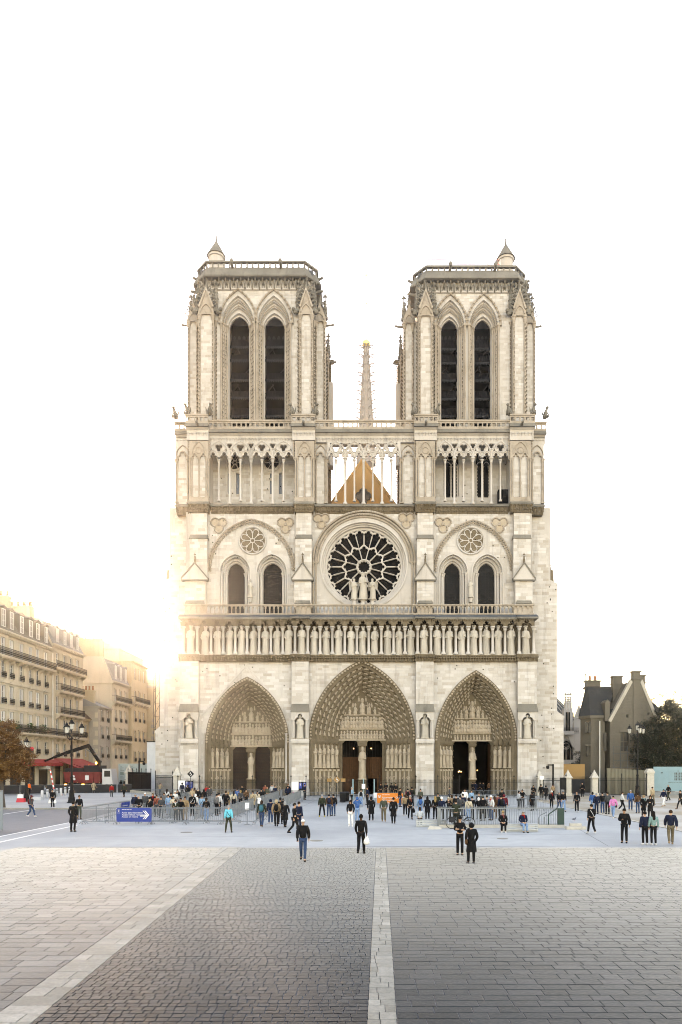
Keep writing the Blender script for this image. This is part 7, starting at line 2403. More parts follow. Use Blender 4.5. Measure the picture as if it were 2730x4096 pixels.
def barrier(x, y, rz, label, group):
    if not bp_used[0]: o = BP; bp_used[0] = True
    else: o = copy_tree(BP)
    o.location = (x, y, .0); o.rotation_euler = (0,0,rz); tag(o, label, 'barrier', group)
    return o
FR = []
for i in range(5):
    FR.append(barrier(-17.75+i*2.33, 46.4+srn.uniform(-.06,.06), srn.uniform(-.03,.03), ORD[i]+' grey crowd barrier from the left in the front row', 'front row of queue barriers'))
for i in range(4):
    barrier(-16.6+i*2.34, 47.4+srn.uniform(-.1,.1), srn.uniform(-.03,.03), ORD[i]+' grey crowd barrier from the left just behind the front row', 'second row of queue barriers')
lanes = [(-19.0,'outermost queue lane by the road',46.8,13),(-16.7,'second queue lane from the road',49.5,12),(-14.3,'middle queue lane',49.0,13),(-11.9,'fourth queue lane from the road',48.5,13),(-9.7,'fifth queue lane from the road',48.2,14),(-7.4,'innermost queue lane',47.8,14)]
for lx, nm, y0_, n_ in lanes:
    for i in range(n_):
        barrier(lx+srn.uniform(-.05,.05)+.012*i, y0_+1.15+i*2.33, R(90)+srn.uniform(-.03,.03), ORD[i]+' grey crowd barrier from the front in the '+nm, 'barriers of the '+nm)
for i in range(8): barrier(-26.5+i*2.34+.3, 81.5, srn.uniform(-.02,.02), ORD[i]+' grey crowd barrier from the left in the far row before the railings', 'far row of barriers')
for i in range(2): barrier(X(1248,74)+i*2.35, 74, 0, ORD[i]+' grey crowd barrier from the left beside the black bins', 'barriers left of the bins')
for i in range(5): barrier(X(1690,67)+i*2.36, 67+srn.uniform(-.1,.1), srn.uniform(-.03,.03), ORD[i]+' grey crowd barrier from the left behind the standing group', 'barriers behind the group')
for i in range(3): barrier(X(1925,80)+i*2.4-1, 79.5, 0, ORD[i]+' grey crowd barrier from the left before the open south doors', 'barriers before the south doors')
for i in range(3): barrier(X(2105,64)+i*.25, 60.5+i*2.3, R(82), ORD[i]+' grey crowd barrier from the front in the angled row near the pillars', 'angled barriers on the right')
barrier(X(2130,60), 60.2, R(-8), 'single grey steel crowd barrier closing the angled row', 'end barrier')
# blue banner on the front row
def banner(name, label, x, y, w, h, z, mat, rz=0.0):
    e = empty(name, (x,y,0), rz, label, 'banner')
    m = MB(); n = 10
    vs = []; 
    ring = []
    for k in range(n+1):
        xx = -w/2+w*k/n; yy = -.03+.012*math.sin(k*2.1)
        ring.append((xx,yy))
    m.loft([[(a,b,z) for a,b in ring],[(a,b-.01,z+h*.5) for a,b in ring],[(a,b,z+h) for a,b in ring]])
    m.build('cloth', mat, e)
    t = MB()
    for q in (-1,1):
        for zz in (z+.05,z+h-.05): t.bar((q*(w/2-.03),-.05,zz),(q*(w/2-.03),.02,zz),.03)
    t.build('cable_tie', 'sign_white', e)
    return e
bn = banner('blue_banner', 'blue banner with white arrow tied to the front barrier', X(534,46.1), 46.25, 2.34, .93, .20, 'sign_blue')
for i, (tx, sz) in enumerate((('Accès sans réservation', .150), ('Access without reservation', .142), ('Acceso sin reserva', .142))):
    text(tx, sz, bn, (-.80, -.062, .76-i*.135), 'sign_white')
sp0 = MB()
for i in range(4): sp0.box(-.80+i*.17,-.66+i*.17,-.066,-.062,1.0,1.025)
sp0.build('small_print', 'sign_white', bn)
aw = MB()
for o_ in (0,-.10):
    aw.prism([(.42-o_*.0, .62+.03+o_*.6),(.98+o_, .62+.03+o_*.6),(.98+o_, .62+o_*.6),(.42,.62+o_*.6)], -.066, -.062)
for dz in (.0,.09):
    pass
aw.prism([(.70,.94),(.78,.94),(1.02,.66),(.78,.38),(.70,.38),(.94,.66)], -.068, -.062); aw.prism([(.58,.94),(.64,.94),(.885,.66),(.64,.38),(.58,.38),(.82,.66)], -.068, -.062)
aw.build('arrow', 'sign_white', bn)
em = MB(); em.box(-1.06,-1.03,-.066,-.06,.86,1.02); em.box(-1.0,-.97,-.066,-.06,.86,1.02); em.box(-1.06,-.97,-.066,-.06,.86,.94); em.box(-1.1,-.93,-.066,-.06,.78,.80); em.build('emblem', 'sign_white', bn)
b2_ = banner('blue_banner', 'smaller blue banner on the lane barrier behind the front banner', -18.94, 55.0, 2.2, .80, .25, 'sign_blue', R(-90))
text('Accès sans réservation', .13, b2_, (-.8,-.06,.75), 'sign_white')
b2_.rotation_euler = (0,0,R(90)); 
ob = banner('orange_banner', 'orange banner with white lettering in front of the middle doors', X(1561,70), 70.0, 2.6, 1.02, .12, 'sign_orange')
text('Réservation   QR Code', .24, ob, (-.78,-.065,.62), 'sign_white'); text('Reservation', .24, ob, (-.78,-.065,.36), 'sign_white'); text('Reserva', .22, ob, (-.78,-.065,.16), 'sign_white')
sp0 = MB()
for i in range(3): sp0.box(-.78+i*.26,-.56+i*.26,-.07,-.065,.95,.99)
sp0.build('small_print', 'sign_white', ob)
em = MB()
for q in (-1,1): em.box(-1.06+q*.07-.03,-1.06+q*.07+.03,-.066,-.06,.72,.95)
em.box(-1.15,-.97,-.066,-.06,.68,.80); em.build('emblem', 'sign_white', ob)
fr = MB(); fr.tube([(-1.3,.02,.02),(-1.3,.02,1.16),(1.3,.02,1.16),(1.3,.02,.02)], .022, 6); fr.build('frame', 'galvanised', ob)
# paper sign stands
for px, py, lab in ((989,3299,'white paper sign on a thin steel post at the queue corner'),(1038,3268,'white paper sign on a post beside the teal backpack')):
    d = GD(py); e = empty('sign_stand', (X(px,d),d,0), 0, lab, 'sign')
    p = MB(); p.tube([(0,0,0),(0,0,1.0)], .03, 8); p.build('post', 'galvanised', e)
    p = MB(); p.lathe([(.19,0),(.19,.02),(.05,.05)], 0, 0, 14); p.build('base', 'galvanised', e)
    p = MB(); p.hexa([(-.13,-.06,1.02),(.13,-.06,1.02),(.13,-.03,1.02),(-.13,-.03,1.02),(-.13,.02,1.46),(.13,.02,1.46),(.13,.05,1.46),(-.13,.05,1.46)]); p.build('sign_plate', 'sign_white', e)
    p = MB(); p.tube([(.07*math.cos(a),-.055,1.26+.09*math.sin(a)) for a in [2*PI*k/10 for k in range(10)]], .006, 4, True); p.build('print', 'screen_blue', e)

# ---- railings with spear heads, stone piers
def fence(name, label, xa, ya, xb, yb, h=2.2, step=.145, plinth=.0, post=2.6, cover=False, group=None):
    L = math.hypot(xb-xa, yb-ya)
    e = empty(name, (xa,ya,0), math.atan2(yb-ya,xb-xa), label, 'fence', group)
    for k, z in enumerate((.18+plinth, h-.35)):
        r_ = MB(); r_.box(0,L,-.03,.03,z,z+.06); r_.build('rail', 'black_iron', e)
    b = MB(); n = int(L/step)
    for i in range(n+1):
        x = L*i/n
        b.box(x-.013,x+.013,-.013,.013,plinth,h-.12)
        b.lathe([(.012,0),(.035,.05),(.005,.16)], x, 0, 4, z0=h-.14)
    tag(b.build('bars', 'black_iron', e), kind='stuff')
    m_ = max(1, int(L/post))
    for i in range(m_+1):
        x = L*i/m_
        p = MB(); p.box(x-.035,x+.035,-.035,.035,0,h+.25); p.lathe([(.03,0),(.07,.1),(.01,.35)], x, 0, 6, z0=h+.25); p.box(x-.14,x+.14,-.02,.02,h+.32,h+.36); p.build('post', 'black_iron', e)
    if plinth:
        p = MB(); p.box(-.1,L+.1,-.22,.22,0,plinth); p.build('plinth', 'pier_stone', e)
    if cover:
        p = MB(); p.box(.05,L-.05,.04,.06,plinth+.05,h-.1); p.build('sheet_cover', 'mesh_black', e)
    return e
dFn = 85.0
fpx = [(712,885,'iron railing before the carved iron doors'),(885,1010,'iron railing at the left door post'),(1010,1165,'iron railing right of the iron doors'),(1225,1470,'iron railing before the left half of the middle portal'),(1520,1665,'iron railing behind the orange banner'),(1665,1840,'iron railing at the foot of the inner right buttress'),(1965,2150,'iron railing right of the open south doors')]
for a, b, lab in fpx: fence('iron_railing', 'black spiked '+lab, X(a,dFn), dFn, X(b,dFn), dFn)
fence('iron_railing', 'black spiked iron railing between the first two right pillars', X(2168,89), 89, X(2266,89), 89, 2.3)
fence('iron_railing', 'dark iron gate between two pointed stone pillars', X(2282,89), 89.6, X(2371,89), 89.6, 2.5, .13)
fence('iron_railing', 'black spiked iron railing before the corrugated fence', X(2388,89), 89, X(2588,89), 89, 2.35)
fence('iron_railing', 'covered black railing on a stone kerb beside the street', X(522,100), 99, X(618,92), 90.5, 3.0, .15, .45, 2.0, True)
fence('iron_railing', 'short black railing meeting the cathedral flank', X(622,90), 90.0, X(700,88), 87, 2.7)
def pier(px, d, h, lab, w=.72):
    e = empty('stone_pillar', (X(px,d),d,0), 0, lab, 'pillar')
    m = MB(); m.box(-w/2-.08,w/2+.08,-w/2-.08,w/2+.08,0,.4); m.box(-w/2,w/2,-w/2,w/2,.4,h*.68); m.build('shaft', 'pier_stone', e)
    c = MB(); c.box(-w*.68,w*.68,-w*.68,w*.68,h*.68,h*.71); c.frustum(-w*.68,w*.68,-w*.68,w*.68,h*.71,-w*.52,w*.52,-w*.52,w*.52,h*.76)
    c.frustum(-w*.52,w*.52,-w*.52,w*.52,h*.76,-.05,.05,-.05,.05,h*.97); c.blob((0,0,h*.975), .10,.10,.10, 6, 4)
    c.build('pointed_cap', 'pier_stone', e)
pier(517,100,4.1,'pointed stone pillar at the street end of the covered railing',.8); pier(710,85.6,3.85,'pointed stone pillar at the foot of the left outer buttress')
pier(2159,89,3.35,'pointed stone pillar nearest the cathedral on its right'); pier(2273,89.4,3.35,'pointed stone pillar left of the dark iron gate'); pier(2379,89.2,3.35,'pointed stone pillar right of the dark iron gate')
e = empty('stone_pillar', (X(2600,89.5),89.5,0), 0, 'square stone pillar between corrugated fence and blue hoarding', 'pillar')
m = MB(); m.box(-.45,.45,-.4,.4,0,2.9); m.build('shaft', 'pier_stone', e); m = MB(); m.box(-.52,.52,-.47,.47,2.9,3.1); m.frustum(-.52,.52,-.47,.47,3.1,-.3,.3,-.28,.28,3.5); m.build('cap', 'pier_stone', e)
# ---- corrugated site fence, blue hoarding
cg = empty('corrugated_fence', (X(2430,92.5),92.5,0), 0, 'cream corrugated metal site fence behind the railing', 'fence')
xw = X(2618,92.5)-X(2430,92.5)
ns_ = 34
for i in range(ns_):
    m = MB(); x0 = xw*i/ns_; x1 = xw*(i+1)/ns_; w3 = (x1-x0)
    m.prism_z([(x0,0),(x0+w3*.3,0),(x0+w3*.4,-.06),(x0+w3*.9,-.06),(x1,0),(x1,.02),(x0,.02)], 0, 3.55-.35*i/ns_); m.build('sheet_rib', 'corrugated', cg)
cg2 = empty('site_fence', (X(2254,96),96,0), 0, 'brownish site fence at the right foot of the cathedral', 'fence')
m = MB(); m.box(0,3.0,0,.1,2.0,4.1); m.build('panel', 'cardboard', cg2); m = MB(); m.box(0,3.0,.02,.08,0,2.0); m.build('lower_panel', 'mesh_black', cg2)
hb = empty('blue_hoarding', (X(2616,91),91,0), 0, 'pale blue site hoarding with a dark cathedral logo', 'hoarding')
for i in range(4):
    m = MB(); m.box(i*2.0+.004,(i+1)*2.0-.004,0,.08,.55,3.75); m.build('panel', 'hoard_blue', hb)
m = MB(); m.box(0,8.0,-.12,.25,0,.5); m.build('concrete_base', 'galvanised', hb)
lg_ = MB(); lx = 2.75
for q in (0,1):
    for k in range(3):
        for j in range(2): lg_.box(lx+q*.62+j*.2,lx+q*.62+j*.2+.13,-.012,-.004,1.95+k*.38,1.95+k*.38+.28)
lg_.box(lx+.42,lx+.52,-.012,-.004,1.95,2.9); lg_.box(lx+.44,lx+.50,-.012,-.004,2.9,3.3)
lg_.build('logo', 'hoard_ink', hb)
text('REBÂTIR NOTRE-DAME', .18, hb, (1.95,-.01,1.62), 'hoard_ink')
cmh = MB(); cmh.box(1.0,1.16,-.16,0,2.9,3.0); cmh.build('site_camera', 'black_iron', hb)
# notice hoarding at the street corner
nh = empty('notice_hoarding', (X(474,112),112,0), 0, 'pale notice hoarding with columns of small print', 'hoarding')
m = MB(); m.box(0,6.0,0,.1,.5,4.2); m.build('panel', 'hoard_pale', nh); m = MB(); m.box(0,6,-.1,.2,0,.5); m.build('base', 'galvanised', nh)
pr = MB(); rg = random.Random(3)
for c in range(3):
    for k in range(14):
        if rg.random() < .85: pr.box(.3+c*.85,.3+c*.85+rg.uniform(.3,.7),-.008,-.002,1.3+k*.18,1.36+k*.18)
pr.build('small_print', 'leaf_green', nh)
# ---- info boards by the railings
def board(px, d, w, h, z, mat, lab, screens=0, name='info_board'):
    e = empty(name, (X(px,d),d,0), 0, lab, 'sign')
    m = MB(); m.box(-w/2,w/2,-.06,.06,z,z+h); m.build('panel', mat, e)
    m = MB(); m.box(-w/2+.02,-w/2+.10,-.04,.04,0,z); m.box(w/2-.10,w/2-.02,-.04,.04,0,z); m.build('legs', 'black_iron', e)
    for i in range(screens):
        s_ = MB(); ww = w/screens; s_.box(-w/2+ww*i+.06,-w/2+ww*(i+1)-.06,-.075,-.06,z+.25,z+h-.12); so = s_.build('screen', 'sign_blue', e)
        p = MB(); 
        for k in range(5): p.box(-w/2+ww*i+.16,-w/2+ww*(i+1)-.2,-.082,-.075,z+.55+k*.16,z+.60+k*.16)
        p.build('print', 'sign_white', so)
    return e
board(728,84,.85,1.35,.75,'sign_white','white notice board beside the two blue screens on the left')
board(757,84,.95,1.25,.8,'black_iron','black board with two blue screens left of the iron doors',2)
board(1181,83.5,.85,1.0,.95,'sign_white','white notice board at the buttress between left and middle portals')
board(1211,83.5,.95,1.05,.9,'black_iron','black board with two blue screens beside the middle portal',2)
board(2254,87,.75,1.5,.9,'black_iron','dark information totem with white sheet by the right pillars',0)
board(2168,84.4,.5,.45,2.2,'sign_white','small white sign fixed above the right railing')
for px, lab in ((1318,'left brown cardboard sign above the railing'),(1374,'right brown cardboard sign above the railing')):
    e = empty('cardboard_sign', (X(px,83.8),83.8,0), 0, lab, 'sign'); m = MB(); m.box(-.27,.27,-.02,.02,1.95,2.35); m.build('plate', 'cardboard', e); m = MB(); m.box(-.03,.03,0,.03,0,1.95); m.build('post', 'black_iron', e)
for px, d, z, mat, ink, lab in ((763,83.6,2.9,'black_iron','sign_white','black diamond wheelchair sign on a post'),(1349,83.8,2.2,'cardboard','sign_white','brown diamond wheelchair sign above the railing')):
    e = empty('access_sign', (X(px,d),d,0), 0, lab, 'sign')
    m = MB(); m.prism([(0,z-.42),(.42,z),(0,z+.42),(-.42,z)], -.02, .02); m.build('plate', mat, e)
    m = MB(); m.box(-.03,.03,.02,.05,0,z); m.build('post', 'black_iron', e)
    m = MB(); m.tube([(.13*math.cos(a)-.02,-.03,z-.08+.13*math.sin(a)) for a in [2*PI*k/10-PI*.6 for k in range(8)]], .022, 4); m.blob((-.03,-.03,z+.20), .05,.02,.05, 6, 4); m.tube([(-.03,-.03,z+.14),(-.02,-.03,z),(.10,-.03,z),(.16,-.03,z-.12)], .022, 4); m.build('symbol', ink, e)
for px, lab in ((1413,'left pale beacon post before the middle doors'),(1455,'middle pale beacon post before the centre pillar'),(1498,'right pale beacon post before the middle doors')):
    e = empty('beacon_post', (X(px,80),80,0), 0, lab, 'post')
    m = MB(); m.box(-.07,.07,-.05,.05,.0,2.35); m.build('post', 'hoard_blue', e); m = MB(); m.box(-.09,.09,-.07,.07,0,.05); m.build('base', 'galvanised', e)
for px, z, lab in ((1455,1.25,'white paper sheet on the middle beacon post'),(1503,.55,'white paper sheet beside the orange banner')):
    e = empty('paper_sign', (X(px,79.6),79.6 if z > 1 else 72,0), 0, lab, 'sign'); 
    if z < 1: e.location.x = X(px,72)
    m = MB(); m.box(-.2,.2,-.01,.01,z,z+.55); m.build('sheet', 'sign_white', e); m = MB(); m.box(-.02,.02,.01,.04,0,z+.1); m.build('post', 'galvanised', e)
for i, px in enumerate((1372,1382)):
    e = empty('litter_bin', (X(px,73.5)+i*.1,73.5+.7*i,0), 0, ('front' if i == 0 else 'rear')+' black wheeled bin left of the middle doors', 'bin')
    m = MB(); m.frustum(-.28,.28,-.3,.3,.08,-.33,.33,-.36,.36,1.0); m.build('body', 'black_iron', e); m = MB(); m.frustum(-.35,.35,-.38,.38,1.0,-.30,.30,-.30,.34,1.12); m.build('lid', 'mesh_black', e)
    m = MB(); m.lathe([(.1,-.03),(.1,.03)], -.26, .3, 8, z0=.1); m.lathe([(.1,-.03),(.1,.03)], .26, .3, 8, z0=.1); m.build('wheel', 'rubber', e)
# ---- lamp posts
def lamp(px, d, H, arms, lab, thick=1.0):
    e = empty('street_lamp', (X(px,d),d,0), 0, lab, 'street lamp')
    p = MB(); t = thick
    p.lathe([(.46*t,0),(.46*t,.18),(.36*t,.22),(.30*t,.55),(.34*t,.62),(.26*t,.75),(.22*t,1.25),(.26*t,1.32),(.15*t,1.5),(.13*t,2.6),(.17*t,2.7),(.10*t,2.85),(.08*t,H-2.3),(.12*t,H-2.2),(.06*t,H-2.0),(.05*t,H-1.3)], 0, 0, 12)
    p.build('post', 'black_iron', e, True)
    heads = []
    a_ = MB()
    if arms:
        for k in range(3):
            a = R(-95)+k*R(120); ca, sa = math.cos(a), math.sin(a); q = .95
            a_.tube([(0,0,H-2.15),(q*.35*ca,q*.35*sa,H-2.35),(q*.8*ca,q*.8*sa,H-2.15),(q*ca,q*sa,H-1.75)], .04, 6)
            a_.tube([(q*.3*ca,q*.3*sa,H-2.3),(q*.5*ca,q*.5*sa,H-1.9),(q*.2*ca,q*.2*sa,H-1.75)], .025, 5)
            heads.append((q*ca,q*sa,H-1.75))
        a_.build('arm', 'black_iron', e)
    heads.append((0,0,H-1.35))
    for (x,y,z) in heads:
        g = MB(); g.lathe([(.10,0),(.16,.08),(.26,.60)], x, y, 6, z0=z+.05); go_ = g.build('lantern', 'lamp_glass', e)
        c = MB(); c.lathe([(.14,0),(.14,.05)], x, y, 6, z0=z); c.lathe([(.31,.62),(.31,.68),(.20,.82),(.13,.90),(.15,.98),(.03,1.06),(.03,1.2)], x, y, 8, z0=z)
        for k in range(6):
            a = 2*PI*k/6; c.bar((x+.11*math.cos(a),y+.11*math.sin(a),z+.05),(x+.27*math.cos(a),y+.27*math.sin(a),z+.65),.025)
        c.build('lantern_cap', 'black_iron', go_)
    return e
lamp(287, 70.7, 8.9, True, 'tall black four-lantern street lamp before the left houses', 1.05)
lamp(2552, 86, 9.6, True, 'tall black four-lantern street lamp before the dark evergreen')
lamp(106, 73, 7.1, False, 'black single-lantern street lamp beside the autumn tree', .9)
sg = empty('traffic_signs', (X(112,73),73,0), 0, 'small dark sign cluster high on the single-lantern lamp', 'sign')
sg.location.z = 3.8
m = MB(); m.box(.0,.26,-.06,.06,.2,.9); m.box(-.3,-.05,-.05,.05,-.1,.4); m.build('sign_plate', 'black_iron', sg); m = MB(); m.prism(circle(.42,1.9,.2,10), -.03, .03); m.build('red_disc', 'red_plastic', sg)
for px, d, zt_, lab in ((2214,88,4.1,'black camera pole before the right foot of the cathedral'),(557,98,4.6,'black camera pole behind the covered railing')):
    e = empty('camera_pole', (X(px,d),d,0), 0, lab, 'pole')
    q = -1 if px > 1000 else 1
    m = MB(); m.box(-.09,.09,-.09,.09,0,zt_); m.box(min(0,q*.7),max(0,q*.7),-.05,.05,zt_-.2,zt_-.05); m.build('pole', 'black_iron', e)
    m = MB(); m.lathe([(.12,0),(.2,.1),(.2,.35),(.14,.4)], q*.68, 0, 10, z0=zt_-.62); m.build('camera_dome', 'black_iron', e)
# ---- bollards
bm = MB(); bm.lathe([(.15,0),(.15,1.05),(.12,1.10),(.02,1.12)], 0, 0, 14); bme = bm.mesh('body'); bme.shade_smooth(); bme.materials.append(M['bollard_grey'])
bb = MB(); bb.lathe([(.154,.86),(.154,.98)], 0, 0, 14); bbe = bb.mesh('band'); bbe.materials.append(M['black_iron'])
bl_ = [(169,3201,0),(190,3196,1),(212,3193,0),(228,3191,1),(244,3188,0),(261,3185,1),(278,3182,1),(311,3174,0),(327,3172,0),(343,3170,0),(359,3168,0),(386,3165,0),(428,3160,0),(473,3158,0)]
for i, (px, py, band_) in enumerate(bl_):
    d = GD(py)
    e = empty('bollard', (X(px,d),d,0.0), 0, None, 'bollard', 'bollards along the street end')
    lab = ORD[i]+' bollard from the left, white-grey'+(' with a black band' if band_ else ' and plain')
    tag(e, lab)
    obj('body', bme, None, e)
    if band_: obj('band', bbe, None, e)
# ---- works on the street: mesh fence, sacks, truck, barrier boom
for i in range(6):
    y_ = 92.0; x_ = X(-20,92)+i*2.9
    e = empty('site_fence', (x_, y_+i*1.0, 0), .30, ORD[i]+' black covered site fence panel from the left at the works', 'fence', 'site fence panels at the works')
    m = MB(); m.box(.06,2.9,-.01,.01,.12,1.25); m.build('sheet', 'mesh_black', e)
    m = MB(); m.tube([(.03,0,.05),(.03,0,1.3)], .025, 6); m.tube([(2.95,0,.05),(2.95,0,1.3)], .025, 6); m.bar((.03,0,1.28),(2.95,0,1.28),.04); m.build('frame', 'galvanised', e)
    m = MB(); m.box(-.3,.3,-.15,.15,0,.12); m.build('foot_block', 'rubber', e)
sp_rg = random.Random(9)
sm = MB(); sm.blob((0,0,.2), .48,.34,.2, 9, 6); sme = sm.mesh('sack'); sme.shade_smooth(); sme.materials.append(M['sack_white'])
k = 0
for (x0,n1,hh) in ((X(160,99),4,3),(X(236,101),4,2)):
    for lv in range(hh):
        for j in range(n1-lv):
            o = obj('sack', sme); o.location = (x0+(j-(n1-1-lv)/2)*.92+sp_rg.uniform(-.08,.08), 98.5+sp_rg.uniform(-.2,.2), lv*.36); o.rotation_euler = (0,0,sp_rg.uniform(-.2,.2)); o.scale = (1.05,1.05,1)
            tag(o, 'white building sack in the '+('taller' if hh == 3 else 'lower')+' heap behind the site fence', 'sack', 'heap of sacks '+('left' if hh == 3 else 'by the truck'))
tk = empty('crane_truck', (X(350,106), 106, 0), R(0), 'dark red tipper truck with a folded black loading crane', 'truck')
m = MB(); m.hexa([(-2.9,-1.2,1.35),(2.4,-1.2,1.25),(2.4,1.2,1.25),(-2.9,1.2,1.35),(-3.1,-1.3,2.9),(2.5,-1.3,2.75),(2.5,1.3,2.75),(-3.1,1.3,2.9)]); m.build('tipper_body', 'truck_red', tk)
m = MB()
for i in range(6): m.box(-2.7+i*1.0,-2.58+i*1.0,-1.36,-1.24,1.35,2.8)
m.box(-3.1,2.5,-1.36,-1.26,2.72,2.92); m.build('body_rib', 'truck_red', tk)
m = MB(); m.box(-2.9,-.2,-1.25,1.25,2.95,3.5); m.box(-.1,2.5,-1.2,1.2,2.9,3.9); m.build('load_box', 'mesh_black', tk)
for px_, tx in ((-.9,'4'),): 
    m = MB(); m.box(.2,.75,-1.385,-1.37,1.7,2.4); m.build('plate', 'sign_white', tk)
for zz in (2.25,1.85):
    m = MB(); m.prism(circle(-1.55 if zz > 2 else -1.45, zz, .19, 12), -1.385, -1.37); m.build('speed_disc', 'sign_white', tk)
m = MB(); m.hexa([(2.7,-1.15,.9),(4.3,-1.15,.9),(4.3,1.15,.9),(2.7,1.15,.9),(2.7,-1.15,3.4),(4.0,-1.15,3.4),(4.0,1.15,3.4),(2.7,1.15,3.4)]); cb = m.build('cab', 'truck_white', tk)
m = MB(); m.box(3.0,3.9,-1.18,-1.14,2.2,3.1); m.build('cab_window', 'window_pane', cb)
m = MB(); m.box(-3.0,4.2,-1.0,1.0,.85,1.25); m.build('chassis', 'black_iron', tk)
for x_ in (-2.0,-.7,3.4):
    for q in (-1,1):
        m = MB(); m.tube([(x_,q*1.0-.18,.55),(x_,q*1.0+.18,.55)], .55, 16); wo = m.build('wheel', 'rubber', tk)
        m = MB(); m.tube([(x_,q*1.2-.02,.55),(x_,q*1.2+.02,.55)], .28, 12); m.build('rim', 'galvanised', wo)
def tx_(p): return X(p,106)-tk.location.x
cr = MB(); cr.bar((tx_(396),0,1.3),(tx_(396),0,4.4),.5,.5); cr.bar((tx_(396),0,4.4),(tx_(398),0,4.7),.6,.6)
cr.build('crane_column', 'black_iron', tk)
bo_ = MB(); bo_.bar((tx_(400),0,Z(3050,106)),(tx_(356),0,Z(2983,106)),.42,.5); bo_.build('crane_arm', 'black_iron', tk)
bo_ = MB(); bo_.bar((tx_(358),.1,Z(2982,106)),(tx_(265),.1,Z(3012,106)),.40,.50); bo_.bar((tx_(268),.1,Z(3010,106)),(tx_(215),.1,Z(3030,106)),.30,.38); bo_.bar((tx_(218),.1,Z(3029,106)),(tx_(172),.1,Z(3048,106)),.22,.26); bo_.build('crane_boom', 'black_iron', tk)
hy_ = MB(); hy_.bar((tx_(385),-.1,Z(3020,106)),(tx_(345),-.1,Z(2998,106)),.12); hy_.build('hydraulic_ram', 'galvanised', tk)
gr_ = MB(); gr_.tube([(tx_(173),.1,Z(3048,106)),(tx_(173),.1,Z(3064,106))], .08, 6); gr_.frustum(tx_(150),tx_(196),-.6,.8,Z(3078,106),tx_(158),tx_(190),-.5,.7,Z(3064,106)); gr_.build('grab', 'grey_plaster', tk)
wl_ = MB(); wl_.blob((tx_(391),-.6,Z(3053,106)), .16,.16,.2, 6, 4); wl_.build('warning_lamp', 'warn_light', tk)
tl_ = MB(); tl_.box(-3.0,-2.7,-1.22,-1.15,.95,1.1); tl_.box(tx_(340),tx_(350),-1.26,-1.2,.95,1.1); tl_.build('tail_lamp', 'warn_light', tk)
bm_ = empty('barrier_boom', (X(216,84),84,0), 0, 'raised red and white striped barrier boom by the street works', 'barrier boom')
def stripe_mat():
    m, n, b = _new('boom_stripes'); N = n.nodes.new
    tc = N('ShaderNodeTexCoord'); w_ = N('ShaderNodeTexWave'); w_.bands_direction = 'Z'; w_.inputs['Scale'].default_value = .55
    r_ = N('ShaderNodeValToRGB'); r_.color_ramp.interpolation = 'CONSTANT'; r_.color_ramp.elements[0].color = (.55,.03,.03,1); r_.color_ramp.elements[1].position = .5; r_.color_ramp.elements[1].color = (.65,.65,.65,1)
    n.links.new(tc.outputs['Object'], w_.inputs[0]); n.links.new(w_.outputs[0], r_.inputs[0]); n.links.new(r_.outputs[0], b.inputs['Base Color'])
stripe_mat()
m = MB(); m.bar((0,0,1.0),(-.45,0,3.4),.12,.09); m.build('boom', 'boom_stripes', bm_); m = MB(); m.box(-.18,.18,-.18,.18,0,1.05); m.build('boom_housing', 'galvanised', bm_)
pb = empty('plastic_barrier', (X(98,72.5),71.8,0), 0, 'red and white plastic barrier at the lamp foot', 'barrier')
m = MB(); m.frustum(-.45,.45,-.25,.25,0,-.38,.38,-.12,.12,.55); m.build('body', 'red_plastic', pb); m = MB(); m.frustum(-.36,.20,-.11,.11,.55,-.32,.16,-.1,.1,.95); m.build('upper_part', 'sign_white', pb)
cn = empty('traffic_cone', (X(246,88),88,0), 0, 'orange and white traffic cone behind the bollards', 'cone')
m = MB(); m.lathe([(.20,0),(.20,.04),(.14,.05),(.02,.85)], 0, 0, 12); m.build('cone_body', 'hi_vis', cn); m = MB(); m.lathe([(.112,.3),(.077,.5)], 0, 0, 12); m.build('band', 'sign_white', cn)
wb_ = MB(); wb_.box(-.55,.55,-.3,.3,0,.45); tag(wb_.build('concrete_block', 'bollard_grey'), 'grey concrete block beside the left bollards', 'block').location = (X(148,76),76,0)
gl_ = empty('glass_panel', (X(-30,41),41,0), R(86), 'steel-framed glass panel at the left picture edge', 'panel')
plain('panel_glass', (.22,.25,.26), rough=.15, spec=.5)
m = MB(); m.box(-1,1,-.02,.02,.1,2.4); m.build('glass', 'panel_glass', gl_); m = MB(); m.tube([(-1,0,0),(-1,0,2.45),(1,0,2.45),(1,0,0)], .04, 6); m.build('frame', 'galvanised', gl_)

# ---- stair railing, benches, bicycle
dRl = 44.0
sr_ = empty('stair_railing', (X(1757,dRl),dRl,0), 0, 'long grey steel railing round the stairwell behind the bicycle', 'railing')
Lr = X(2258,dRl)-X(1757,dRl)
m = MB(); m.box(0,Lr,-.03,.03,1.20,1.25); m.box(0,Lr,-.02,.02,.22,.26); m.box(0,Lr,1.45,1.50,1.20,1.25); m.build('rail', 'galvanised', sr_)
m = MB()
n_ = int(Lr/.115)
for i in range(n_): x = .1+i*(Lr-.2)/n_; m.box(x-.012,x+.012,-.012,.012,.06,1.22)
tag(m.build('bars', 'galvanised', sr_), kind='stuff')
m = MB(); m.hexa([(-.12,-.1,0),(.16,-.1,0),(.16,.1,0),(-.12,.1,0),(-.10,-.1,1.3),(.10,-.1,1.22),(.10,.1,1.22),(-.10,.1,1.3)]); m.build('end_post', 'galvanised', sr_)
m = MB(); m.box(0,Lr,-.12,.12,.0,.20); m.build('kerb_stone', 'pier_stone', sr_)
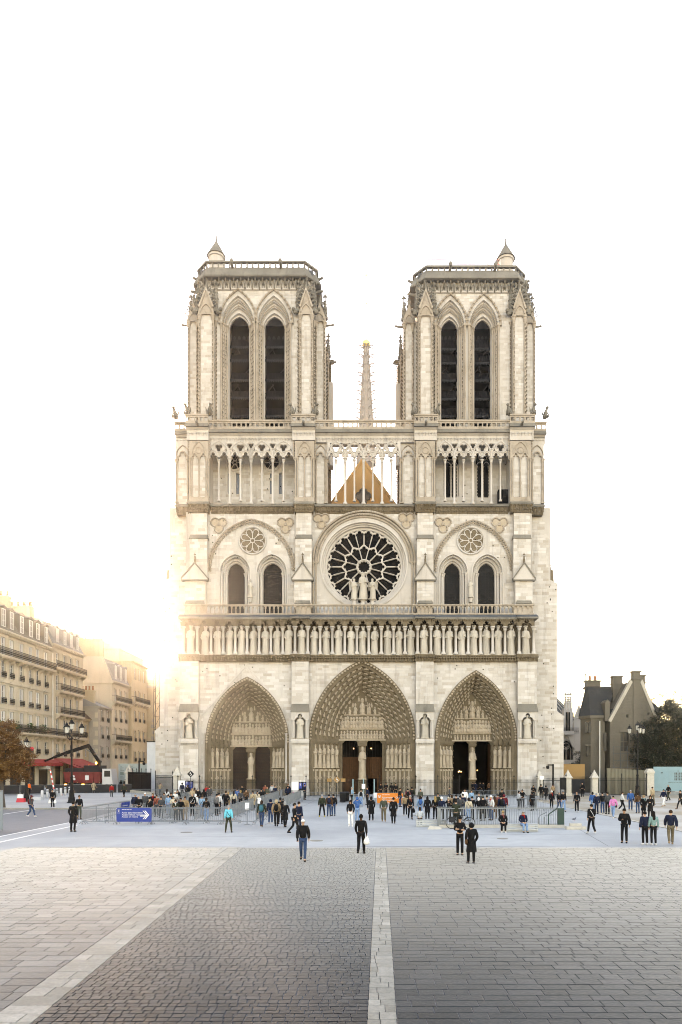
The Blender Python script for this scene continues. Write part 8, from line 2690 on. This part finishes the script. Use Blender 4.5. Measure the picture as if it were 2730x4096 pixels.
for i in range(2):
    m = MB(); x = Lr-1.55+i*.36
    m.tube([(x,.3,.2),(x,.3,.62),(x+.12,.3,.78),(x+.55,.3,.98-.18*i)], .025, 6); m.build('handrail', 'galvanised', sr_)
m = MB(); m.box(Lr-.42,Lr,-.05,.05,.1,1.25); m.bar((Lr-1.0,-.04,.2),(Lr-1.0,-.04,.85),.06); m.bar((Lr-1.0,-.04,.85),(Lr-.45,-.04,1.25),.06); m.build('green_gate', 'dark_green', sr_)
cbk = MB()
for i,(x0,x1,z1) in enumerate(((0,.62,.19),(.63,1.22,.19),(.3,1.0,.36))): cbk.box(x0,x1,-.25 if i < 2 else .0,.25,0 if i < 2 else .19,z1)
tag(cbk.build('stair_kerb', 'pier_stone'), 'low pale stone blocks at the right end of the stair railing', 'kerb').location = (X(2264,43),43,0)
cb2 = MB(); cb2.hexa([(-.5,-.3,0),(.35,-.3,0),(.5,.3,0),(-.4,.3,0),(-.38,-.2,.2),(.25,-.2,.14),(.4,.25,.14),(-.3,.25,.2)])
tag(cb2.build('stone_wedge', 'pier_stone'), 'pale stone wedge at the left foot of the stair railing', 'stone').location = (X(1741,43.3),43.2,0)
def bench(px0, px1, d, lab):
    e = empty('bench', (X((px0+px1)/2,d),d,0), 0, lab, 'bench'); w = X(px1,d)-X(px0,d)
    for i in range(5):
        m = MB(); m.box(-w/2,w/2,-.30+i*.12,-.20+i*.12,.43,.47); m.build('seat_slat', 'bench_metal', e)
    for i in range(3):
        m = MB(); m.box(-w/2+.05,w/2-.05,-.28,-.24,.08+i*.12,.17+i*.12); m.build('front_slat', 'bench_metal', e)
    m = MB(); m.box(-w/2+.02,-w/2+.10,-.27,.27,0,.43); m.box(w/2-.10,w/2-.02,-.27,.27,0,.43); m.box(-w/2+.1,w/2-.1,-.2,.2,0,.06); m.build('support', 'bench_metal', e)
    return e
bench(1664,1784,44.8,'grey slatted metal bench left of the bicycle'); bench(2003,2151,41.7,'grey slatted metal bench with two seated women')
def wheel(mb, x, z, r):
    mb.tube([(x+r*math.cos(a),0,z+r*math.sin(a)) for a in [2*PI*k/24 for k in range(24)]], .022, 5, True)
bk = empty('bicycle', (X(1843,43.4),43.35,0), 0, 'black city bicycle with a bag leaning at the stair railing', 'bicycle')
for x in (-.56,.56):
    m = MB(); wheel(m, x, .36, .345); wo = m.build('wheel', 'rubber', bk)
    s_ = MB()
    for k in range(12): a = 2*PI*k/12; s_.bar((x,0,.36),(x+.33*math.cos(a),0,.36+.33*math.sin(a)),.006)
    s_.build('spokes', 'galvanised', wo)
m = MB(); P_ = dict(rear=(-.56,0,.36), bb=(-.08,0,.32), seat=(-.26,0,.82), head=(.40,0,.86), fork=(.56,0,.36), hl=(.43,0,.74))
for a, b in (('rear','bb'),('rear','seat'),('seat','bb'),('bb','hl'),('seat','head'),('hl','head'),('head','fork')): m.tube([P_[a],P_[b]], .02, 6)
m.tube([P_['head'],(.36,0,1.02)], .018, 6); m.build('frame', 'black_iron', bk)
m = MB(); m.tube([(.30,-.28,1.04),(.38,-.1,1.06),(.36,0,1.03),(.38,.1,1.06),(.30,.28,1.04)], .016, 5); m.build('handlebar', 'galvanised', bk)
m = MB(); m.blob((-.30,0,.93), .15,.08,.05, 8, 4); m.tube([(-.26,0,.82),(-.28,0,.9)], .016, 5); m.build('saddle', 'rubber', bk)
m = MB(); m.bar((-.75,0,.74),(-.32,0,.74),.14,.03); m.bar((-.7,0,.74),(-.58,0,.40),.02); m.build('rack', 'black_iron', bk)
m = MB(); m.box(-.72,-.36,-.16,.16,.42,.72); m.build('bag', 'mesh_black', bk)
pg = empty('pigeon', (X(2298,GD(3285)),GD(3285),0), R(-20), 'small grey pigeon on the pavement right of the stair railing', 'pigeon')
m = MB(); m.lathe([(.005,0),(.05,.04),(.07,.10),(.06,.16),(.03,.22)], 0, 0, 8)
bd = MB(); bd.tube([(-.17,0,.13),(-.06,0,.14),(.05,0,.15),(.10,0,.20),(.12,0,.25),(.16,0,.25)], [.012,.06,.07,.045,.03,.006], 8); bd.build('body', 'pigeon_grey', pg, True)
m = MB(); m.tube([(.01,.02,.1),(.01,.02,0)], .006, 4); m.tube([(.01,-.02,.1),(.01,-.02,0)], .006, 4); m.build('leg', 'red_plastic', pg)

# ================================================================== PEOPLE
CLR = dict(k=(.006,.006,.007), n=(.008,.012,.028), g=(.045,.047,.05), G=(.11,.11,.11), w=(.48,.48,.47), W=(.60,.60,.58), b=(.02,.08,.22), l=(.16,.28,.40), r=(.28,.012,.012), R=(.22,.055,.035),
           t=(.24,.16,.09), T=(.32,.25,.16), o=(.022,.026,.016), O=(.05,.055,.04), B=(.07,.035,.018), c=(.06,.42,.52), p=(.50,.16,.34), j=(.022,.045,.095), J=(.14,.23,.36), e=(.14,.24,.23), K=(.12,.095,.06),
           y=(.55,.40,.04), m=(.10,.012,.016), H=(.85,.13,.02), s=(.36,.38,.40), C=(.42,.36,.27), q=(.02,.10,.13), v=(.16,.05,.05))
HAIR = dict(k=(.008,.006,.005), b=(.035,.018,.009), d=(.018,.010,.006), y=(.26,.17,.07), g=(.22,.22,.22), w=(.55,.55,.55), r=(.10,.035,.015))
SKIN = dict(a=(.42,.25,.17), b=(.33,.18,.11), c=(.20,.10,.06), d=(.06,.032,.02))
_cm = {}
def cmat(c, rough=.85):
    k = ('c',c,rough)
    if k not in _cm:
        _cm[k] = plain('cloth_%d' % len(_cm), c, rough=rough, spec=.12, noise=.25, scale=14, bump=.25)
    return _cm[k]
def wear(e, key, pose_, col, name=None):
    me = POSES[pose_][key]
    o = bpy.data.objects.new(name or me.name.split('.')[0], me); COL.objects.link(o); o.parent = e
    o.material_slots[0].link = 'OBJECT'; o.material_slots[0].material = cmat(col)
    return o
prs = random.Random(21); labels_seen = set()
def person(px, where, face, pose_, garment, top, bot, hair, style, skin, extras, label, h=1.72, z=0.0, group='visitors on the square'):
    """where > 300: row of the feet in the photograph; else distance in metres"""
    d = GD(where) if where > 300 else where
    e = empty('person', (X(px,d), d, z), R(face), label, 'person', group)
    assert label not in labels_seen, label
    labels_seen.add(label)
    s_ = h/1.75; e.scale = (s_*prs.uniform(.96,1.06), s_*prs.uniform(.96,1.06), s_)
    o = wear(e, 'body', pose_, SKIN[skin]); wear(e, 'ears', pose_, SKIN[skin])
    wear(e, garment, pose_, CLR[top]); wear(e, 'trousers', pose_, CLR[bot])
    sh = CLR['k']
    ex = dict(x.split('=') if '=' in x else (x, None) for x in extras.split()) if extras else {}
    if 'shoes' in ex: sh = CLR[ex['shoes']]
    wear(e, 'shoeL', pose_, sh); wear(e, 'shoeR', pose_, sh)
    if style != 'bald': wear(e, 'hair_'+style, pose_, HAIR[hair])
    if d < 75: wear(e, 'eyes', pose_, (.01,.008,.006)); wear(e, 'mouth', pose_, (.20,.07,.05))
    for k in ('beanie','cap','hood','scarf','backpack','bag','bagL','bagR','phone','strap'):
        if k in ex: wear(e, k, pose_, CLR[ex[k] or 'k'])
    if 'glasses' in ex: wear(e, 'glasses', pose_, CLR['k'])
    return e
PEOPLE = [
 # near walkers
 (1213,3447,4,'walk','puffer','k','j','w','short','a','phone=k shoes=k','white-haired man in black jacket and jeans walking towards the camera',1.74),
 (1445,3421,172,'stride','jacket','k','k','k','short','d','bagR=W','person in black seen from behind carrying a white plastic bag',1.80),
 (1841,3423,-6,'cross','jacket','k','k','k','short','a','cap=k glasses','man in black cap and sunglasses with folded arms',1.72),
 (1887,3457,190,'relax','coat','k','k','k','short','a','hood=k bag=B shoes=g','hooded person in black coat with a brown bag beside the man with folded arms',1.66),
 (293,3328,176,'relax','coat','k','k','k','short','b','scarf=O','man in long black coat and green scarf seen from behind on the left',1.80),
 (915,3331,182,'wide','puffer','c','o','g','short','a','strap=k','grey-haired woman in bright turquoise jacket seen from behind',1.60),
 (2499,3373,-28,'phone','puffer','k','k','k','short','b','phone=k','man in black looking down at his phone on the right',1.76),
 (2582,3380,184,'stand','puffer','n','k','k','short','a','shoes=w','woman in navy sports jacket seen from behind beside the teal hoodie',1.66),
 (2616,3381,178,'stand','jacket','e','k','k','long','a','shoes=w','long-haired woman in teal hoodie seen from behind',1.68),
 (2685,3381,160,'stride','puffer','n','K','b','short','a','shoes=t','man in navy jacket and khaki trousers walking away at the right edge',1.74),
 (2368,3337,188,'walk','jacket','k','k','k','short','a','strap=w shoes=w','person in loose black clothes with a white strap walking away',1.72),
 (1178,3340,112,'stride','jacket','k','k','k','short','a','','businessman in black suit striding to the right',1.80),
 (1196,3326,150,'stand','jacket','n','n','d','short','a','','man in navy suit half hidden behind the striding businessman',1.78),
 # left street
 (125,3269,80,'walk','jacket','g','j','d','long','a','cap=m backpack=m bagL=W shoes=w','woman in maroon cap and jeans with white bag crossing the road',1.64),
 (211,3234,0,'stand','jacket','k','k','k','short','b','bagL=W bagR=W','man in dark jacket carrying two large white bags',1.76),
 (317,3278,40,'stand','jacket','k','O','d','short','b','','young man in black sweater beside the big street lamp',1.76),
 (375,3176,176,'walk','coat','T','k','b','bob','a','','person in beige trench coat near the bollards',1.70),
 (398,3175,15,'walk','jacket','k','k','b','short','a','bag=k','man in dark suit beside the beige trench coat',1.74),
 (447,3192,20,'stand','puffer','r','g','k','short','a','bag=B','woman in red jacket and grey trousers by the street',1.64),
 (497,3193,-10,'walk','puffer','o','k','k','short','b','shoes=w','man in dark green jacket and white trainers by the covered railing',1.74),
 (484,106,180,'stand','jacket','k','J','k','long','a','','woman in dark top and light jeans before the notice hoarding',1.66),
 (501,106.5,180,'stand','jacket','k','k','k','short','b','','man in black beside the pointed pillar at the street end',1.78),
 (310,97,0,'stand','jacket','k','k','k','short','b','','person in dark clothes beside the truck wheels',1.74),
 (116,90,60,'stand','jacket','H','k','b','short','a','beanie=n','worker in orange vest behind the black site fence',1.76),
 (641,87.6,40,'photo','jacket','T','g','b','short','a','','person in pale jacket leaning at the short black railing',1.70),
 # queue, outer lanes
 (542,52.7,20,'relax','puffer','n','n','g','short','b','','grey-haired man in dark blue jacket with lanyard at the queue end',1.80),
 (555,51.3,10,'relax','jacket','k','k','g','bald','a','','bald man in dark jacket in the queue',1.72),
 (581,55,0,'stand','puffer','g','g','w','short','a','','white-haired man in slate jacket in the queue',1.78),
 (599,48.6,165,'phone','jacket','k','k','k','short','a','','man in black seen from behind leaning on the queue barrier',1.74),
 (612,57,0,'stand','jacket','k','k','b','bob','a','scarf=r','woman in black with red scarf in the queue',1.66),
 (627,53.6,-5,'stand','jacket','R','g','b','short','a','strap=k glasses','woman in rust-red jacket with a dark strap in the queue',1.68),
 (645,52.2,0,'stand','jacket','g','k','b','long','a','','woman in dark grey jacket left of the light blue top in the queue',1.62),
 (657,58,5,'stand','puffer','G','k','d','long','a','scarf=G','woman in grey with a thick grey scarf in the queue',1.68),
 (668,67,180,'stand','jacket','w','k','d','long','a','','dark-haired woman in white top seen from behind in the queue',1.66),
 (674,55.2,0,'stand','jacket','l','J','k','long','a','glasses','woman in light blue shirt and sunglasses in the queue',1.64),
 (685,58.5,0,'stand','jacket','k','k','k','short','b','','short dark-haired person behind the light blue shirt',1.64),
 (694,52.4,20,'phone','jacket','C','T','d','short','b','','person in beige jacket looking at a phone in the queue',1.66),
 (702,62,0,'stand','jacket','w','g','w','short','a','bag=k','white-haired woman in white top in the queue',1.66),
 (711,64,10,'stand','jacket','k','k','d','long','a','','long-haired woman in black looking over the queue',1.72),
 (703,48.4,0,'phone','jacket','o','k','k','bob','b','scarf=w','woman in dark olive jacket and white collar behind the front barrier',1.58),
 (724,48.8,-5,'phone','jacket','k','k','k','short','b','','young man in black sweater with clasped hands behind the front barrier',1.66),
 (741,50,-10,'stand','puffer','t','t','b','short','b','','man in tan jacket in the queue',1.72),
 (770,54,10,'stand','jacket','k','k','d','bald','a','scarf=k strap=w','bearded bald man in black with white sleeves in the queue',1.78),
 (783,56.5,160,'stand','jacket','w','g','w','bob','a','','person with pale hood behind the bearded man',1.62),
 (809,53.6,5,'relax','jacket','l','J','d','bob','b','strap=k','woman in light blue blouse with crossbody strap in the queue',1.62),
 (826,49.3,175,'stand','jacket','k','J','d','bob','a','','person in black jacket and light jeans seen from behind at the front barrier',1.66),
 (751,79.6,180,'stand','coat','k','k','k','bob','a','','person in black before the blue screens on the left',1.70),
 (770,69,0,'stand','jacket','T','k','y','long','a','','blonde woman in pale coat in the middle of the queue',1.68),
 (779,71,190,'stand','jacket','B','k','b','bob','a','','brown-haired person beside the blonde woman',1.66),
 (793,66,180,'stand','jacket','k','k','g','short','a','','grey-haired man in black seen from behind in the queue',1.78),
 (816,65,185,'stand','coat','k','k','k','long','a','','woman in long black coat seen from behind in the queue',1.70),
 (838,71.6,180,'pocket','puffer','g','g','k','short','a','','man in slate grey jacket seen from behind in the queue',1.76),
 (827,78,0,'stand','jacket','r','k','k','short','c','cap=g','person in red shirt and cap far back in the queue',1.70),
 (729,83,180,'stand','puffer','n','k','k','short','d','beanie=k','guard in navy jacket before the white notice board',1.84),
 (867,54.6,150,'stand','puffer','G','k','k','short','a','','person wrapped in grey cape in the inner queue lane',1.70),
 (876,56.5,170,'stand','jacket','w','k','k','short','a','','dark-haired person in white behind the grey cape',1.70),
 # queue, inner lanes
 (904,58.5,180,'pocket','puffer','k','k','b','short','a','','man in broad black jacket seen from behind in the inner lane',1.78),
 (914,59.8,175,'stand','jacket','C','t','y','bob','a','','fair-haired person in cream jacket beside the broad black jacket',1.66),
 (936,62,180,'stand','jacket','C','k','k','long','a','','long black-haired woman in cream jacket seen from behind',1.66),
 (949,68,200,'stand','puffer','b','k','k','short','a','','person in bright blue jacket in the inner lane',1.68),
 (963,64,180,'stand','jacket','g','k','y','bob','a','','blonde person in dark grey jacket seen from behind',1.66),
 (969,77,0,'stand','coat','k','k','b','bob','a','glasses','woman in black coat and sunglasses before the iron doors',1.72),
 (985,66,180,'stand','puffer','B','k','k','short','a','','person in brown jacket seen from behind in the inner lane',1.70),
 (1012,61,0,'stand','coat','T','k','k','bob','a','strap=k','woman in beige coat with black strap facing the square',1.66),
 (1030,62.5,5,'stand','jacket','C','k','k','long','a','scarf=k','woman in cream coat with long dark hair facing the square',1.62),
 (1046,66.5,0,'stand','coat','k','k','k','long','a','glasses','woman in black with sunglasses behind the beige coat',1.68),
 (1062,79,0,'phone','jacket','R','k','k','short','b','','man in rust shirt with hand at his chin far back',1.78),
 (1070,73,0,'stand','jacket','O','k','k','short','a','','man in grey-green coat facing the square in the queue',1.74),
 (1089,79.5,0,'stand','jacket','s','g','k','short','a','cap=k','man in pale grey hoodie and black cap',1.78),
 (1101,77,20,'stand','jacket','n','k','k','short','a','','dark-haired person in navy beside the pale grey hoodie',1.70),
 (1154,80.5,0,'stand','jacket','k','k','r','short','a','','man in black jacket before the white notice board at the buttress',1.78),
 (1152,74,180,'pocket','puffer','n','k','k','short','a','','person in navy jacket seen from behind at the lane end',1.76),
 (1133,58,180,'stand','jacket','k','k','b','bob','a','','child with brown hair in the innermost lane',1.20),
 (1174,75,0,'stand','puffer','p','g','k','short','a','cap=p','small child in pink jacket and hat',1.05),
 (1219,79,60,'phone','jacket','n','k','k','short','b','','guard in navy holding a white sheet by the railing',1.80),
 # group walking in
 (1047,3310,180,'walk','puffer','o','j','d','bob','a','backpack=q shoes=B','woman with curly hair and a teal backpack seen from behind',1.72),
 (1083,3296,175,'stand','puffer','n','j','k','short','a','hood=n shoes=w','person in hooded navy coat and jeans seen from behind',1.66),
 (1106,3309,184,'walk','puffer','t','k','b','short','a','hood=T backpack=k','person in beige hood with a black backpack seen from behind',1.76),
 (1122,3297,180,'stand','jacket','k','k','k','short','c','','man in black partly hidden behind the beige hood',1.78),
 (1141,3312,178,'walk','coat','k','k','g','bob','a','bag=k','grey-haired woman in black coat with a dark handbag',1.70),
 (1289,3268,180,'wide','puffer','o','k','g','short','a','shoes=y','person in dark green jacket and yellow shoes seen from behind',1.72),
 (1317,3266,182,'stand','puffer','B','j','k','short','a','backpack=n','person in brown jacket with a navy backpack seen from behind',1.70),
 (1335,3264,200,'stand','puffer','k','j','k','short','a','','person in black jacket beside the brown jacket',1.70),
 (1408,3219,90,'phone','jacket','l','k','g','short','a','','man in light blue shirt standing sideways before the middle doors',1.76),
 (1445,3227,180,'stand','jacket','s','J','k','short','a','backpack=k','person in pale jacket with black backpack before the middle doors',1.68),
 (1471,3220,-60,'stand','jacket','n','k','k','short','b','','man in dark navy talking before the middle doors',1.80),
 (1524,83.6,0,'stand','jacket','k','k','k','short','b','','first of four doormen in dark suits behind the orange banner',1.80),
 (1545,83.8,10,'phone','jacket','k','k','k','short','c','','second of four doormen in dark suits behind the orange banner',1.86),
 (1568,83.6,-5,'stand','jacket','k','k','k','short','d','','third of four doormen in dark suits behind the orange banner',1.82),
 (1584,83.8,0,'stand','jacket','k','k','k','short','b','','fourth of four doormen in dark suits behind the orange banner',1.78),
 (1601,3228,60,'stand','jacket','k','j','b','short','b','','man in black jacket and jeans beside the orange banner',1.80),
 (1632,3226,180,'stand','jacket','v','k','k','short','a','backpack=k','person in pink top with a black backpack',1.70),
 (1649,3223,170,'stand','puffer','o','k','k','short','b','backpack=k','man in dark green jacket with a backpack near the railing',1.80),
 (1622,3264,182,'stand','puffer','t','k','b','bob','a','shoes=w','woman in beige jacket and black leggings seen from behind',1.66),
 (1642,3278,6,'walk','jacket','k','k','g','short','a','bagL=k scarf=R','man in open black jacket and red shirt carrying a dark bag',1.76),
 (1403,3306,-8,'relax','jacket','k','W','k','long','b','shoes=W glasses','woman in black T-shirt and white trousers',1.70),
 (1430,3288,176,'photo','puffer','b','J','b','short','a','hood=b','person in blue quilted jacket taking a photograph',1.74),
 (1486,3285,186,'walk','coat','k','k','k','bob','a','','person in black coat walking to the doors left of the khaki trousers',1.74),
 (1536,3290,182,'walk','jacket','O','K','g','bald','a','shoes=t','bald man in grey-green jacket and khaki trousers seen from behind',1.78),
 (1575,3298,178,'walk','coat','k','k','k','short','a','bag=k','man in black coat walking away right of the khaki trousers',1.80),
 (1683,66,0,'stand','jacket','O','k','d','bob','a','','curly-haired woman in grey-green top near the far barriers',1.72),
 # group by the stairwell
 (1682,3272,180,'stand','jacket','l','J','d','long','a','backpack=b','woman in denim jacket with a blue backpack left of the stair railing',1.66),
 (1711,3278,182,'stand','coat','k','k','k','long','a','','long-haired woman in black coat left of the stair railing',1.68),
 (1742,3277,180,'stand','jacket','k','k','y','long','a','bag=B','blonde long-haired woman in black jacket at the railing corner',1.68),
 (1753,56,0,'stand','jacket','o','k','d','short','a','cap=o','person in dark green cap behind the blonde woman',1.70),
 (1768,49.5,180,'stand','jacket','n','k','w','short','a','cap=W','person in white cap and navy jacket behind the railing',1.70),
 (1795,50.2,170,'photo','jacket','k','k','k','short','a','cap=C','person in cream cap raising both hands behind the railing',1.64),
 (1809,53.5,180,'stand','jacket','t','k','b','bob','a','','brown-haired person in tan top behind the railing',1.68),
 (1826,53,185,'stand','jacket','k','k','k','short','a','','short-haired man in black behind the cyclist',1.72),
 (1843,50.5,180,'pocket','puffer','g','k','k','short','a','beanie=k','man in black beanie and checked jacket behind the railing',1.76),
 (1853,54,180,'stand','jacket','n','j','d','short','a','','man in navy beside the checked jacket',1.74),
 (1876,49.3,182,'stand','jacket','C','J','d','bob','a','strap=k','woman in cream jacket and light jeans behind the railing',1.66),
 (1890,50.5,178,'stand','jacket','k','k','k','short','a','','person in black right of the cream jacket',1.70),
 (1916,51,180,'stand','jacket','k','k','w','bob','a','','white-haired woman in black behind the railing',1.60),
 (1933,49.5,180,'pocket','coat','k','k','k','short','a','beanie=O','man in long black coat and knitted cap behind the railing',1.78),
 (1949,52,180,'stand','jacket','G','g','k','short','a','','person in grey top behind the railing',1.70),
 (1966,50,-60,'phone','jacket','w','j','w','short','a','scarf=r','white-haired man in white pullover with red scarf',1.78),
 (1980,51.5,185,'stand','coat','B','B','b','long','a','','woman with long brown hair and brown coat behind the railing',1.66),
 (1992,54,180,'stand','puffer','v','k','k','short','a','cap=g','person in maroon jacket and grey cap behind the railing',1.74),
 (2006,51.5,180,'stand','puffer','n','k','k','short','a','backpack=k','person in navy jacket with a black backpack behind the railing',1.72),
 (2018,53.5,180,'stand','puffer','m','k','k','short','a','hood=m','person in dark red hood right of the backpack',1.72),
 (2009,63.5,0,'stand','jacket','k','k','k','short','b','','man in black facing the square behind the red hood',1.76),
 (1917,57,0,'stand','jacket','g','k','g','short','a','cap=g','older man in flat grey cap behind the group',1.72),
 (1799,71,90,'stand','jacket','g','k','k','short','b','','man in dark grey standing sideways before the south portal',1.78),
 (1860,63,5,'stand','puffer','W','K','k','bald','b','','bald man in white hooded sweater facing the square',1.80),
 (1887,64,10,'stand','jacket','l','J','b','bob','a','','woman in pale denim jacket beside the white hooded sweater',1.68),
 (1826,43.95,175,'lean','puffer','o','o','k','short','a','','cyclist in dark green jacket bending over the bicycle',1.74),
 # right part
 (2076,3238,100,'phone','jacket','s','k','k','bob','a','','woman in pale grey jacket near the angled barriers',1.66),
 (2091,3237,-20,'photo','jacket','k','g','k','short','b','','man in black holding up a camera near the angled barriers',1.76),
 (2130,3244,200,'stand','coat','k','k','k','bob','c','bag=B','woman in long black coat with brown bag near the angled barriers',1.68),
 (2135,79,0,'phone','jacket','k','k','k','bob','b','','woman in dark jacket eating by the first right pillar',1.68),
 (2166,79,180,'stand','puffer','k','k','k','short','b','backpack=k','man with a large black backpack at the first right pillar',1.78),
 (2186,78,190,'stand','coat','k','k','k','bob','a','','woman in black coat left of the information totem',1.68),
 (2213,81,170,'stand','jacket','t','k','b','short','a','','person in tan jacket left of the information totem',1.72),
 (2208,3238,0,'stand','puffer','k','k','g','bob','a','beanie=w scarf=r','woman in white beanie and red sweater facing the square',1.66),
 (2238,3244,10,'walk','jacket','k','j','g','bob','a','scarf=G','grey-haired woman in black walking beside the pale cap',1.66),
 (2254,3248,0,'walk','jacket','k','J','g','short','a','cap=G','man in pale cap black jacket and jeans walking',1.76),
 (2309,3250,178,'stand','jacket','k','k','k','bald','b','shoes=w','man in plain black seen from behind before the dark gate',1.76),
 (2331,86.5,180,'stand','jacket','k','k','k','short','a','','person in black standing in the dark gate',1.86),
 (2372,3246,160,'stand','puffer','b','J','k','bob','a','','person in blue jacket and light jeans in the right group',1.66),
 (2388,3257,182,'stand','puffer','n','n','g','short','a','','grey-haired person in slate navy in the right group',1.70),
 (2412,3257,178,'stand','puffer','k','j','k','short','a','shoes=w','man in black jacket and dark jeans in the right group',1.78),
 (2432,3257,184,'stand','puffer','g','k','d','short','a','','tall man in dark grey jacket in the right group',1.80),
 (2455,3275,-35,'walk','puffer','p','J','d','short','a','bag=k phone=r shoes=w','woman in pink sweatshirt and pale jeans walking with a phone',1.68),
 (2490,3244,70,'walk','puffer','w','k','d','bob','a','bag=k shoes=w','woman in white jacket and black leggings walking left',1.66),
 (2524,3242,-15,'stand','puffer','b','j','g','short','a','bag=k','grey-haired man in blue jacket with a camera',1.76),
 (2553,3254,180,'stand','puffer','B','j','d','bob','a','','person in dark brown jacket at the foot of the right lamp',1.70),
 (2576,3269,10,'stand','coat','k','k','y','bob','a','scarf=e','blonde woman in black coat with teal scarf on the sand edge',1.68),
 (2603,3273,-15,'phone','coat','k','k','d','long','a','','long-haired woman in black coat raising a hand on the sand edge',1.70),
 (2611,3219,5,'walk','jacket','T','K','k','short','b','bag=C','young man in beige jacket before the square stone pillar',1.78),
 (2657,3227,-60,'walk','puffer','n','W','k','short','a','shoes=t','person in navy jacket and white trousers near the blue hoarding',1.64),
 (2676,3204,-70,'walk','jacket','k','o','g','bald','b','','bald man in dark jacket walking along the blue hoarding',1.80),
 (2724,3238,-80,'stride','jacket','k','k','k','short','a','','person in dark clothes stepping in at the right edge',1.70),
]
for row in PEOPLE:
    row = list(row); h = row[12] if len(row) > 12 else 1.72
    person(*row[:12], h=h)
person(355, 106, 60, 'stand', 'jacket', 'H', 'k', 'b', 'short', 'a', 'beanie=H', 'worker in orange vest standing in the truck load', 1.76, z=2.35)
# seated figures
def seat(px, d, face, top, bot, hair, style, extras, label, garment='jacket'):
    e = person(px, d, face, 'sit', garment, top, bot, hair, style, 'a', extras, label, 1.66)
seat(2013, 41.35, -5, 'k', 'k', 'y', 'bob', 'scarf=v shoes=w bag=k', 'blonde woman in black coat and pink scarf sitting on the bench')
seat(2094, 41.3, 5, 'n', 'J', 'g', 'bob', 'scarf=r', 'grey-haired woman in navy jacket and red scarf sitting on the bench')
seat(1681, 45.0, 178, 's', 'k', 'd', 'bob', '', 'woman in white sweater sitting on the bench with her back turned')
# visitors in the shade of the south doors
for i, (px, d, f_, top) in enumerate(((1893,92.5,180,'k'),(1903,93.0,190,'n'),(1922,93.0,170,'k'),(1935,92.6,200,'k'),(1957,92.0,180,'B'))):
    person(px, d, f_, 'stand', 'coat' if i % 2 else 'jacket', top, 'k', 'k', 'short', 'b', '', ['first','second','third','fourth','fifth'][i]+' from the left of the dark visitors inside the south doors', 1.72)

# ================================================================== HAZE (air volume added for the glow round the low sun)
hz = MB(); hz.box(-420, 420, -45, 430, -1.5, 112)
ho_ = hz.build('haze'); tag(ho_, kind='stuff')
mh = bpy.data.materials.new('haze'); mh.use_nodes = True; M['haze'] = mh
_n = mh.node_tree; _n.nodes.clear()
_v = _n.nodes.new('ShaderNodeVolumePrincipled'); _o = _n.nodes.new('ShaderNodeOutputMaterial')
_v.inputs['Color'].default_value = (1.0, .95, .86, 1); _v.inputs['Density'].default_value = 0.00024; _v.inputs['Anisotropy'].default_value = .9
_n.links.new(_v.outputs[0], _o.inputs['Volume'])
ho_.data.materials.append(mh)
